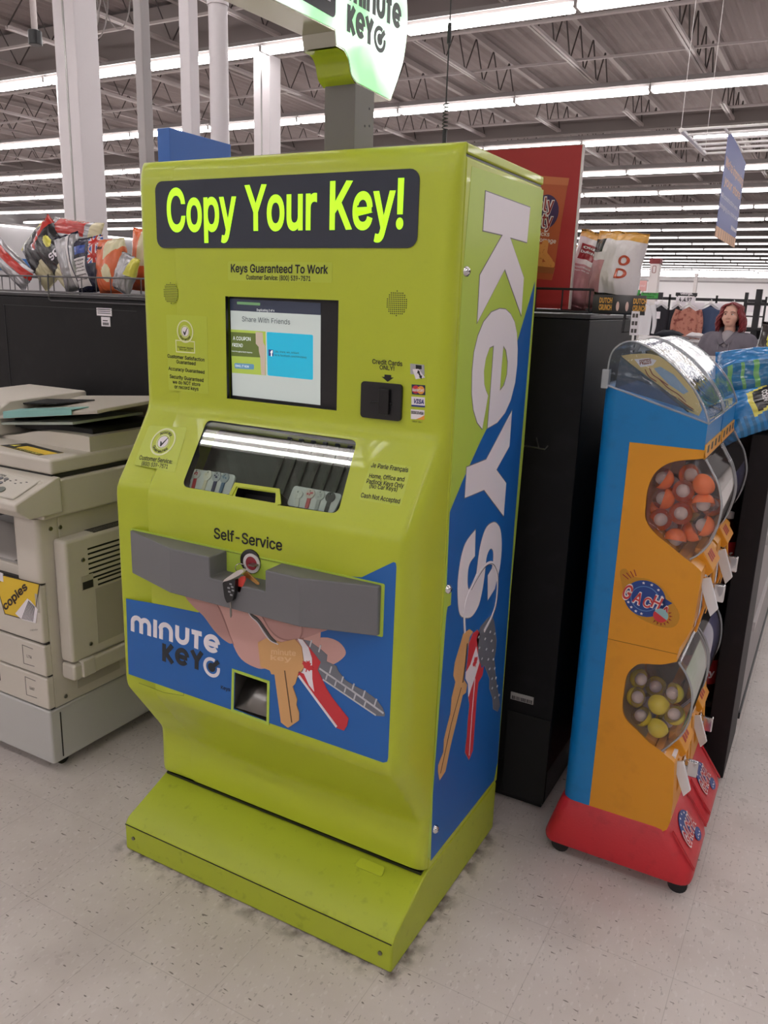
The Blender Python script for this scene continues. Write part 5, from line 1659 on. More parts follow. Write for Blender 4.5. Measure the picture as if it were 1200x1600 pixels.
def capsule_machine(label):
    g = thing('capsule_machine', label, 'vending machine', (-.35, (GY0 + GY1) / 2, 0))
    # base
    b = MB()
    def ring(x0, x1, y0, y1, z, r):
        return [Vector((p[0], p[1], z)) for p in rrect(x0, x1, y0, y1, r, 4)]
    rows = [ring(-.55, -.142, 2.036, 2.322, .045, .035), ring(-.552, -.139, 2.034, 2.324, .06, .037), ring(-.545, -.145, 2.04, 2.32, .085, .036), ring(-.515, -.215, 2.047, 2.318, .185, .03), ring(-.505, -.225, 2.052, 2.315, .19, .03)]
    b.grid(rows, closed=True)
    nb = len(rows[0])
    b.f.append(tuple(reversed(range(nb)))); b.m.append(0)
    b.f.append(tuple((len(rows) - 1) * nb + k for k in range(nb))); b.m.append(0)
    base = b.build('base', GRED, g, angle=50)
    FSL = Frame((-.2122, 2.04, .184), (0, 1, 0), (-.07, 0, .1))
    for u in (.028, .036, .25, .258):
        MB().fbox(FSL, u - .0015, u + .0015, -.125, -.01, 0, .003).build('moulded_rib', GRED, base)
    bd = MB()
    bd.poly(FSL, [(x, y) for x, y in circle(.13, -.05, .052, 26, .040)], .0014)
    bd.poly(FSL, circle(.175, -.102, .026, 20, .016), .0014)
    d = bd.build('base_sticker', mat('sticker_deep_blue', '1d3f86', .4), base)
    k = MB()
    for i in range(9):
        a = math.radians(20 + i * 30)
        k.poly(FSL, circle(.13 + .043 * math.cos(a), -.05 + .032 * math.sin(a), .0032, 8), .0020)
    for i in range(4):
        k.poly(FSL, circle(.162 + i * .009, -.107 + .003 * (i % 2), .0026, 8), .0020)
    k.build('sticker_star', WHITE, d)
    k = MB()
    k.text('GACHA', FSL, (.075, -.088), (.195, -.078), .042, .0022, .06)
    k.build('sticker_lettering_rim', mat('emblem_white', 'e6dcda', .45), d)
    MB().text('GACHA', FSL, (.078, -.087), (.192, -.077), .040, .0030, .02).build('sticker_lettering', mat('sticker_red', 'c23a3c', .45), d)
    for sx in (-.505, -.175):
        for sy in (2.075, 2.285):
            c = MB()
            c.cyl((sx, sy - .012, .026), (sx, sy + .012, .026), .026, 18)
            c.box(sx - .012, sx + .012, sy - .014, sy + .014, .03, .05)
            c.build('caster', mat('black_rubber', '1c1b1d', .6), g, angle=40)
    # blue body
    body = MB()
    pl = [(-.431, GY0), (-.431, GY1)] + arc(-.475, GY1 - .035, .035, 90, 180, 6) + arc(-.475, GY0 + .035, .035, 180, 270, 6)
    pl = [(x if x > -.44 else x, y) for x, y in pl]
    body.prism([(x, y) for x, y in pl][::-1], 'z', .155, 1.226)
    o = len(body.v)
    pl2 = [(-.254, GY0), (-.254, GY1)] + arc(-.475, GY1 - .035, .035, 90, 180, 6) + arc(-.475, GY0 + .035, .035, 180, 270, 6)
    body.prism(pl2[::-1], 'z', 1.2255, 1.362)
    for v in body.v[o:]:
        if v.z > 1.3:
            v.z = 1.362 - (v.x + .51) * .289
    body.build('cabinet', GB, g, angle=40)
    # orange front with its two openings
    of = MB()
    prof = [(-.4305, .15), (-.4305, 1.225), (-.253, 1.225)] + W1s + N1 + W2s + N2 + [(-.2192,.1914),(-.2371,.1725),(-.257,.1688)]
    of.prism(prof, 'y', GY0, GY1)
    front = of.build('front_housing', GO, g, bevel=.004)
    MB().fbox(SIDE, -.4305, -.2525, .6955, .6965, 0, .0006).build('housing_seam', mat('seam_brown', '5e4213', .6), front)
    # clear bins
    for nm, W_, B_ in (('upper', W1s, B1s), ('lower', W2s, B2s)):
        pts = W_[:-1] + B_
        wall = MB()
        N_ = len(pts)
        yA, yB = GY0 + .0015, GY1 - .0015
        for i in range(N_):
            a, c = pts[i], pts[(i + 1) % N_]
            if i < len(W_) - 6:
                continue
            wall.add([(a[0], yA, a[1]), (c[0], yA, c[1]), (c[0], yB, c[1]), (a[0], yB, a[1])], [(0, 1, 2, 3)])
        F2 = Frame((0, yA, 0), (1, 0, 0), (0, 0, 1))
        tri = tessellate_polygon([[Vector((p[0], p[1], 0)) for p in pts]])
        wall.add([(p[0], yA, p[1]) for p in pts], [tuple(t) for t in tri])
        wall.add([(p[0], yB, p[1]) for p in pts], [tuple(t) for t in tri])
        cb = wall.build('clear_bin', CLEAR, g, angle=40, weld=1e-5, solid=.0012)
        for yy in (yA, yB):
            MB().tube([(p[0], yy, p[1]) for p in B_], .0032, 6).build('bin_rim', clear_mat('clear_rim_plastic', 'dfe0e2', .1, 1.6, haze=.25), cb, angle=60)
        back = MB()
        bp = [(p[0] + .002, p[1]) for p in W_[6:27]]
        back.grid([[Vector((x, GY0 + .004, z)), Vector((x, GY1 - .004, z))] for x, z in bp])
        back.build('bin_back', mat('bin_back_' + nm, 'b9796c' if nm == 'upper' else '8f8878', .5), cb, angle=50)
    # printed inserts curling behind the bulges
    def insert(B_, a, c, col, name, shrink=.004):
        pts = [(x - shrink, z) for x, z in B_[::-1]][a:c]
        s = MB().grid([[Vector((x, GY0 + .02, z)), Vector((x, GY1 - .015, z))] for x, z in smooth_line(pts, 4)])
        return s.build('insert_card', mat(name, col, .5), g, angle=60, solid=.0008), pts
    i1, _ = insert(B1, 3, 7, 'b9b6b4', 'insert_grey')
    i2, _ = insert(B2, 1, 6, '9cb89a', 'insert_green')
    # price strip below the dome
    ps = MB().box(-.2535, -.2505, GY0, GY1, 1.203, 1.238).build('price_strip', mat('price_strip_orange', 'd69a2a', .45), g)
    FX = Frame((-.2505, 0, 0), (0, 1, 0), (0, 0, 1))
    k = MB()
    for y in (GY0 + .03, GY0 + .095, GY0 + .16, GY0 + .225):
        k.fbox(FX, y, y + .026, 1.209, 1.232, 0, .0006)
    k.build('price_print', BLACKP, ps)
    # coin mechanisms
    for zc, xf in ((.835, -.224), (.315, -.226)):
        pm = MB()
        pm.box(xf - .01, xf + .004, 2.115, 2.255, zc - .085, zc + .06)
        mech = pm.build('coin_mechanism', CHROME, g, bevel=.006)
        k = MB()
        k.lathe((xf + .004, 2.185, zc), [(.030, 0), (.030, .008), (.022, .012), (.022, .02), (.0001, .02)], (1, 0, 0), 24)
        kn = k.build('knob', CHROME, mech, angle=40)
        MB().box(xf + .02, xf + .05, 2.176, 2.194, zc - .024, zc + .024).build('knob_handle', CHROME, mech, bevel=.004)
        MB().box(xf + .0035, xf + .0055, 2.205, 2.24, zc + .03, zc + .05).build('coin_slot', DARK, mech)
        s = MB()
        s.prism([(xf - .03, zc + .075), (xf + .012, zc + .06), (xf + .022, zc + .075), (xf - .012, zc + .128), (xf - .03, zc + .128)], 'y', 2.12, 2.25)
        cp = s.build('coin_plate', GO, g, bevel=.003)
        FP = Frame((xf + .022, 2.12, zc + .075), (0, 1, 0), (-.034, 0, .053))
        k = MB()
        for i in range(3):
            k.fbox(FP, .03 + i * .022, .044 + i * .022, .018, .042, 0, .0008)
        k.build('coin_print', mat('coin_print_red', 'a83226', .5), cp)
        MB().prism([(xf - .002, zc + .058), (xf + .02, zc + .066), (xf + .048, zc - .012), (xf + .032, zc - .036), (xf + .018, zc - .004), (xf + .004, zc + .03)], 'y', 2.088, 2.098).build('white_flap', mat('white_flap_plastic', 'd6d6d9', .3), g, bevel=.002)
        s = MB().box(xf - .012, xf + .001, 2.07, 2.112, zc + .058, zc + .085)
        s.build('paper_label', WHITE, g)
        for yy in (2.108, 2.262):
            MB().tube([(xf - .0, yy, zc - .09), (xf + .012, yy, zc - .02), (xf + .004, yy, zc + .06)], .004, 6).build('chute_guard', GO, g, angle=60)
    # dome with the leaning header card
    dp = smooth_line([(-.5027,1.3573),(-.5026,1.4031),(-.4983,1.4377),(-.4833,1.4587),(-.4552,1.4709)] + [(-.416,1.4609),(-.3599,1.4279),(-.3057,1.3789),(-.2729,1.3362),(-.2554,1.2999),(-.2526,1.2895)], 4)
    dm = MB()
    lows = [(x, 1.362 - (x + .51) * .289 + .001) for x, z in dp]
    ya, yb = GY0 + .001, GY1 - .001
    dm.grid([[Vector((x, ya, z)), Vector((x, yb, z))] for x, z in dp])
    for y in (ya, yb):
        for (xa, za), (xc, zc_), (la, lz), (lc, lcz) in zip(dp, dp[1:], lows, lows[1:]):
            dm.add([(xa, y, za), (xc, y, zc_), (xc, y, lcz), (xa, y, lz)], [(0, 1, 2, 3)])
    dome = dm.build('dome', DOMEC, g, angle=50, weld=1e-5, solid=.0015)
    rm = MB()
    rm.tube([(x, ya, z) for x, z in dp], .0028, 6)
    rm.tube([(x, yb, z) for x, z in dp], .0028, 6)
    rm.tube([(-.512, ya, 1.364), (-.252, ya, 1.289), (-.252, yb, 1.289)], .003, 6)
    rm.build('dome_rim', clear_mat('clear_rim_plastic', 'dfe0e2', .1, 1.6, haze=.25), dome, angle=60)
    MB().box(-.516, -.498, GY0 - .004, GY0 + .02, 1.352, 1.40).build('dome_hinge', clear_mat('clear_hinge_plastic', 'dfe6ea', .1, 1.6, haze=.35), dome, bevel=.003)
    CF = Frame((0, 2.078, 0), (1, 0, 0), (0, 0, 1))
    card = MB().poly(CF, [(-.4817,1.4329),(-.4571,1.4386),(-.4166,1.4422),(-.3903,1.4384),(-.366,1.4239),(-.3348,1.3992),(-.306,1.3692),(-.2864,1.3409),(-.2747,1.3181),(-.2801,1.3021),(-.3046,1.3099)][::-1], .0008, -.0012).build('header_card', mat('tan_card', 'd8bd82', .5), g)
    MB().poly(CF, [(-.3974,1.4078),(-.3835,1.4132),(-.3497,1.3963),(-.3105,1.3581),(-.3215,1.351),(-.3584,1.372),(-.3904,1.3999)][::-1], .0014).build('card_blue_shape', mat('card_blue', '8fa6bf', .5), card)
    MB().poly(CF, [(-.4469,1.4269),(-.412,1.432),(-.3936,1.4275),(-.4013,1.4149),(-.4298,1.4085)][::-1], .0014).build('card_white_banner', WHITE, card)
    k = MB()
    k.text('PRIZES', CF, (-.432,1.4141), (-.4049,1.4198), .011, .002, .03)
    for q in ([(-.4082,1.408),(-.3988,1.3931),(-.3825,1.3834),(-.3596,1.3696)], [(-.4185,1.4041),(-.4074,1.3878),(-.3878,1.3768)], [(-.3871,1.3706),(-.3638,1.3537),(-.3352,1.3406)], [(-.3825,1.3834),(-.3589,1.3635),(-.3333,1.35),(-.3134,1.3332)], [(-.3322,1.3408),(-.3127,1.327),(-.2936,1.3164)]):
        k.stroke(CF, smooth_line(q, 4), .0022, .002)
    k.build('card_lines', mat('card_line_brown', '8a4c3c', .5), card)
    MB().stroke(CF, [(-.4816,1.4321),(-.3045,1.3091)], .003, .0018).build('card_dark_edge', BLACKP, card)
    k = MB()
    k.add([(-.484, GY0 + .016, 1.353), (-.478, GY0 + .016, 1.436), (-.478, GY1 - .02, 1.436), (-.484, GY1 - .02, 1.353)], [(0, 1, 2, 3)])
    k.add([(-.478, GY0 + .018, 1.432), (-.29, GY0 + .018, 1.312), (-.484, GY0 + .018, 1.356)], [(0, 1, 2)])
    k.build('card_stand', clear_mat('clear_stand_plastic', '9fb6c8', .1, 1.4, haze=.12), card, solid=.001)
    # round emblem on the side
    e0 = (-.3445,.8249)
    em = MB().poly(SIDE, smooth_loop([(e0[0] + a * .001, e0[1] + b_ * .001) for a, b_ in ((-74, 62), (-60, 72), (-40, 55), (0, 56), (36, 40), (60, 12), (84, -22), (80, -52), (58, -64), (20, -62), (-20, -48), (-50, -12), (-66, 30))][::-1], 3), .0005).build('emblem', mat('emblem_base', 'bd8420', .45), g)
    MB().poly(SIDE, circle(e0[0] - .004, e0[1] + .002, .052, 32, .049)
              , .0010).poly(SIDE, [(e0[0] + .03, e0[1] + .02), (e0[0] + .064, e0[1] + .004), (e0[0] + .04, e0[1] - .016)], .0010).build('emblem_disc', mat('sticker_deep_blue', '1d3f86', .4), em)
    MB().poly(SIDE, [circle(e0[0] - .004, e0[1] + .002, .036, 28, .034), circle(e0[0] - .004, e0[1] + .002, .034, 28, .032)], .0014).build('emblem_ring', mat('emblem_light_blue', '5a86bd', .4), em)
    k = MB()
    for i in list(range(6)) + [7, 8, 9, 10]:
        a = math.radians(100 - i * 27) if i < 6 else math.radians(205 + (i - 7) * 20)
        k.poly(SIDE, [(e0[0] - .004 + .044 * math.cos(a) + .0042 * (1 if q % 2 == 0 else .45) * math.sin(q * PI / 5), e0[1] + .002 + .042 * math.sin(a) + .0042 * (1 if q % 2 == 0 else .45) * math.cos(q * PI / 5)) for q in range(10)][::-1], .0016)
    k.build('emblem_star', WHITE, em)
    for cm_, off, n_, bo in ((mat('emblem_white', 'e6dcda', .45), .0, .0018, .06), (mat('sticker_red', 'c23a3c', .45), 0, .0026, .012)):
        k = MB()
        for ch, x, z, s_ in zip('GACHA', (-.064, -.035, -.010, .012, .036), (-.004, -.011, -.016, -.014, -.026), (.038, .03, .026, .032, .022)):
            k.text(ch, SIDE, (e0[0] + x, e0[1] + z), (e0[0] + x + .021, e0[1] + z - .006), s_, n_, bo)
        k.build('emblem_lettering', cm_, em)
    cb = (e0[0] + .040, e0[1] - .034)
    MB().poly(SIDE, arc(cb[0], cb[1], .0185, 150, 330, 14), .0030).build('emblem_red_half', REDP, em)
    MB().poly(SIDE, arc(cb[0], cb[1], .0185, -30, 150, 14), .0030).build('emblem_pale_half', mat('emblem_pale', '8fb4b8', .4), em)
    k = MB()
    for i in range(9):
        a = math.radians(50 - i * 22 * 1.0)
        k.poly(SIDE, [(cb[0] + .0215 * math.cos(a - .1), cb[1] + .0215 * math.sin(a - .1)), (cb[0] + .029 * math.cos(a), cb[1] + .029 * math.sin(a)), (cb[0] + .0215 * math.cos(a + .1), cb[1] + .0215 * math.sin(a + .1))], .0012)
    for i in range(4):
        k.stroke(SIDE, [(e0[0] - .050 + i * .006, e0[1] + .046 - i * -.004), (e0[0] - .066 + i * .009, e0[1] + .056 + i * .006)], .0022, .0012)
    k.build('emblem_rays', mat('emblem_ray_red', '8f2426', .45), em)
    return g
cm1 = capsule_machine('blue and orange capsule machine on a red base, the one nearest the kiosk front')
cm2 = copy_tree(cm1)
cm2.location.y += .2925
cm2['label'] = 'second capsule machine mostly hidden behind the first, before the dark end rack'
for o in list(cm2.children):
    if o.name.startswith('insert_card'):
        o.data = o.data.copy()
        o.data.materials[0] = mat('insert_purple', '5a5f93', .5)

# capsules: a coloured half and a clear half holding a white toy
def capsule_proto(col, nm, r=.0272):
    t = thing('toy_capsule', nm, 'capsule', local=Matrix.Identity(4))
    h = MB().lathe((0, 0, 0), [(r * math.sin(PI / 2 * i / 9), -r * math.cos(PI / 2 * i / 9)) for i in range(10)] + [(r * 1.03, .001), (r * 1.03, .003)], seg=24)
    h.build('coloured_half', mat('capsule_shell_' + nm.split()[0], col, .25, coat=.4), t, angle=60)
    h = MB().lathe((0, 0, 0), [(r, .002)] + [(r * math.cos(PI / 2 * i / 9), r * math.sin(PI / 2 * i / 9)) for i in range(1, 10)] + [(.0001, r)], seg=24)
    h.build('clear_half', clear_mat('capsule_clear_' + nm.split()[0], 'f6eeea', .05, 1.45, haze=.06), t, angle=60)
    s = MB().sphere((0, 0, .003), r * .62, 14, 9, (1, 1, .9))
    s.build('toy', mat('capsule_toy_white', 'dcd8d8', .5), t, angle=80)
    return t
def capsule(proto, used, px, y, label, rot, group):
    o = proto if not used else copy_tree(proto)
    used.append(1)
    o.matrix_world = Matrix.Translation((px[0], y, px[1])) @ Matrix.Rotation(rot[2], 4, 'Z') @ Matrix.Rotation(rot[0], 4, 'X') @ Matrix.Rotation(rot[1], 4, 'Y')
    o['label'] = label
    o['group'] = group
    return o
po, py_ = capsule_proto('f07a3c', 'orange capsule'), capsule_proto('d9c936', 'yellow capsule')
uo, uy = [], []
g1, g2 = 'orange capsules in the upper clear bin', 'yellow capsules in the lower clear bin'
for i, (p, y, lab, rot) in enumerate((
        ((-.346,1.1369), 2.085, 'orange capsule at the top left of the upper bin', (.5, -1.0, 0)),
        ((-.2938,1.113), 2.085, 'orange and clear capsule in the middle of the upper bin, toy showing', (1.3, -.6, .3)),
        ((-.2484,1.1357), 2.085, 'plain orange capsule at the upper right of the upper bin', (-1.2, .4, 0)),
        ((-.3386,1.0867), 2.085, 'half orange capsule against the left wall of the upper bin', (.7, -1.3, 0)),
        ((-.2438,1.0877), 2.085, 'orange capsule with its clear half down, right of the upper bin', (2.7, .15, 0)),
        ((-.293,1.0555), 2.085, 'capsule turned clear side out in the centre of the upper bin', (1.5, .1, 0)),
        ((-.34,1.0312), 2.085, 'capsule showing a large white toy at the lower left of the upper bin', (1.2, .3, 0)),
        ((-.2369,1.0331), 2.085, 'orange capsule low at the right of the upper bin by the bulge', (.6, -1.2, 0)),
        ((-.2987,.9875), 2.085, 'orange capsule lying lowest in the upper bin, clear half below', (2.9, 0, 0)),
        ((-.2872,1.1504), 2.11, 'clear capsule at the very top of the upper bin', (1.2, .9, 0)),
        ((-.266,1.0026), 2.13, 'orange capsule deep between the lowest ones of the upper bin', (-.6, .9, 0)),
        ((-.331,1.1184), 2.135, 'orange capsule behind the top ones of the upper bin, left of the middle', (.3, .6, 0)),
        ((-.2758,1.076), 2.135, 'orange capsule set back between the middle ones of the upper bin', (-.4, 1.0, 0)),
        ((-.3216,1.0047), 2.14, 'orange capsule set back in the lower middle of the upper bin', (2.0, .5, 0)),
        ((-.2312,1.0714), 2.15, 'orange capsule pressed against the bulge at the back of the upper bin', (.5, .2, 0)),
        ((-.3665,1.0462), 2.13, 'orange capsule half hidden at the far left of the upper bin', (-.8, 0, 0)))):
    capsule(po, uo, p, y, lab, rot, g1)
for i, (p, y, lab, rot) in enumerate((
        ((-.3444,.5341), 2.085, 'clear capsule with a yellow back at the left of the lower bin', (1.1, 1.0, 0)),
        ((-.2866,.5279), 2.085, 'plain yellow capsule in the middle of the lower bin', (-1.5, 0, 0)),
        ((-.3267,.4819), 2.085, 'clear capsule with a yellow lower corner at the left of the lower bin', (.6, -.7, 0)),
        ((-.2806,.4613), 2.085, 'bright yellow capsule lying lowest in the lower bin', (-1.3, .2, 0)),
        ((-.2434,.5104), 2.085, 'clear capsule with a yellow under side at the right of the lower bin', (.5, -.5, 0)),
        ((-.2557,.5638), 2.10, 'clear capsule near the bulge of the lower bin, above the others', (1.4, -.9, 0)),
        ((-.3459,.5761), 2.11, 'clear capsule with a yellow edge high at the left of the lower bin', (1.2, 1.1, 0)),
        ((-.3086,.5527), 2.14, 'grey looking clear capsule deep in the lower bin', (1.5, .4, 0)),
        ((-.2676,.454), 2.145, 'yellow capsule set back at the lower right of the lower bin', (.4, .6, 0)),
        ((-.3204,.4969), 2.145, 'clear capsule set back behind the plain yellow one of the lower bin', (1.1, -.5, 0)),
        ((-.319,.42), 2.13, 'yellow capsule half hidden at the bottom of the lower bin', (-1.0, 0, 0)))):
    capsule(py_, uy, p, y, lab, rot, g2)

# ================================================================== dark end rack to the right
er = thing('end_rack', 'dark brown-black end rack behind the capsule machines with bottles on its shelves', 'shelving', (-.6, 2.95, 0))
BK = mat('end_rack_black', '151114', .55, spec=.3, dirt=(20, '1f1a1d', .6))
MB().box(-.204, -.136, 2.695, 3.05, .02, 1.19).build('side_panel', BK, er, bevel=.003)
MB().box(-1.05, -.955, 2.76, 3.05, .02, 1.19).build('side_panel', BK, er, bevel=.003)
MB().box(-.955, -.204, 3.03, 3.05, .02, 1.19).build('back_panel', BK, er)
for z in (.14, .245, .66, 1.19):
    MB().box(-.955 if z < 1.1 else -1.05, -.2045 if z < 1.1 else -.136, 2.74, 3.05, z, z + .02).build('shelf', BK, er, bevel=.002)
for x in (-.17, -.98):
    MB().cyl((x, 2.72, .02), (x, 2.75, .02), .02, 14).build('foot', mat('black_rubber', '1c1b1d', .6), er)
GREYSIDE = mat('grey_aisle_side', '8f8a8b', .5, dirt=(9, '7b7677', .5))
ai = thing('aisle_shelving', 'long grey shelving side running back from the dark end rack', 'shelving', (-.6, 6.2, 0))
MB().box(-1.05, -.137, 3.06, 7.2, .1, 1.19).build('body', GREYSIDE, ai, bevel=.004)
MB().box(-1.03, -.15, 3.08, 7.18, 0, .1).build('plinth', DARK, ai)
MB().box(-.137, -.130, 3.06, 7.2, .075, .1).build('kick_strip', DARK, ai)
for k in range(3):
    MB().box(-.137, -.128, 3.08, 7.18, .42 + k * .33, .455 + k * .33).build('price_rail', mat('rail_white', 'b9b4b4', .5), ai)
# bottles
BR, BRED = clear_mat('cola_bottle', '3a1512', .08, 1.5, haze=.1), mat('cola_label', 'a01c22', .4)
def bottle(x, y, z, label, h=.24, word='DIET'):
    t = thing('soda_bottle', label, 'bottle', (x, y, z), group='bottles on the end rack')
    r = .034
    MB().lathe((x, y, z), [(.0001, 0), (r * .9, .002), (r, .015), (r, .1), (r * .93, .13), (r, .155), (r * .75, .19), (.013, h - .025), (.013, h - .008)], seg=20).build('bottle_body', mat('cola_dark', '3a1310', .15, coat=.5), t, angle=50)
    MB().lathe((x, y, z), [(r * 1.01, .06), (r * 1.02, .062), (r * 1.02, .145), (r * 1.01, .147)], seg=20).build('bottle_label', BRED, t, angle=50)
    MB().lathe((x, y, z), [(.0145, h - .02), (.0145, h), (.0001, h)], seg=14).build('cap', mat('cap_white', 'c9c4c4', .35), t, angle=40)
    vs, fs = glyphs(word, .03)
    x0, x1 = min(p[0] for p in vs), max(p[0] for p in vs)
    mb = MB()
    mb.add([(x + (r * 1.03) * math.sin(a), y - (r * 1.03) * math.cos(a), z + .09 + yy / CAPH * .022) for a, yy in [(-.9 + 1.8 * (p[0] - x0) / (x1 - x0), p[1]) for p in vs]], fs)
    mb.build('bottle_lettering', WHITE, t)
for i, (x, z, lab, w) in enumerate(((-.241, .68, 'red labelled soda bottle on the upper shelf next to the dark side panel', 'ICE LIVE'),
                                    (-.316, .68, 'red labelled soda bottle second from the side panel, upper shelf', 'ICE LIVE'),
                                    (-.391, .68, 'red labelled soda bottle third from the side panel, upper shelf', 'ICE LIVE'),
                                    (-.241, .265, 'dark cola bottle with script lettering on the lower shelf by the side panel', 'phy'),
                                    (-.316, .265, 'dark cola bottle second from the side panel, lower shelf', 'phy'))):
    bottle(x, 2.775, z, lab, word=w)
# blue bags on the rack
ZR = 1.212
bag('blue chip bag with green stripes lying on top of the pile on the end rack', (-.195, 2.80, 1.372), (D(-48), D(80), D(0)), (.20, .30, .11),
    lambda u, v, f: 3 if v > .62 and u < .3 else (2 if (u > .0 and v < .7 and int(v * 24) % 3 == 0) else (1 if u > .0 and v < .7 else 0)), [F_BLUE, F_TEAL, F_GRN, F_WHT], 21, group=gB)
bw = lambda u, v, f: 1 if (.38 < v < .70 and abs(u + .1 + (v - .54)) < .42) else (2 if .34 < v < .74 and abs(u + .1 + (v - .54)) < .5 else (3 if (u - .55) ** 2 + ((v - .62) * 1.5) ** 2 < .03 else (4 if u > .45 and v < .5 and int(v * 30) % 2 else 0)))
bag('blue chip bag with a black and yellow badge, middle one of the rack pile', (-.205, 2.86, 1.315), (D(-42), D(66), D(4)), (.17, .30, .08), bw, [F_BLUE, F_BLK, F_YEL, F_ORG, F_TEAL], 22, [('BEST', -.3, .2, .56, .05), ('CORN', -.3, .2, .47, .05)], F_WHT, group=gB)
bag('blue chip bag with an orange chip picture, lowest of the rack pile', (-.180, 2.72, 1.278), (D(-40), D(64), D(0)), (.19, .30, .085), bw, [F_BLUE, F_BLK, F_YEL, F_ORG, F_TEAL], 23, [('BEST', -.3, .2, .56, .05), ('CORN', -.3, .2, .47, .05)], F_WHT, group=gB)
bag('dark brown snack bag with a cookie picture and yellow corner, behind the blue bags', (-.175, 3.02, 1.362), (D(-6), D(10), D(0)), (.20, .29, .10),
    lambda u, v, f: 1 if (u + .55) ** 2 + ((v - .85) * 1.4) ** 2 < .03 else (2 if (u - .1) ** 2 + ((v - .45) * 1.5) ** 2 < .07 else 0), [F_BRN, F_YEL, F_CREAM], 24, group=gB)

# ================================================================== the photocopier
CB, CB2, CBD = mat('copier_beige', 'c6bfb4', .5), mat('copier_beige_dark', 'b0a99d', .55), mat('copier_dark', '1a1a1c', .5)
CG = mat('copier_shadow_gap', '2a2826', .6)
cp = thing('photocopier', 'large beige photocopier with two paper drawers and a yellow copies sticker', 'photocopier', (-2.36, 1.85, 0))
XR, YF = -2.04, 1.56
FC = Frame((0, YF - .016, 0), (1, 0, 0), (0, 0, 1))
SC_ = Frame((XR, 0, 0), (0, 1, 0), (0, 0, 1))
MB().box(-2.70, XR, YF - .014, 2.15, .045, .236).build('base_cabinet', mat('copier_base_grey', 'b7b6b3', .5), cp, bevel=.008)
MB().box(XR, XR + .0015, YF + .022, YF + .026, .06, .22).build('base_seam', CG, cp)
for x in (-2.10, -2.62):
    for y in (1.62, 2.08):
        MB().cyl((x - .014, y, .024), (x + .014, y, .024), .024, 16).box(x - .012, x + .012, y - .012, y + .012, .03, .05).build('caster', mat('black_rubber', '1c1b1d', .6), cp)
core = MB()
core.box(-2.70, XR - .002, YF + .01, 2.15, .238, .70)
core.box(-2.70, XR, 1.98, 2.15, .69, .89)
core.box(-2.16, XR - .001, YF + .07, 1.985, .69, .875)
core.build('body', CB, cp, bevel=.004)
for z0, z1, nm in ((.243, .352, 'lower'), (.358, .463, 'upper')):
    d = MB().box(-2.70, XR, YF - .016, YF + .012, z0, z1).build('paper_drawer', CB, cp, bevel=.006)
    MB().box(-2.70, XR - .004, YF - .004, YF + .012, z0 - .005, z0).build('drawer_gap', CG, d)
    MB().box(-2.60, -2.272, YF - .0165, YF - .0155, (z0 + z1) / 2 - .012, (z0 + z1) / 2 + .018).build('drawer_grip', CG, d)
    m_ = MB()
    a = XR - .105
    m_.stroke(FC, [(a + .05, z1 - .02), (a, z1 - .018), (a, z1 - .082), (a + .05, z1 - .08)], .0018, .0006)
    m_.text('LTR' if nm == 'upper' else '11x17', FC, (a + .018, z1 - .056), (a + .042, z1 - .056), .009, .0006, .02)
    m_.build('size_window', mat('print_grey', '55504f', .6), d)
dr = MB().box(-2.70, XR - .002, YF - .016, YF + .012, .470, .662).build('front_door', CB, cp, bevel=.008)
MB().box(XR - .024, XR - .008, YF - .0175, YF - .012, .575, .638).build('door_catch', CB2, dr, bevel=.002)
MB().box(-2.70, XR - .005, YF - .004, YF + .012, .463, .470).box(-2.70, XR - .005, YF - .004, YF + .012, .662, .668).build('door_gap', CG, dr)
sp = [(-2.2112,.6675),(-2.0371,.6725),(-2.0787,.5392),(-2.2165,.5354)]
sp2 = [(sp[0][0] - .075, sp[0][1] + .004)] + sp[:1] + sp[1:]
FS_ = Frame((0, YF - .0165, 0), (1, 0, 0), (0, 0, 1))
st = MB().poly(FS_, [(sp[0][0] - .03, sp[0][1] - .05)] + [sp[3], sp[2], sp[1], sp[0]], .0006).build('copies_sticker', mat('sticker_yellow', 'dcb92a', .45), dr)
m_ = MB()
m_.stroke(FS_, [sp[0], sp[1], sp[2], sp[3], (sp[0][0] - .03, sp[0][1] - .05)], .0028, .0012, closed=True)
m_.text('copies', FS_, (-2.2125,.5473), (-2.0918,.6483), .024, .0014, .03)
m_.build('sticker_lettering', mat('sticker_brown', '2d1a12', .5), st)
pg = MB()
for i in range(3):
    o = .006 * i
    pg.mi = 0
    pg.poly(FS_, [(x + o, z - o * .3) for x, z in [(-2.1643,.5482),(-2.1441,.5387),(-2.0805,.5413),(-2.066,.5905),(-2.099,.613)]], .0012 + .0004 * i)
pp = pg.build('sticker_page_picture', WHITE, st)
m_ = MB()
pa, pb_, pc, pd = [(-2.0936,.6078),(-2.0642,.593),(-2.0785,.5407),(-2.1351,.5375)]
for i in range(9):
    t = (i + .5) / 9
    m_.stroke(FS_, [(pa[0] * (1 - t) + pb_[0] * t, pa[1] * (1 - t) + pb_[1] * t), (pd[0] * (1 - t) + pc[0] * t, pd[1] * (1 - t) + pc[1] * t)], .0016, .0028)
m_.build('page_lines', BLACKP, pp)
MB().text('copystar', FC, (-2.0999,.5034), (-2.0628,.5143), .006, .0006, .0, .002).build('small_logo', mat('print_grey', '55504f', .6), dr)
MB().poly(FS_, [(sp[0][0] - .05, sp[0][1] - .02), (sp[0][0] + .002, sp[0][1] - .022), (sp[0][0] + .004, sp[0][1] + .006), (sp[0][0] - .05, sp[0][1] + .01)], .0018).text('?', FS_, (sp[0][0] - .012, sp[0][1] - .014), (sp[0][0] - .004, sp[0][1] - .014), .014, .0022).build('price_corner', WHITE, st)
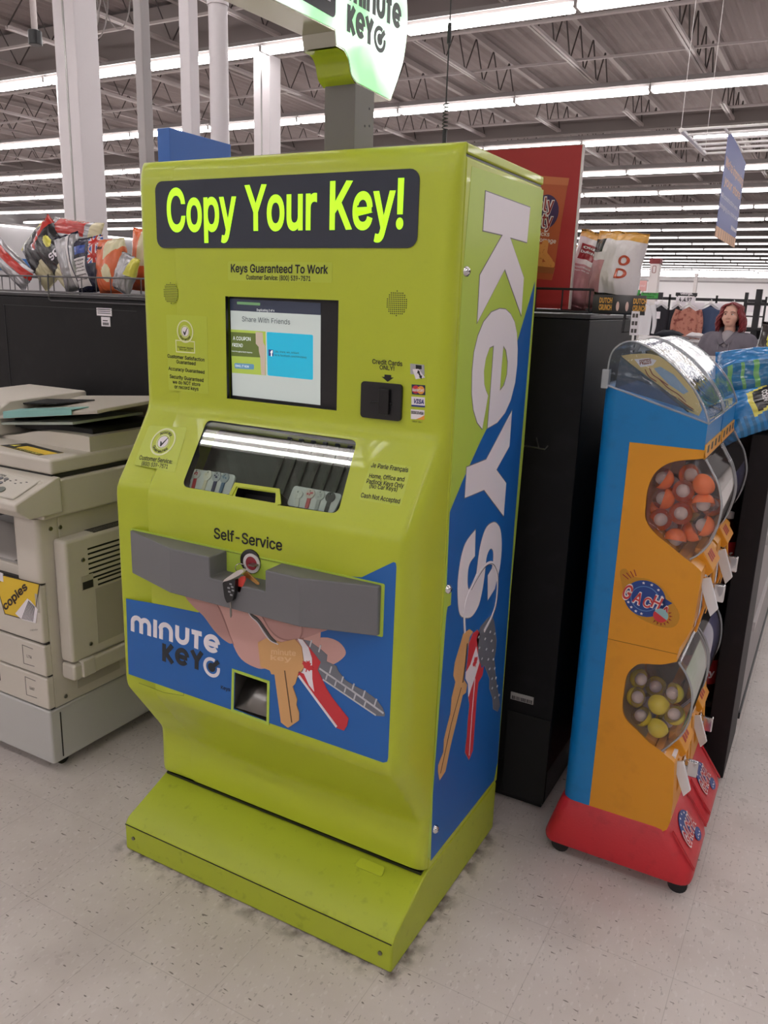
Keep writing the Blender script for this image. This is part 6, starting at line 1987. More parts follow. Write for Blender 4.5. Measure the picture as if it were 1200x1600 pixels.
# right post and the paper exit
MB().prism(rrect(-2.155, XR, YF - .01, YF + .08, .02), 'z', .668, .872).build('front_post', CB, cp, angle=40)
MB().box(-2.70, -2.16, YF + .02, 1.98, .70, .708).build('exit_tray', mat('exit_tray_grey', '8f8b88', .5), cp)
rows = [[Vector((-2.70, YF + .02 + .03 * i, .708 + .028 * math.sin(i / 3.2))), Vector((-2.20, YF + .02 + .03 * i, .708 + .018 * math.sin(i / 3.2)))] for i in range(9)]
MB().grid(rows).build('exit_paper', mat('exit_paper_white', 'c5c1be', .6), cp, angle=60, solid=.002)
MB().box(-2.70, -2.158, 1.93, 1.98, .70, .845).build('exit_back', CBD, cp)
# scanner level with the control panel
MB().box(-2.72, -2.015, YF - .005, 2.15, .872, .99).build('scanner_housing', CB, cp, bevel=.01)
pw = MB()
pw.prism([(1.455, .925), (1.455, .945), (1.60, 1.0), (1.62, 1.0), (1.62, .89), (1.50, .89)], 'x', -2.72, -2.0)
cpn = pw.build('control_panel', CB, cp, bevel=.008)
FP_ = Frame((-2.0, 1.455, .945), (1, 0, 0), (0, .145, .055))
MB().fbox(FP_, -.60, -.03, .02, .125, 0, .006).build('key_plate', mat('key_plate_beige', 'c2bcb1', .45), cpn, bevel=.003)
m_ = MB()
for i in range(3):
    for j in range(4):
        m_.poly(FP_, circle(-.205 + i * .024 + j * .002, .035 + j * .0205, .0085, 14, .0065), .009, .006)
m_.build('number_button', mat('button_grey', '6d6b6d', .4), cpn)
MB().poly(FP_, circle(-.115, .045, .018, 20, .014), .009, .006).build('start_button', mat('button_green_grey', '5e6459', .4), cpn)
MB().poly(FP_, circle(-.145, .04, .008, 14, .006), .009, .006).build('stop_button', mat('button_red', '8c4a40', .4), cpn)
MB().fbox(FP_, -.56, -.28, .04, .10, .006, .0075).build('panel_display', mat('panel_lcd', '3c3f42', .25), cpn)
m_ = MB()
m_.text('system machine', FP_, (-.27, .108), (-.17, .108), .009, .0066, .02)
for i in range(6):
    m_.fbox(FP_, -.15 + i * .016, -.142 + i * .016, .085 + (i % 3) * .008, .088 + (i % 3) * .008, .006, .0066)
m_.build('panel_print', BLACKP, cpn)
# platen cover, raised feeder part and sticker
lid_ = MB().box(-2.72, -2.02, 1.60, 2.14, 1.004, 1.052).build('platen_cover', CB, cp, bevel=.01)
MB().box(-2.70, -2.025, 1.605, 2.135, .992, 1.004).build('cover_gap', CG, lid_)
MB().prism(smooth_line([(-2.50, 1.052), (-2.38, 1.07), (-2.27, 1.093), (-2.15, 1.10), (-2.03, 1.10)], 4) + [(-2.03, 1.05), (-2.5, 1.05)], 'y', 1.76, 2.12).build('raised_cover', CB, lid_, bevel=.006)
FL = Frame((0, 0, 1.0525), (1, 0, 0), (0, 1, 0))
s_ = MB().poly(FL, [(-2.33, 1.66), (-2.10, 1.625), (-2.08, 1.70), (-2.30, 1.735)], .0006).build('warning_sticker', mat('sticker_yellow', 'dcb92a', .45), lid_)
m_ = MB()
m_.poly(FL, [(-2.33, 1.66), (-2.27, 1.651), (-2.25, 1.728), (-2.30, 1.735)], .0010)
m_.poly(FL, [(-2.27, 1.651), (-2.10, 1.625), (-2.098, 1.643), (-2.267, 1.669)], .0010)
m_.poly(FL, [(-2.255, 1.705), (-2.085, 1.682), (-2.08, 1.70), (-2.252, 1.727)], .0010)
b2 = m_.build('sticker_dark_band', BLACKP, s_)
m_ = MB()
m_.text('DO NOT COPY MONEY', FL, (-2.25, 1.652), (-2.11, 1.631), .010, .0014, .02)
m_.poly(FL, [(-2.31, 1.68), (-2.28, 1.675), (-2.285, 1.705)], .0014)
m_.text('copyright law applies', FL, (-2.24, 1.685), (-2.10, 1.665), .008, .0014, .0)
m_.build('sticker_print', mat('sticker_yellow_light', 'e2d24a', .45), s_)
rows = []
for i in range(9):
    a = PI * i / 8
    rows.append([Vector((-2.72 + .02 + .17 * (1 - math.cos(a)) * .9, 1.59, 1.0 + .062 * math.sin(a) ** .7)), Vector((-2.72 + .02 + .17 * (1 - math.cos(a)) * .9, 1.63, 1.0 + .062 * math.sin(a) ** .7))])
MB().grid(rows).build('cover_grip', CB, lid_, angle=60, solid=.012)
# document feeder
fd = MB()
fd.prism([(1.72, 1.06), (1.72, 1.14), (1.78, 1.175), (2.12, 1.185), (2.12, 1.05)], 'x', -2.76, -2.44)
feeder = fd.build('document_feeder', CB, cp, bevel=.012)
MB().box(-2.44, -2.06, 1.80, 2.10, 1.085, 1.118).build('feeder_underside', CBD, feeder, bevel=.004)
tr = MB()
tr.add([(-2.46, 1.74, 1.122), (-1.965, 1.74, 1.187), (-1.965, 1.78, 1.19), (-1.975, 2.10, 1.20), (-2.46, 2.10, 1.16)], [(0, 1, 2, 3, 4)])
tray_ = tr.build('feeder_tray', CB2, feeder, solid=.012, bevel=.003)
tl = MB()
tl.add([(-2.40, 1.732, 1.126), (-2.07, 1.732, 1.169), (-2.07, 1.732, 1.185), (-2.40, 1.732, 1.148), (-2.40, 1.80, 1.150), (-2.07, 1.80, 1.187)], [(0, 1, 2, 3), (3, 2, 5, 4)])
tl.build('teal_strip', mat('teal_plastic', '7fb0ab', .4), feeder, solid=.003)
MB().add([(-2.46, 1.75, 1.10), (-2.09, 1.75, 1.138), (-2.09, 2.05, 1.14), (-2.46, 2.05, 1.11)], [(0, 1, 2, 3)]).build('lower_paper_guide', mat('guide_pale', 'a9b3ab', .4), feeder, solid=.008)
MB().add([(-2.46, 1.84, 1.160), (-2.27, 1.84, 1.176), (-2.20, 1.94, 1.185), (-2.46, 1.94, 1.166)], [(0, 1, 2, 3)]).build('paper_well', CBD, feeder, solid=.004)
MB().box(-2.30, -1.985, 2.10, 2.15, 1.05, 1.168).build('rear_wall', CB2, cp, bevel=.004)
# side cover with vents, handle and screws
SX = -1.982
sd = MB().box(XR, SX, 1.60, 2.11, .395, .803).build('side_cover', CB, cp, bevel=.012)
MB().box(XR, SX + .004, 1.60, 2.11, .335, .392).build('lower_side_cover', CB, cp, bevel=.01)
FSD = Frame((SX, 0, 0), (0, 1, 0), (0, 0, 1))
m_ = MB()
for i in range(7):
    m_.fbox(FSD, 1.685, 2.09, .755 - i * .0165, .761 - i * .0165, -.001, .0006)
for i in range(7, 14):
    m_.fbox(FSD, 1.718, 2.09, .755 - i * .0165 + .004, .761 - i * .0165 + .004, -.001, .0006)
m_.build('vent_slot', mat('vent_black', '151515', .6), sd)
m_ = MB()
for i in range(14):
    m_.box(XR + .006 + i * .0033, XR + .0075 + i * .0033, 1.72, 2.09, .8025, .8035)
m_.build('top_vent', CG, sd)
MB().fbox(FSD, 1.654, 1.700, .628, .675, .0, .0012).build('catch_plate', CB2, sd)
MB().fbox(FSD, 1.657, 1.697, .63, .655, .0, .0022).build('catch_recess', CG, sd)
MB().fbox(FSD, 1.705, 2.095, .43, .62, -.001, .001).build('side_panel', mat('copier_panel', 'aaa396', .55), sd)
m_ = MB()
for y, z in ((1.665, .728), (1.675, .44)):
    m_.lathe(FSD.p(y, z), [(.0001, .003), (.006, .003), (.007, .0)], FSD.n, 14)
m_.build('screw', STEEL, sd)
m_ = MB()
for y, z in ((1.60, .835), (1.635, .832), (1.61, .265)):
    m_.lathe(SC_.p(y, z), [(.0001, .003), (.006, .003), (.007, .0)], SC_.n, 14)
m_.build('side_screw', STEEL, cp)
MB().box(XR - .002, XR + .001, 1.60, 2.14, .868, .8715).build('side_gap', CG, cp)
MB().fbox(SC_, 1.66, 1.84, .272, .33, -.001, .0015).build('side_recess', CB2, cp)
MB().box(XR + .002, SX + .012, 1.63, 1.68, .34, .398).build('hinge_block', CB, cp, bevel=.004)

# ================================================================== the woman
def remeshed(name, caps, voxel, m, parent, smooth=6, extra=None, label=None):
    """one continuous surface grown round tapered limbs: caps = (a, ra, b, rb)"""
    mb = MB()
    for a, ra, b_, rb in caps:
        a, b_ = Vector(a), Vector(b_)
        n = max(2, int((b_ - a).length / .03))
        for i in range(n + 1):
            t = i / n
            mb.sphere(a.lerp(b_, t), ra * (1 - t) + rb * t, 12, 8)
    if extra:
        extra(mb)
    me = mb.mesh(name)
    o = bpy.data.objects.new(name, me)
    COL.objects.link(o)
    r = o.modifiers.new('remesh', 'REMESH')
    r.mode = 'VOXEL'
    r.voxel_size = voxel
    s = o.modifiers.new('smooth', 'SMOOTH')
    s.factor = .5
    s.iterations = smooth
    dg = bpy.context.evaluated_depsgraph_get()
    me2 = bpy.data.meshes.new_from_object(o.evaluated_get(dg))
    o.modifiers.clear()
    o.data = me2
    bpy.data.meshes.remove(me)
    me2.name = name
    me2.shade_smooth()
    me2.materials.append(m)
    o.parent = parent
    if label:
        o['label'] = label
    return o
WX, WY = -1.01, 8.84
TH = math.radians(-9)
wm = thing('person', 'person with wavy dark red hair in a grey hooded sweatshirt, looking aside', 'person', local=Matrix.Translation((WX, WY, 0)) @ Matrix.Rotation(TH, 4, 'Z') @ Matrix.Scale(.972, 4))
SKIN = mat('skin', 'd3a491', .5)
body = [((0, 0, .93), .15, (0, 0, 1.05), .14), ((-.07, 0, 1.05), .12, (-.08, 0, 1.27), .12), ((.07, 0, 1.05), .12, (.08, 0, 1.27), .12),
        ((-.15, .01, 1.31), .065, (.15, .01, 1.31), .065), ((0, .01, 1.32), .062, (0, -.005, 1.45), .054)]
for s in (-1, 1):
    body += [((s * .09, 0, .9), .105, (s * .1, -.01, .5), .066), ((s * .1, -.01, .5), .066, (s * .1, .015, .1), .042), ((s * .1, .0, .06), .042, (s * .11, -.16, .035), .034),
             ((s * .19, .01, 1.30), .062, (s * .27, .03, 1.05), .048), ((s * .27, .03, 1.05), .047, (s * .20, -.17, .96), .031),
             ((s * .20, -.17, .96), .031, (s * .165, -.235, .955), .030), ((s * .165, -.235, .955), .027, (s * .15, -.262, .95), .026)]
    for k in range(4):                                   # fingers, slightly curled
        L_ = (.030, .036, .034, .026)[k]
        p0 = Vector((s * (.165 - .012 * k), -.262 - .004 * (1.5 - abs(k - 1.5)), .968 - .016 * k))
        p1 = p0 + Vector((-s * .012, -L_, -.006))
        p2 = p1 + Vector((-s * .018, -L_ * .55, -.014))
        body += [(p0, .0092, p1, .0088), (p1, .0088, p2, .0075)]
    body += [((s * .185, -.205, .975), .013, (s * .155, -.245, .992), .0105), ((s * .155, -.245, .992), .0105, (s * .138, -.272, .99), .0085)]
def head_bits(mb):
    mb.sphere((0, -.012, 1.562), 1, 26, 18, (.078, .097, .108))
    mb.sphere((0, -.048, 1.505), 1, 20, 14, (.066, .062, .066))
    mb.sphere((0, -.088, 1.468), .024, 12, 8)
    for s in (-1, 1):
        mb.sphere((s * .036, -.072, 1.52), .036, 14, 10)
        mb.sphere((s * .034, -.092, 1.588), .018, 12, 8, (1.4, .6, .6))
        mb.sphere((s * .078, .0, 1.545), .024, 12, 8, (.5, .8, 1.2))
        mb.sphere((s * .012, -.115, 1.527), .010, 10, 6)
    for i in range(6):
        t = i / 5
        mb.sphere((0, -.104 - .022 * t, 1.58 - .048 * t), .010 + .005 * t, 10, 6)
    mb.sphere((0, -.104, 1.492), .013, 12, 8, (1.9, .8, .55))
    mb.sphere((0, -.102, 1.480), .013, 12, 8, (1.6, .8, .6))
remeshed('body', body, .0062, SKIN, wm, 3, head_bits)
for s in (-1, 1):
    e = MB().sphere((s * .031, -.0915, 1.561), .0135, 16, 10, (1, .8, .72)).build('eye', mat('eye_white', 'd9d2cf', .3), wm, angle=80)
    MB().sphere((s * .031 - .004, -.1005, 1.561), .0062, 12, 8, (1, .55, 1)).build('iris', mat('iris_dark', '2c211d', .25), e, angle=80)
    MB().tube([(s * .015, -.1065, 1.581), (s * .030, -.106, 1.587), (s * .047, -.096, 1.583), (s * .056, -.086, 1.576)], [.003, .0036, .003, .0015], 6).build('eyebrow', mat('brow_brown', '4a2a26', .7), wm, angle=80)
    MB().tube([(s * .017, -.1035, 1.566), (s * .030, -.1055, 1.5705), (s * .046, -.094, 1.565)], [.0018, .0026, .0018], 6).build('eyelid', mat('lid_shade', 'a87868', .5), wm, angle=80)
MB().sphere((0, -.1095, 1.4915), .011, 14, 8, (1.95, .6, .36)).sphere((0, -.1075, 1.4825), .011, 14, 8, (1.6, .6, .45)).build('lips', mat('lip_pink', 'b5746a', .45), wm, angle=80)
# hair: a cap and wavy locks down to the shoulders
HAIR = mat('hair_dark_red', '7c2227', .42, bump=(160, .5), dirt=(60, '3c1216', .7))
random.seed(21)
hb = MB()
for i in range(260):
    a = math.radians(random.uniform(-36, 216))            # round the head, leaving the face free
    el = random.uniform(.0, 1.0)
    px_, py__ = math.cos(a), math.sin(a)
    top = Vector((px_ * .05 * el, .01 + py__ * .06 * el, 1.672 - .03 * el * el))
    out = Vector((px_ * (.088 + .01 * random.random()), .0 + py__ * (.104 + .01 * random.random()), 1.585))
    wid = 1.12 + .16 * random.random()
    end = Vector((px_ * .105 * wid, .015 + py__ * .10 * wid, random.uniform(1.385, 1.47) - (.02 if py__ > 0 else 0)))
    pts = [top, top.lerp(out, .55) + Vector((px_ * .022, py__ * .022, .022)), out, out.lerp(end, .5) + Vector((px_ * .018, py__ * .016, 0)), end]
    pts = smooth_line([tuple(p) for p in pts], 5)
    ph = random.uniform(0, 6)
    n = len(pts)
    cur = []
    for k, p in enumerate(pts):
        w_ = .015 * (k / n) ** .6
        cur.append(Vector(p) + Vector((math.sin(ph + k * 1.0) * w_, math.cos(ph + k * 1.0) * w_, 0)))
    hb.tube(cur, [.0105 * (1 - .45 * abs(2 * k / (n - 1) - .9)) for k in range(n)], 6)
hair = hb.build('hair', HAIR, wm, angle=80)
cap_ = MB()
cap_.sphere((0, .018, 1.578), 1, 24, 16, (.090, .098, .106))
cap_.build('hair_cap', HAIR, hair, angle=80)
fr = MB()
for s in (-1, 1):
    for i in range(16):
        t = i / 15
        st_ = Vector((.012 + s * .008, -.060 - .03 * random.random(), 1.668))
        md_ = Vector((s * (.070 + .022 * t), -.070 + .03 * t, 1.634 - .01 * t))
        lo2 = Vector((s * (.104 + .012 * t), -.012 + .03 * t, 1.56))
        en = Vector((s * (.122 + .016 * t), -.012 + .03 * t, 1.42 + .03 * random.random()))
        pts = smooth_line([tuple(st_), tuple(md_), tuple(lo2), tuple(lo2.lerp(en, .5) + Vector((s * .012, -.006, 0))), tuple(en)], 5)
        ph = random.uniform(0, 6)
        fr.tube([Vector(p) + Vector((math.sin(ph + k * .8), math.cos(ph + k * .8), 0)) * .012 * (k / len(pts)) for k, p in enumerate(pts)], .0075, 6)
fr.build('front_locks', HAIR, hair, angle=80)
# clothes
HOOD = mat('grey_marl_fleece', '6a656e', .9, bump=(220, .4), dirt=(260, '77727a', .55))
hc = [((0, .0, .90), .178, (0, .0, 1.02), .172), ((-.085, 0, 1.02), .142, (-.09, -.005, 1.25), .143), ((.085, 0, 1.02), .142, (.09, -.005, 1.25), .143),
      ((-.065, -.055, 1.16), .115, (-.065, -.055, 1.19), .115), ((.065, -.055, 1.16), .115, (.065, -.055, 1.19), .115),
      ((-.17, .012, 1.30), .088, (.17, .012, 1.30), .088)]
for s in (-1, 1):
    hc += [((s * .195, .01, 1.285), .092, (s * .285, .03, 1.05), .078), ((s * .285, .03, 1.05), .076, (s * .21, -.16, .965), .05)]
hoodie = remeshed('hooded_sweatshirt', hc, .011, HOOD, wm, 5)
hd = MB()
ringp = []
for i in range(15):
    a = math.radians(-60 + 300 * i / 14)
    ringp.append((math.cos(a) * .098, .02 + math.sin(a) * .085, 1.385 + .035 * math.sin(a)))
ringp = [(.018, -.125, 1.262)] + [(.06, -.10, 1.315)] + ringp[1:-1] + [(-.06, -.10, 1.315), (-.018, -.125, 1.262)]
hd.tube(smooth_line(ringp, 3), .034, 10)
hd.build('hood', HOOD, hoodie, angle=80)
MB().tube([(.045, -.135, 1.30), (.05, -.158, 1.24), (.047, -.166, 1.13)], .0035, 6).tube([(-.045, -.135, 1.30), (-.052, -.158, 1.23), (-.05, -.166, 1.10)], .0035, 6).build('drawstring', mat('drawstring_grey', '8b868d', .8), hoodie)
remeshed('t_shirt', [((0, -.03, 1.28), .085, (0, -.035, 1.335), .074), ((-.05, -.02, 1.30), .07, (.05, -.02, 1.30), .07), ((0, -.07, 1.25), .07, (0, -.06, 1.30), .07)], .008, mat('grey_tee', '9a9498', .9), wm, 4)
jn = [((0, .0, .92), .165, (0, 0, .86), .16)]
for s in (-1, 1):
    jn += [((s * .085, 0, .88), .125, (s * .1, -.01, .5), .088), ((s * .1, -.01, .5), .086, (s * .1, .01, .09), .068)]
remeshed('jeans', jn, .012, mat('dark_denim', '2a3040', .85), wm, 5)
sh_ = []
for s in (-1, 1):
    sh = remeshed('shoe', [((s * .1, .02, .05), .052, (s * .112, -.13, .04), .044), ((s * .112, -.13, .04), .044, (s * .115, -.19, .034), .034)], .01, mat('shoe_black', '1d1c1e', .5), wm, 3)

# ================================================================== clothes department
def rack(x0, x1, y, z, label, posts=3):
    r = thing('clothes_rack', label, 'clothes rack', ((x0 + x1) / 2, y, 0))
    m_ = MB()
    for i in range(posts):
        x = x0 + (x1 - x0) * i / (posts - 1)
        m_.box(x - .02, x + .02, y - .02, y + .02, .03, z + .12)
    m_.build('post', mat('rack_black', '1c1b1e', .5), r)
    MB().box(x0, x1, y - .02, y + .02, z, z + .06).box(x0, x1, y - .012, y + .012, z - .3, z - .27).build('rail', mat('rack_black', '1c1b1e', .5), r)
    MB().box(x0 - .1, x1 + .1, y - .3, y + .3, 0, .03).build('foot', mat('rack_black', '1c1b1e', .5), r)
    m_ = MB()
    for i in range(int((x1 - x0) / .38)):
        m_.box(x0 + .1 + i * .38, x0 + .38 + i * .38, y - .026, y - .022, z - .20, z - .04)
    m_.build('price_card', WHITE, r)
    return r
HANG = mat('hanger_white', 'dcd8d8', .4)
def garment(kind, cx, y, top, w, h, m, label, sleeves=True, trim=None):
    """a garment on a hanger, seen from the front: a folded, draped body with sleeves"""
    t = thing(kind, label, 'garment', (cx, y, top), group='clothes hanging on the long black rack')
    m_ = MB()
    m_.tube(smooth_line([(cx - w * .36, y, top - .03), (cx - w * .1, y, top + .045), (cx, y, top + .055), (cx + w * .1, y, top + .045), (cx + w * .36, y, top - .03)], 4), .012, 6)
    m_.tube([(cx, y, top + .05), (cx, y, top + .10), (cx + .02, y, top + .125), (cx, y, top + .14)], .006, 6)
    m_.box(cx - .03, cx + .03, y - .012, y - .006, top + .05, top + .11)
    m_.build('hanger', HANG, t, angle=60)
    b_ = MB()
    for f in (-1, 1):
        rows = []
        for j in range(15):
            v = j / 14
            half = w / 2 * ((.30 + .62 * min(1, (v / .12))) if v < .12 else (.92 + .10 * v))
            drop = h * v
            row = []
            for i in range(19):
                u = -1 + 2 * i / 18
                sag = .035 * (1 - abs(u)) if v == 0 else 0
                fold = .022 * math.sin(u * 9 + v * 2 + cx * 5) * v + .012 * math.sin(u * 17 + cx * 3) * v
                d = (.055 * (1 - u * u) ** .5 if abs(u) < 1 else 0) * (1 if v > 0 else .6)
                row.append(Vector((cx + u * half, y + f * d - fold * .8, top + .02 - drop - sag * (f < 0) - .05 * abs(u) * (v < .1))))
            rows.append(row if f < 0 else row[::-1])
        b_.grid(rows)
    b_.build('garment_body', m, t, angle=80, weld=1e-4)
    if sleeves:
        for s in (-1, 1):
            sl = MB()
            sl.tube(smooth_line([(cx + s * w * .40, y, top - .06), (cx + s * w * .53, y - .02, top - h * .38), (cx + s * w * .56, y - .03, top - h * .7), (cx + s * w * .52, y - .03, top - h * .92)], 4),
                    [.075 - .003 * k for k in range(13)], 8)
            sl.build('sleeve', m, t, angle=80)
    if trim:
        MB().box(cx + trim - .04, cx + trim + .04, y - .09, y - .083, top - .27, top - .12).build('swing_tag', WHITE, t)
    return t
YR = 19.0
FAB = lambda n, c, d=None: mat('fabric_' + n, c, .9, dirt=d)
def gpos(px0, px1):
    return px0
rz = [(-4.3228,1.7774),(-2.1224,1.7202)]
rack(-5.4, -1.55, YR, rz[0][1] - .04, 'long black clothes rack across the back of the clothes department', 5)
g0 = [(-3.9999,1.7025),(-3.9386,1.1546)]
garment('hanging_blouse', g0[0][0], 18.9, g0[0][1] - .03, .52, .72, FAB('white', 'd8d6da'), 'white long sleeved blouse on a white hanger, leftmost on the rack')
g0 = (-3.491,1.6636)
garment('hanging_skirt', g0[0] - .13, 18.9, g0[1] - .06, .42, .66, FAB('black', '26242b'), 'black garment with a white label hanging next to the white blouse', False, -.02)
garment('hanging_skirt', g0[0] + .22, 18.9, g0[1] - .06, .34, .66, FAB('black', '26242b'), 'narrow black garment with a long tag left of the patterned blouse', False, .02)
g0 = (-3.0213,1.6505)
garment('hanging_blouse', g0[0], 18.8, g0[1] - .06, .50, .72, FAB('pattern', 'b57a6a', (14, '7c3b36', .9, .5)), 'coral blouse with a dark busy pattern on a white hanger')
g0 = (-2.5068,1.6547)
garment('hanging_jeans', g0[0] - .1, 18.9, g0[1] - .02, .48, .68, FAB('denim', '3d4a66'), 'blue denim piece on a white hanger behind the red hair', False)
garment('hanging_jeans', g0[0] + .35, 18.9, g0[1] - .02, .44, .68, FAB('denim_dark', '333e57'), 'darker denim piece at the right end of the rack', False)
# signs of the department
def hang_sign(px0, px1, py0, py1, y, m, label, lines, lm, name='department_sign'):
    return None
q = [(-3.357,1.8972),(-2.9131,1.8287)]
t = thing('department_sign', 'small black sign lettered in white above a white price panel', 'sign', (q[0][0], 18.97, q[0][1]))
FQ = Frame((0, 18.97, 0), (1, 0, 0), (0, 0, 1))
MB().fbox(FQ, q[0][0], q[1][0], q[1][1], q[0][1], -.03, 0).build('sign_board', mat('sign_black', '1d1c20', .5), t)
MB().text('George.', FQ, (q[0][0] + .1, q[1][1] + .03), (q[1][0] - .09, q[1][1] + .03), .05, .002, .03).build('sign_lettering', WHITE, t)
MB().fbox(FQ, q[0][0] + .02, q[1][0] - .02, q[1][1] - .13, q[1][1] - .015, -.03, -.005).build('price_panel', WHITE, t)
MB().text('4 .4.97', FQ, (q[0][0] + .08, q[1][1] - .115), (q[1][0] - .1, q[1][1] - .115), .08, 0, .03).build('price_lettering', BLACKP, t)
MB().box(q[0][0] + .02, q[0][0] + .05, 18.98, 19.01, rz[0][1] + .02, q[1][1]).box(q[1][0] - .05, q[1][0] - .02, 18.98, 19.01, rz[0][1] + .02, q[1][1]).build('sign_post', mat('rack_black', '1c1b1e', .5), t)
for i, (a, b_, lab) in enumerate((((980,452.5), (999,466.5), 'green sign board behind the white chip bag, left of the black post'), ((1002,457), (1029,466.5), 'green sign board with dark lettering right of the black post'))):
    p0, p1 = ([(-4.088,1.9029),(-3.7979,1.7328)], [(-3.7728,1.8535),(-3.4305,1.7432)])[i]
    t = thing('department_sign', lab, 'sign', (p0[0], 17.5, p1[1]))
    FQ = Frame((0, 17.5, 0), (1, 0, 0), (0, 0, 1))
    MB().fbox(FQ, p0[0], p1[0], p1[1], p0[1], -.03, 0).build('sign_board', mat('sign_green', '3f9a44', .5), t)
    if i:
        MB().text('ATHLETIC', FQ, (p0[0] + .03, p1[1] + .075), (p1[0] - .04, p1[1] + .07), .035, .002, .03).text('WORKS', FQ, (p0[0] + .06, p1[1] + .02), (p1[0] - .08, p1[1] + .016), .03, .002, .03).build('sign_lettering', mat('sign_dark_green', '1d4a22', .5), t)
        MB().box(p1[0], p1[0] + .09, 17.49, 17.53, p1[1] - .02, p0[1] + .01).build('end_cap', mat('rack_black', '1c1b1e', .5), t)
    MB().box(p0[0] - .046, p0[0] - .012, 17.5, 17.56, 0, p0[1] - .02).build('sign_post', mat('rack_black', '1c1b1e', .5), t)
# tables of folded clothes
tb = thing('display_table', 'low display table of folded clothes behind the capsule machine dome', 'table', (-2.9, 14.4, 0))
MB().box(-3.7, -1.75, 13.9, 15.0, .72, .76).build('table_top', mat('table_white', 'c9c5c5', .5), tb, bevel=.005)
for x in (-3.62, -1.83):
    for y in (13.98, 14.92):
        MB().box(x - .03, x + .03, y - .03, y + .03, 0, .72).build('leg', mat('rack_black', '1c1b1e', .5), tb)
MB().box(-3.66, -1.79, 13.96, 14.94, .0, .719).build('added_table_skirt', mat('added_skirt_dark', '3a373a', .8), tb)  # skirt added to hide the bright floor beneath the table
def pile(px, y, w, h, d, col, label, n=1, kind='folded_clothes', zb=.761):
    t = thing(kind, label, 'folded clothes', (px, y, zb), group='folded clothes on the display table')
    for k in range(n):
        mb, P = bag_mesh(w * (1 - .04 * k), d, h / n * .92, int(abs(px * 37) + k), lambda u, v, f: 0, lump=1.3, nu=16, nv=14)
        mb.xform(Matrix.Translation((px + .02 * (k % 2), y - d / 2, zb + h / n * (k + .5))) @ Matrix.Rotation(D(-90), 4, 'X') @ Matrix.Scale(-1, 4, (0, 1, 0)))
        mb.build('folded_piece', FAB('pile_' + col, col), t, angle=80, weld=1e-5)
    return t
P_ = [(-3.218,1.186),(-2.9564,1.2296),(-2.6495,1.2851),(-2.3596,1.2564),(-2.1494,1.1837),(-2.1151,1.3082),(-2.5169,1.2078)]
pile(P_[0][0], 14.1, .36, .24, .28, '8c898c', 'grey and white folded clothes under the price tag', 3)
pile(P_[1][0] + .03, 14.45, .34, .34, .28, 'cfcbcb', 'white folded tops at the left of the clothes table', 3)
pile(P_[2][0], 14.82, .50, .44, .3, '20222c', 'large heap of navy and black clothes in the middle of the table', 3)
pile(P_[3][0] - .03, 14.46, .28, .36, .28, '6e6a6e', 'grey striped folded clothes right of the dark heap', 4)
pile(P_[6][0], 14.1, .26, .2, .28, '7d93b5', 'pale blue folded piece before the dark heap', 2)
pile(P_[4][0] - .04, 14.1, .34, .24, .28, 'd8b3b4', 'pink and white folded clothes left of the grey sweatshirt', 3)
pile(P_[5][0] - .12, 14.82, .34, .42, .28, 'd6d2d4', 'stack of white folded clothes beside the grey sweatshirt', 4)
db = thing('added_clothes_bin', 'added dark bin of clothes that darkens the view through the clear dome', 'display bin', (-1.6, 10.4, 0))  # bin and heaps added to block bright floor showing through the dome
MB().box(-2.5, -1.0, 10.0, 10.9, .01, .82).build('bin_side', mat('bin_dark_grey', '4a4648', .7), db, bevel=.01)
MB().box(-2.54, -.96, 9.96, 10.94, .80, .84).build('bin_rim', mat('rack_black', '1c1b1e', .5), db, bevel=.006)
for i, (x, y, c, lab) in enumerate(((-2.25, 10.2, '57535a', 'grey clothes heaped at the left of the added dark bin'), (-1.85, 10.3, '2a282d', 'black clothes heaped in the added dark bin beside the grey ones'),
                                    (-1.45, 10.2, '6c6468', 'pale grey clothes heaped in the right half of the added dark bin'), (-1.14, 10.35, '3a3036', 'dark plum clothes heaped at the right end of the added dark bin'))):
    pile(x, y, .36, .12, .36, c, lab, 1, 'added_clothes_heap', .842)['group'] = 'clothes heaped in the added dark bin'

# black shelf stand with shoes at the right edge
q = [(-1.2248,1.792),(-1.0756,1.8361)]
ss = thing('shoe_stand', 'black shelf stand with white shoes at the right edge behind the person', 'shelving', (-.75, 12.2, 0))
m_ = MB()
for (x, z), w in zip(q, (.04, .075)):
    m_.box(x - w / 2, x + w / 2, 12.0, 12.08, .02, z)
m_.box(q[1][0] + .7, q[1][0] + .76, 12.0, 12.08, .02, q[1][1])
m_.build('post', mat('rack_black', '1c1b1e', .5), ss)
m_ = MB()
for z in (q[0][1] - .16, 1.31, 1.0, .55):
    m_.box(q[0][0], q[1][0] + .76, 11.98, 12.45, z, z + .035)
m_.box(q[0][0], q[1][0] + .76, 12.42, 12.45, .3, 1.31)
m_.build('shelf', mat('rack_black', '1c1b1e', .5), ss)
MB().box(q[0][0] + .03, q[1][0] - .04, 12.0, 12.02, 1.12, 1.29).build('white_panel', WHITE, ss)
random.seed(9)
for i in range(4):
    x = q[1][0] + .07 + i * .1
    t = thing('shoe', f'white shoe on the black stand at the right edge, {ORD[i]} from the post', 'shoe', (x, 12.12, 1.035), group='white shoes on the black stand')
    MB().sphere((x, 12.10, 1.08), 1, 14, 8, (.038, .12, .045)).sphere((x, 12.16, 1.13), 1, 12, 8, (.034, .055, .07)).build('shoe_upper', WHITE, t, angle=80)
    MB().box(x - .036, x + .036, 11.99, 12.22, 1.035, 1.05).build('sole', mat('sole_grey', 'a9a5a5', .6), t, bevel=.006)

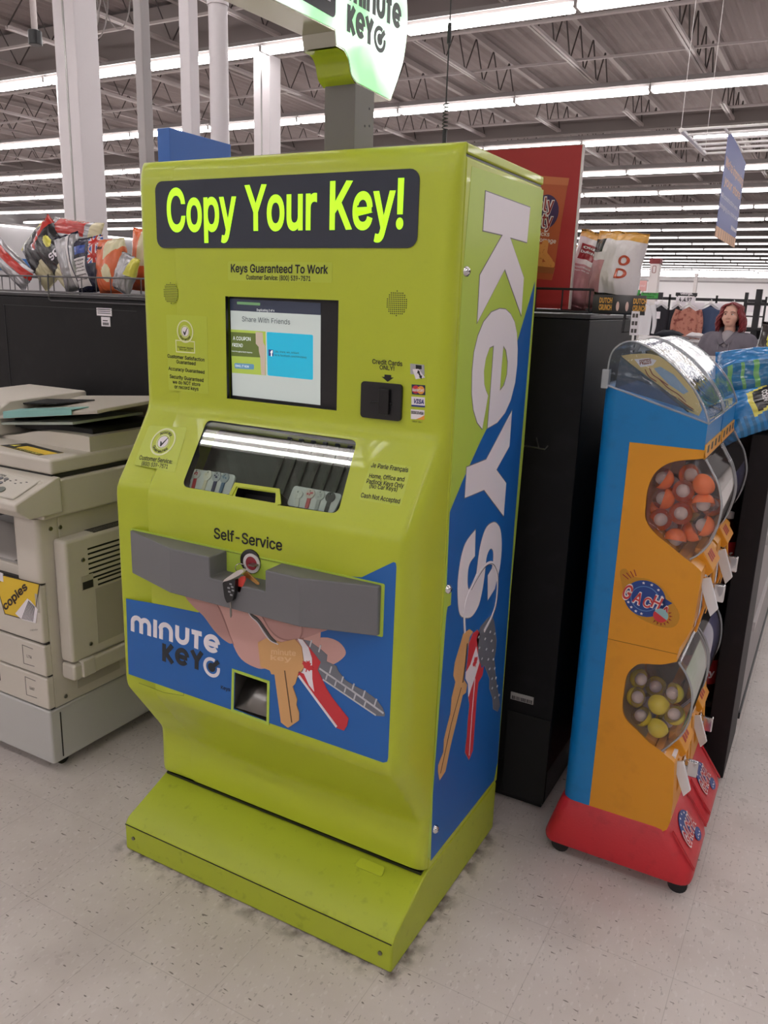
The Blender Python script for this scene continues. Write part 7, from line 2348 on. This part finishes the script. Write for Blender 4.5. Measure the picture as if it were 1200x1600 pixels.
# ================================================================== hanging banner with its wire grid
hb_ = thing('hanging_banner', 'periwinkle blue banner with orange striped foot hanging from a white wire grid', 'banner', (-1.3, 9.6, 3.3))
bt, bb = [(-1.3643,3.2742),(-1.2142,3.0225)], [(-1.3695,2.4005),(-1.1541,2.2965)]
# the banner hangs edge-on: near edge at left, turned about a vertical line
XA, YA = -1.312, 9.2
FB_ = Frame((XA, YA, 0), (0, 1, 0), (0, 0, 1))
LB = 1.62
z_top, z_bot = 3.225, 2.38
mb = MB()
mb.poly(FB_, [(0, z_bot), (LB, z_bot), (LB, z_top - .02), (LB * .5, z_top + .03), (LB * .12, z_top + .05), (0, z_top)], .002, -.002)
bn = mb.build('banner_cloth', mat('periwinkle_card', '6d75a8', .6), hb_)
MB().poly(FB_, [(0, z_bot - .105), (LB, z_bot - .105), (LB, z_bot), (0, z_bot)], .002, -.002).build('striped_foot', mat('pale_orange_card', 'dcb18e', .6), hb_)
m_ = MB()
for i in range(9):
    m_.poly(FB_, [(.01 + i * LB / 9, z_bot - .105), (.026 + i * LB / 9, z_bot - .105), (.026 + i * LB / 9, z_bot), (.01 + i * LB / 9, z_bot)], .003)
m_.build('foot_stripes', mat('brown_stripe', '8a6f74', .6), bn)
m_ = MB()
m_.text("We're improving", FB_, (.05, z_top - .27), (LB - .03, z_top - .27), .085, .003, .02)
m_.build('orange_lettering', mat('pale_orange_print', 'e0b79a', .6), bn)
m_ = MB().text('your store', FB_, (.12, z_top - .43), (LB - .12, z_top - .43), .085, .003, .02)
m_.build('orange_lettering', mat('pale_orange_print', 'e0b79a', .6), bn)
m_ = MB()
m_.text('All construction work is', FB_, (.04, z_top - .56), (LB - .04, z_top - .56), .045, .003)
m_.text('bringing you more soon', FB_, (.04, z_top - .66), (LB - .04, z_top - .66), .045, .003)
m_.text('Walmart', FB_, (LB * .66, z_bot + .06), (LB - .03, z_bot + .06), .04, .003, .03)
m_.build('white_lettering', WHITE, bn)
gz = z_top + .05
m_ = MB()
ga, gb = Vector((-1.8172,9.4591) + (3.35,)), Vector((-1.7943,10.9218) + (3.35,))
dv = gb - ga
gd = Vector((1, 0, 0))
m_.tube([ga, gb], .026, 6)
for i in range(1, 9):
    o = gd * (.42 * i)
    m_.tube([ga + o, gb + o], .014, 5)
for i in range(6):
    p = ga.lerp(gb, i / 5)
    m_.tube([p, p + gd * 3.4], .014, 5)
m_.build('wire_grid', mat('white_wire', 'f0ecea', .5), hb_)
for o in (0, 3.4):
    for p in (ga, gb):
        MB().tube([p + gd * o, p + gd * o + Vector((0, 0, 2.2))], .003, 5).build('hanging_wire', mat('white_wire', 'f0ecea', .5), hb_)

# far columns and signs seen over the racks
c0, c1 = [(-6.6871,2.4996),(-6.3652,2.5056)]
tp = (-6.5064,3.1369)
t = thing('support_column', 'far white column with a dark red band at its top, seen above the green sign', 'column', ((c0[0] + c1[0]) / 2, 32.2, 0))
MB().box(c0[0], c1[0], 32.0, 32.4, 0, tp[1]).build('shaft', mat('column_cream', 'd8d0cf', .5), t)
MB().box(c0[0] - .03, c1[0] + .03, 31.97, 32.43, tp[1], tp[1] + .18).build('red_band', mat('band_dark_red', '7c2126', .5), t)
FQ = Frame((0, 32.0, 0), (1, 0, 0), (0, 0, 1))
MB().stroke(FQ, rrect((c0[0] + c1[0]) / 2 - .06, (c0[0] + c1[0]) / 2 + .06, tp[1] - .32, tp[1] - .08, .03), .025, .004, closed=True).build('column_mark', mat('mark_brown', '8a5a55', .6), t)
c0, c1 = [(-6.3592,2.7745),(-6.2222,2.7771)]
t = thing('support_column', 'thin far white column above the black lettered sign', 'column', (c0[0], 40.1, 0))
MB().box(c0[0], c1[0], 40.0, 40.2, .02, (-6.3216,3.1358)[1]).build('shaft', mat('column_cream', 'd8d0cf', .5), t)
MB().box(c0[0] - .1, c1[0] + .1, 39.9, 40.3, 0, .02).build('base_plate', STEEL, t)
q = [(-5.6816,2.3448),(-5.4772,2.0415)]
t = thing('department_sign', 'small pink sign on a post left of the far white column', 'sign', (q[0][0], 26, 0))
MB().box(q[0][0], q[1][0], 26.0, 26.05, q[1][1], q[0][1]).build('sign_board', mat('sign_pink', 'd7a09c', .6), t)
MB().text('SALE', Frame((0, 26.0, 0), (1, 0, 0), (0, 0, 1)), (q[0][0] + .03, q[1][1] + .13), (q[1][0] - .03, q[1][1] + .13), .05, .004).build('sign_lettering', WHITE, t)
MB().box((q[0][0] + q[1][0]) / 2 - .02, (q[0][0] + q[1][0]) / 2 + .02, 26.05, 26.09, 0, q[0][1]).build('sign_post', STEELW, t)
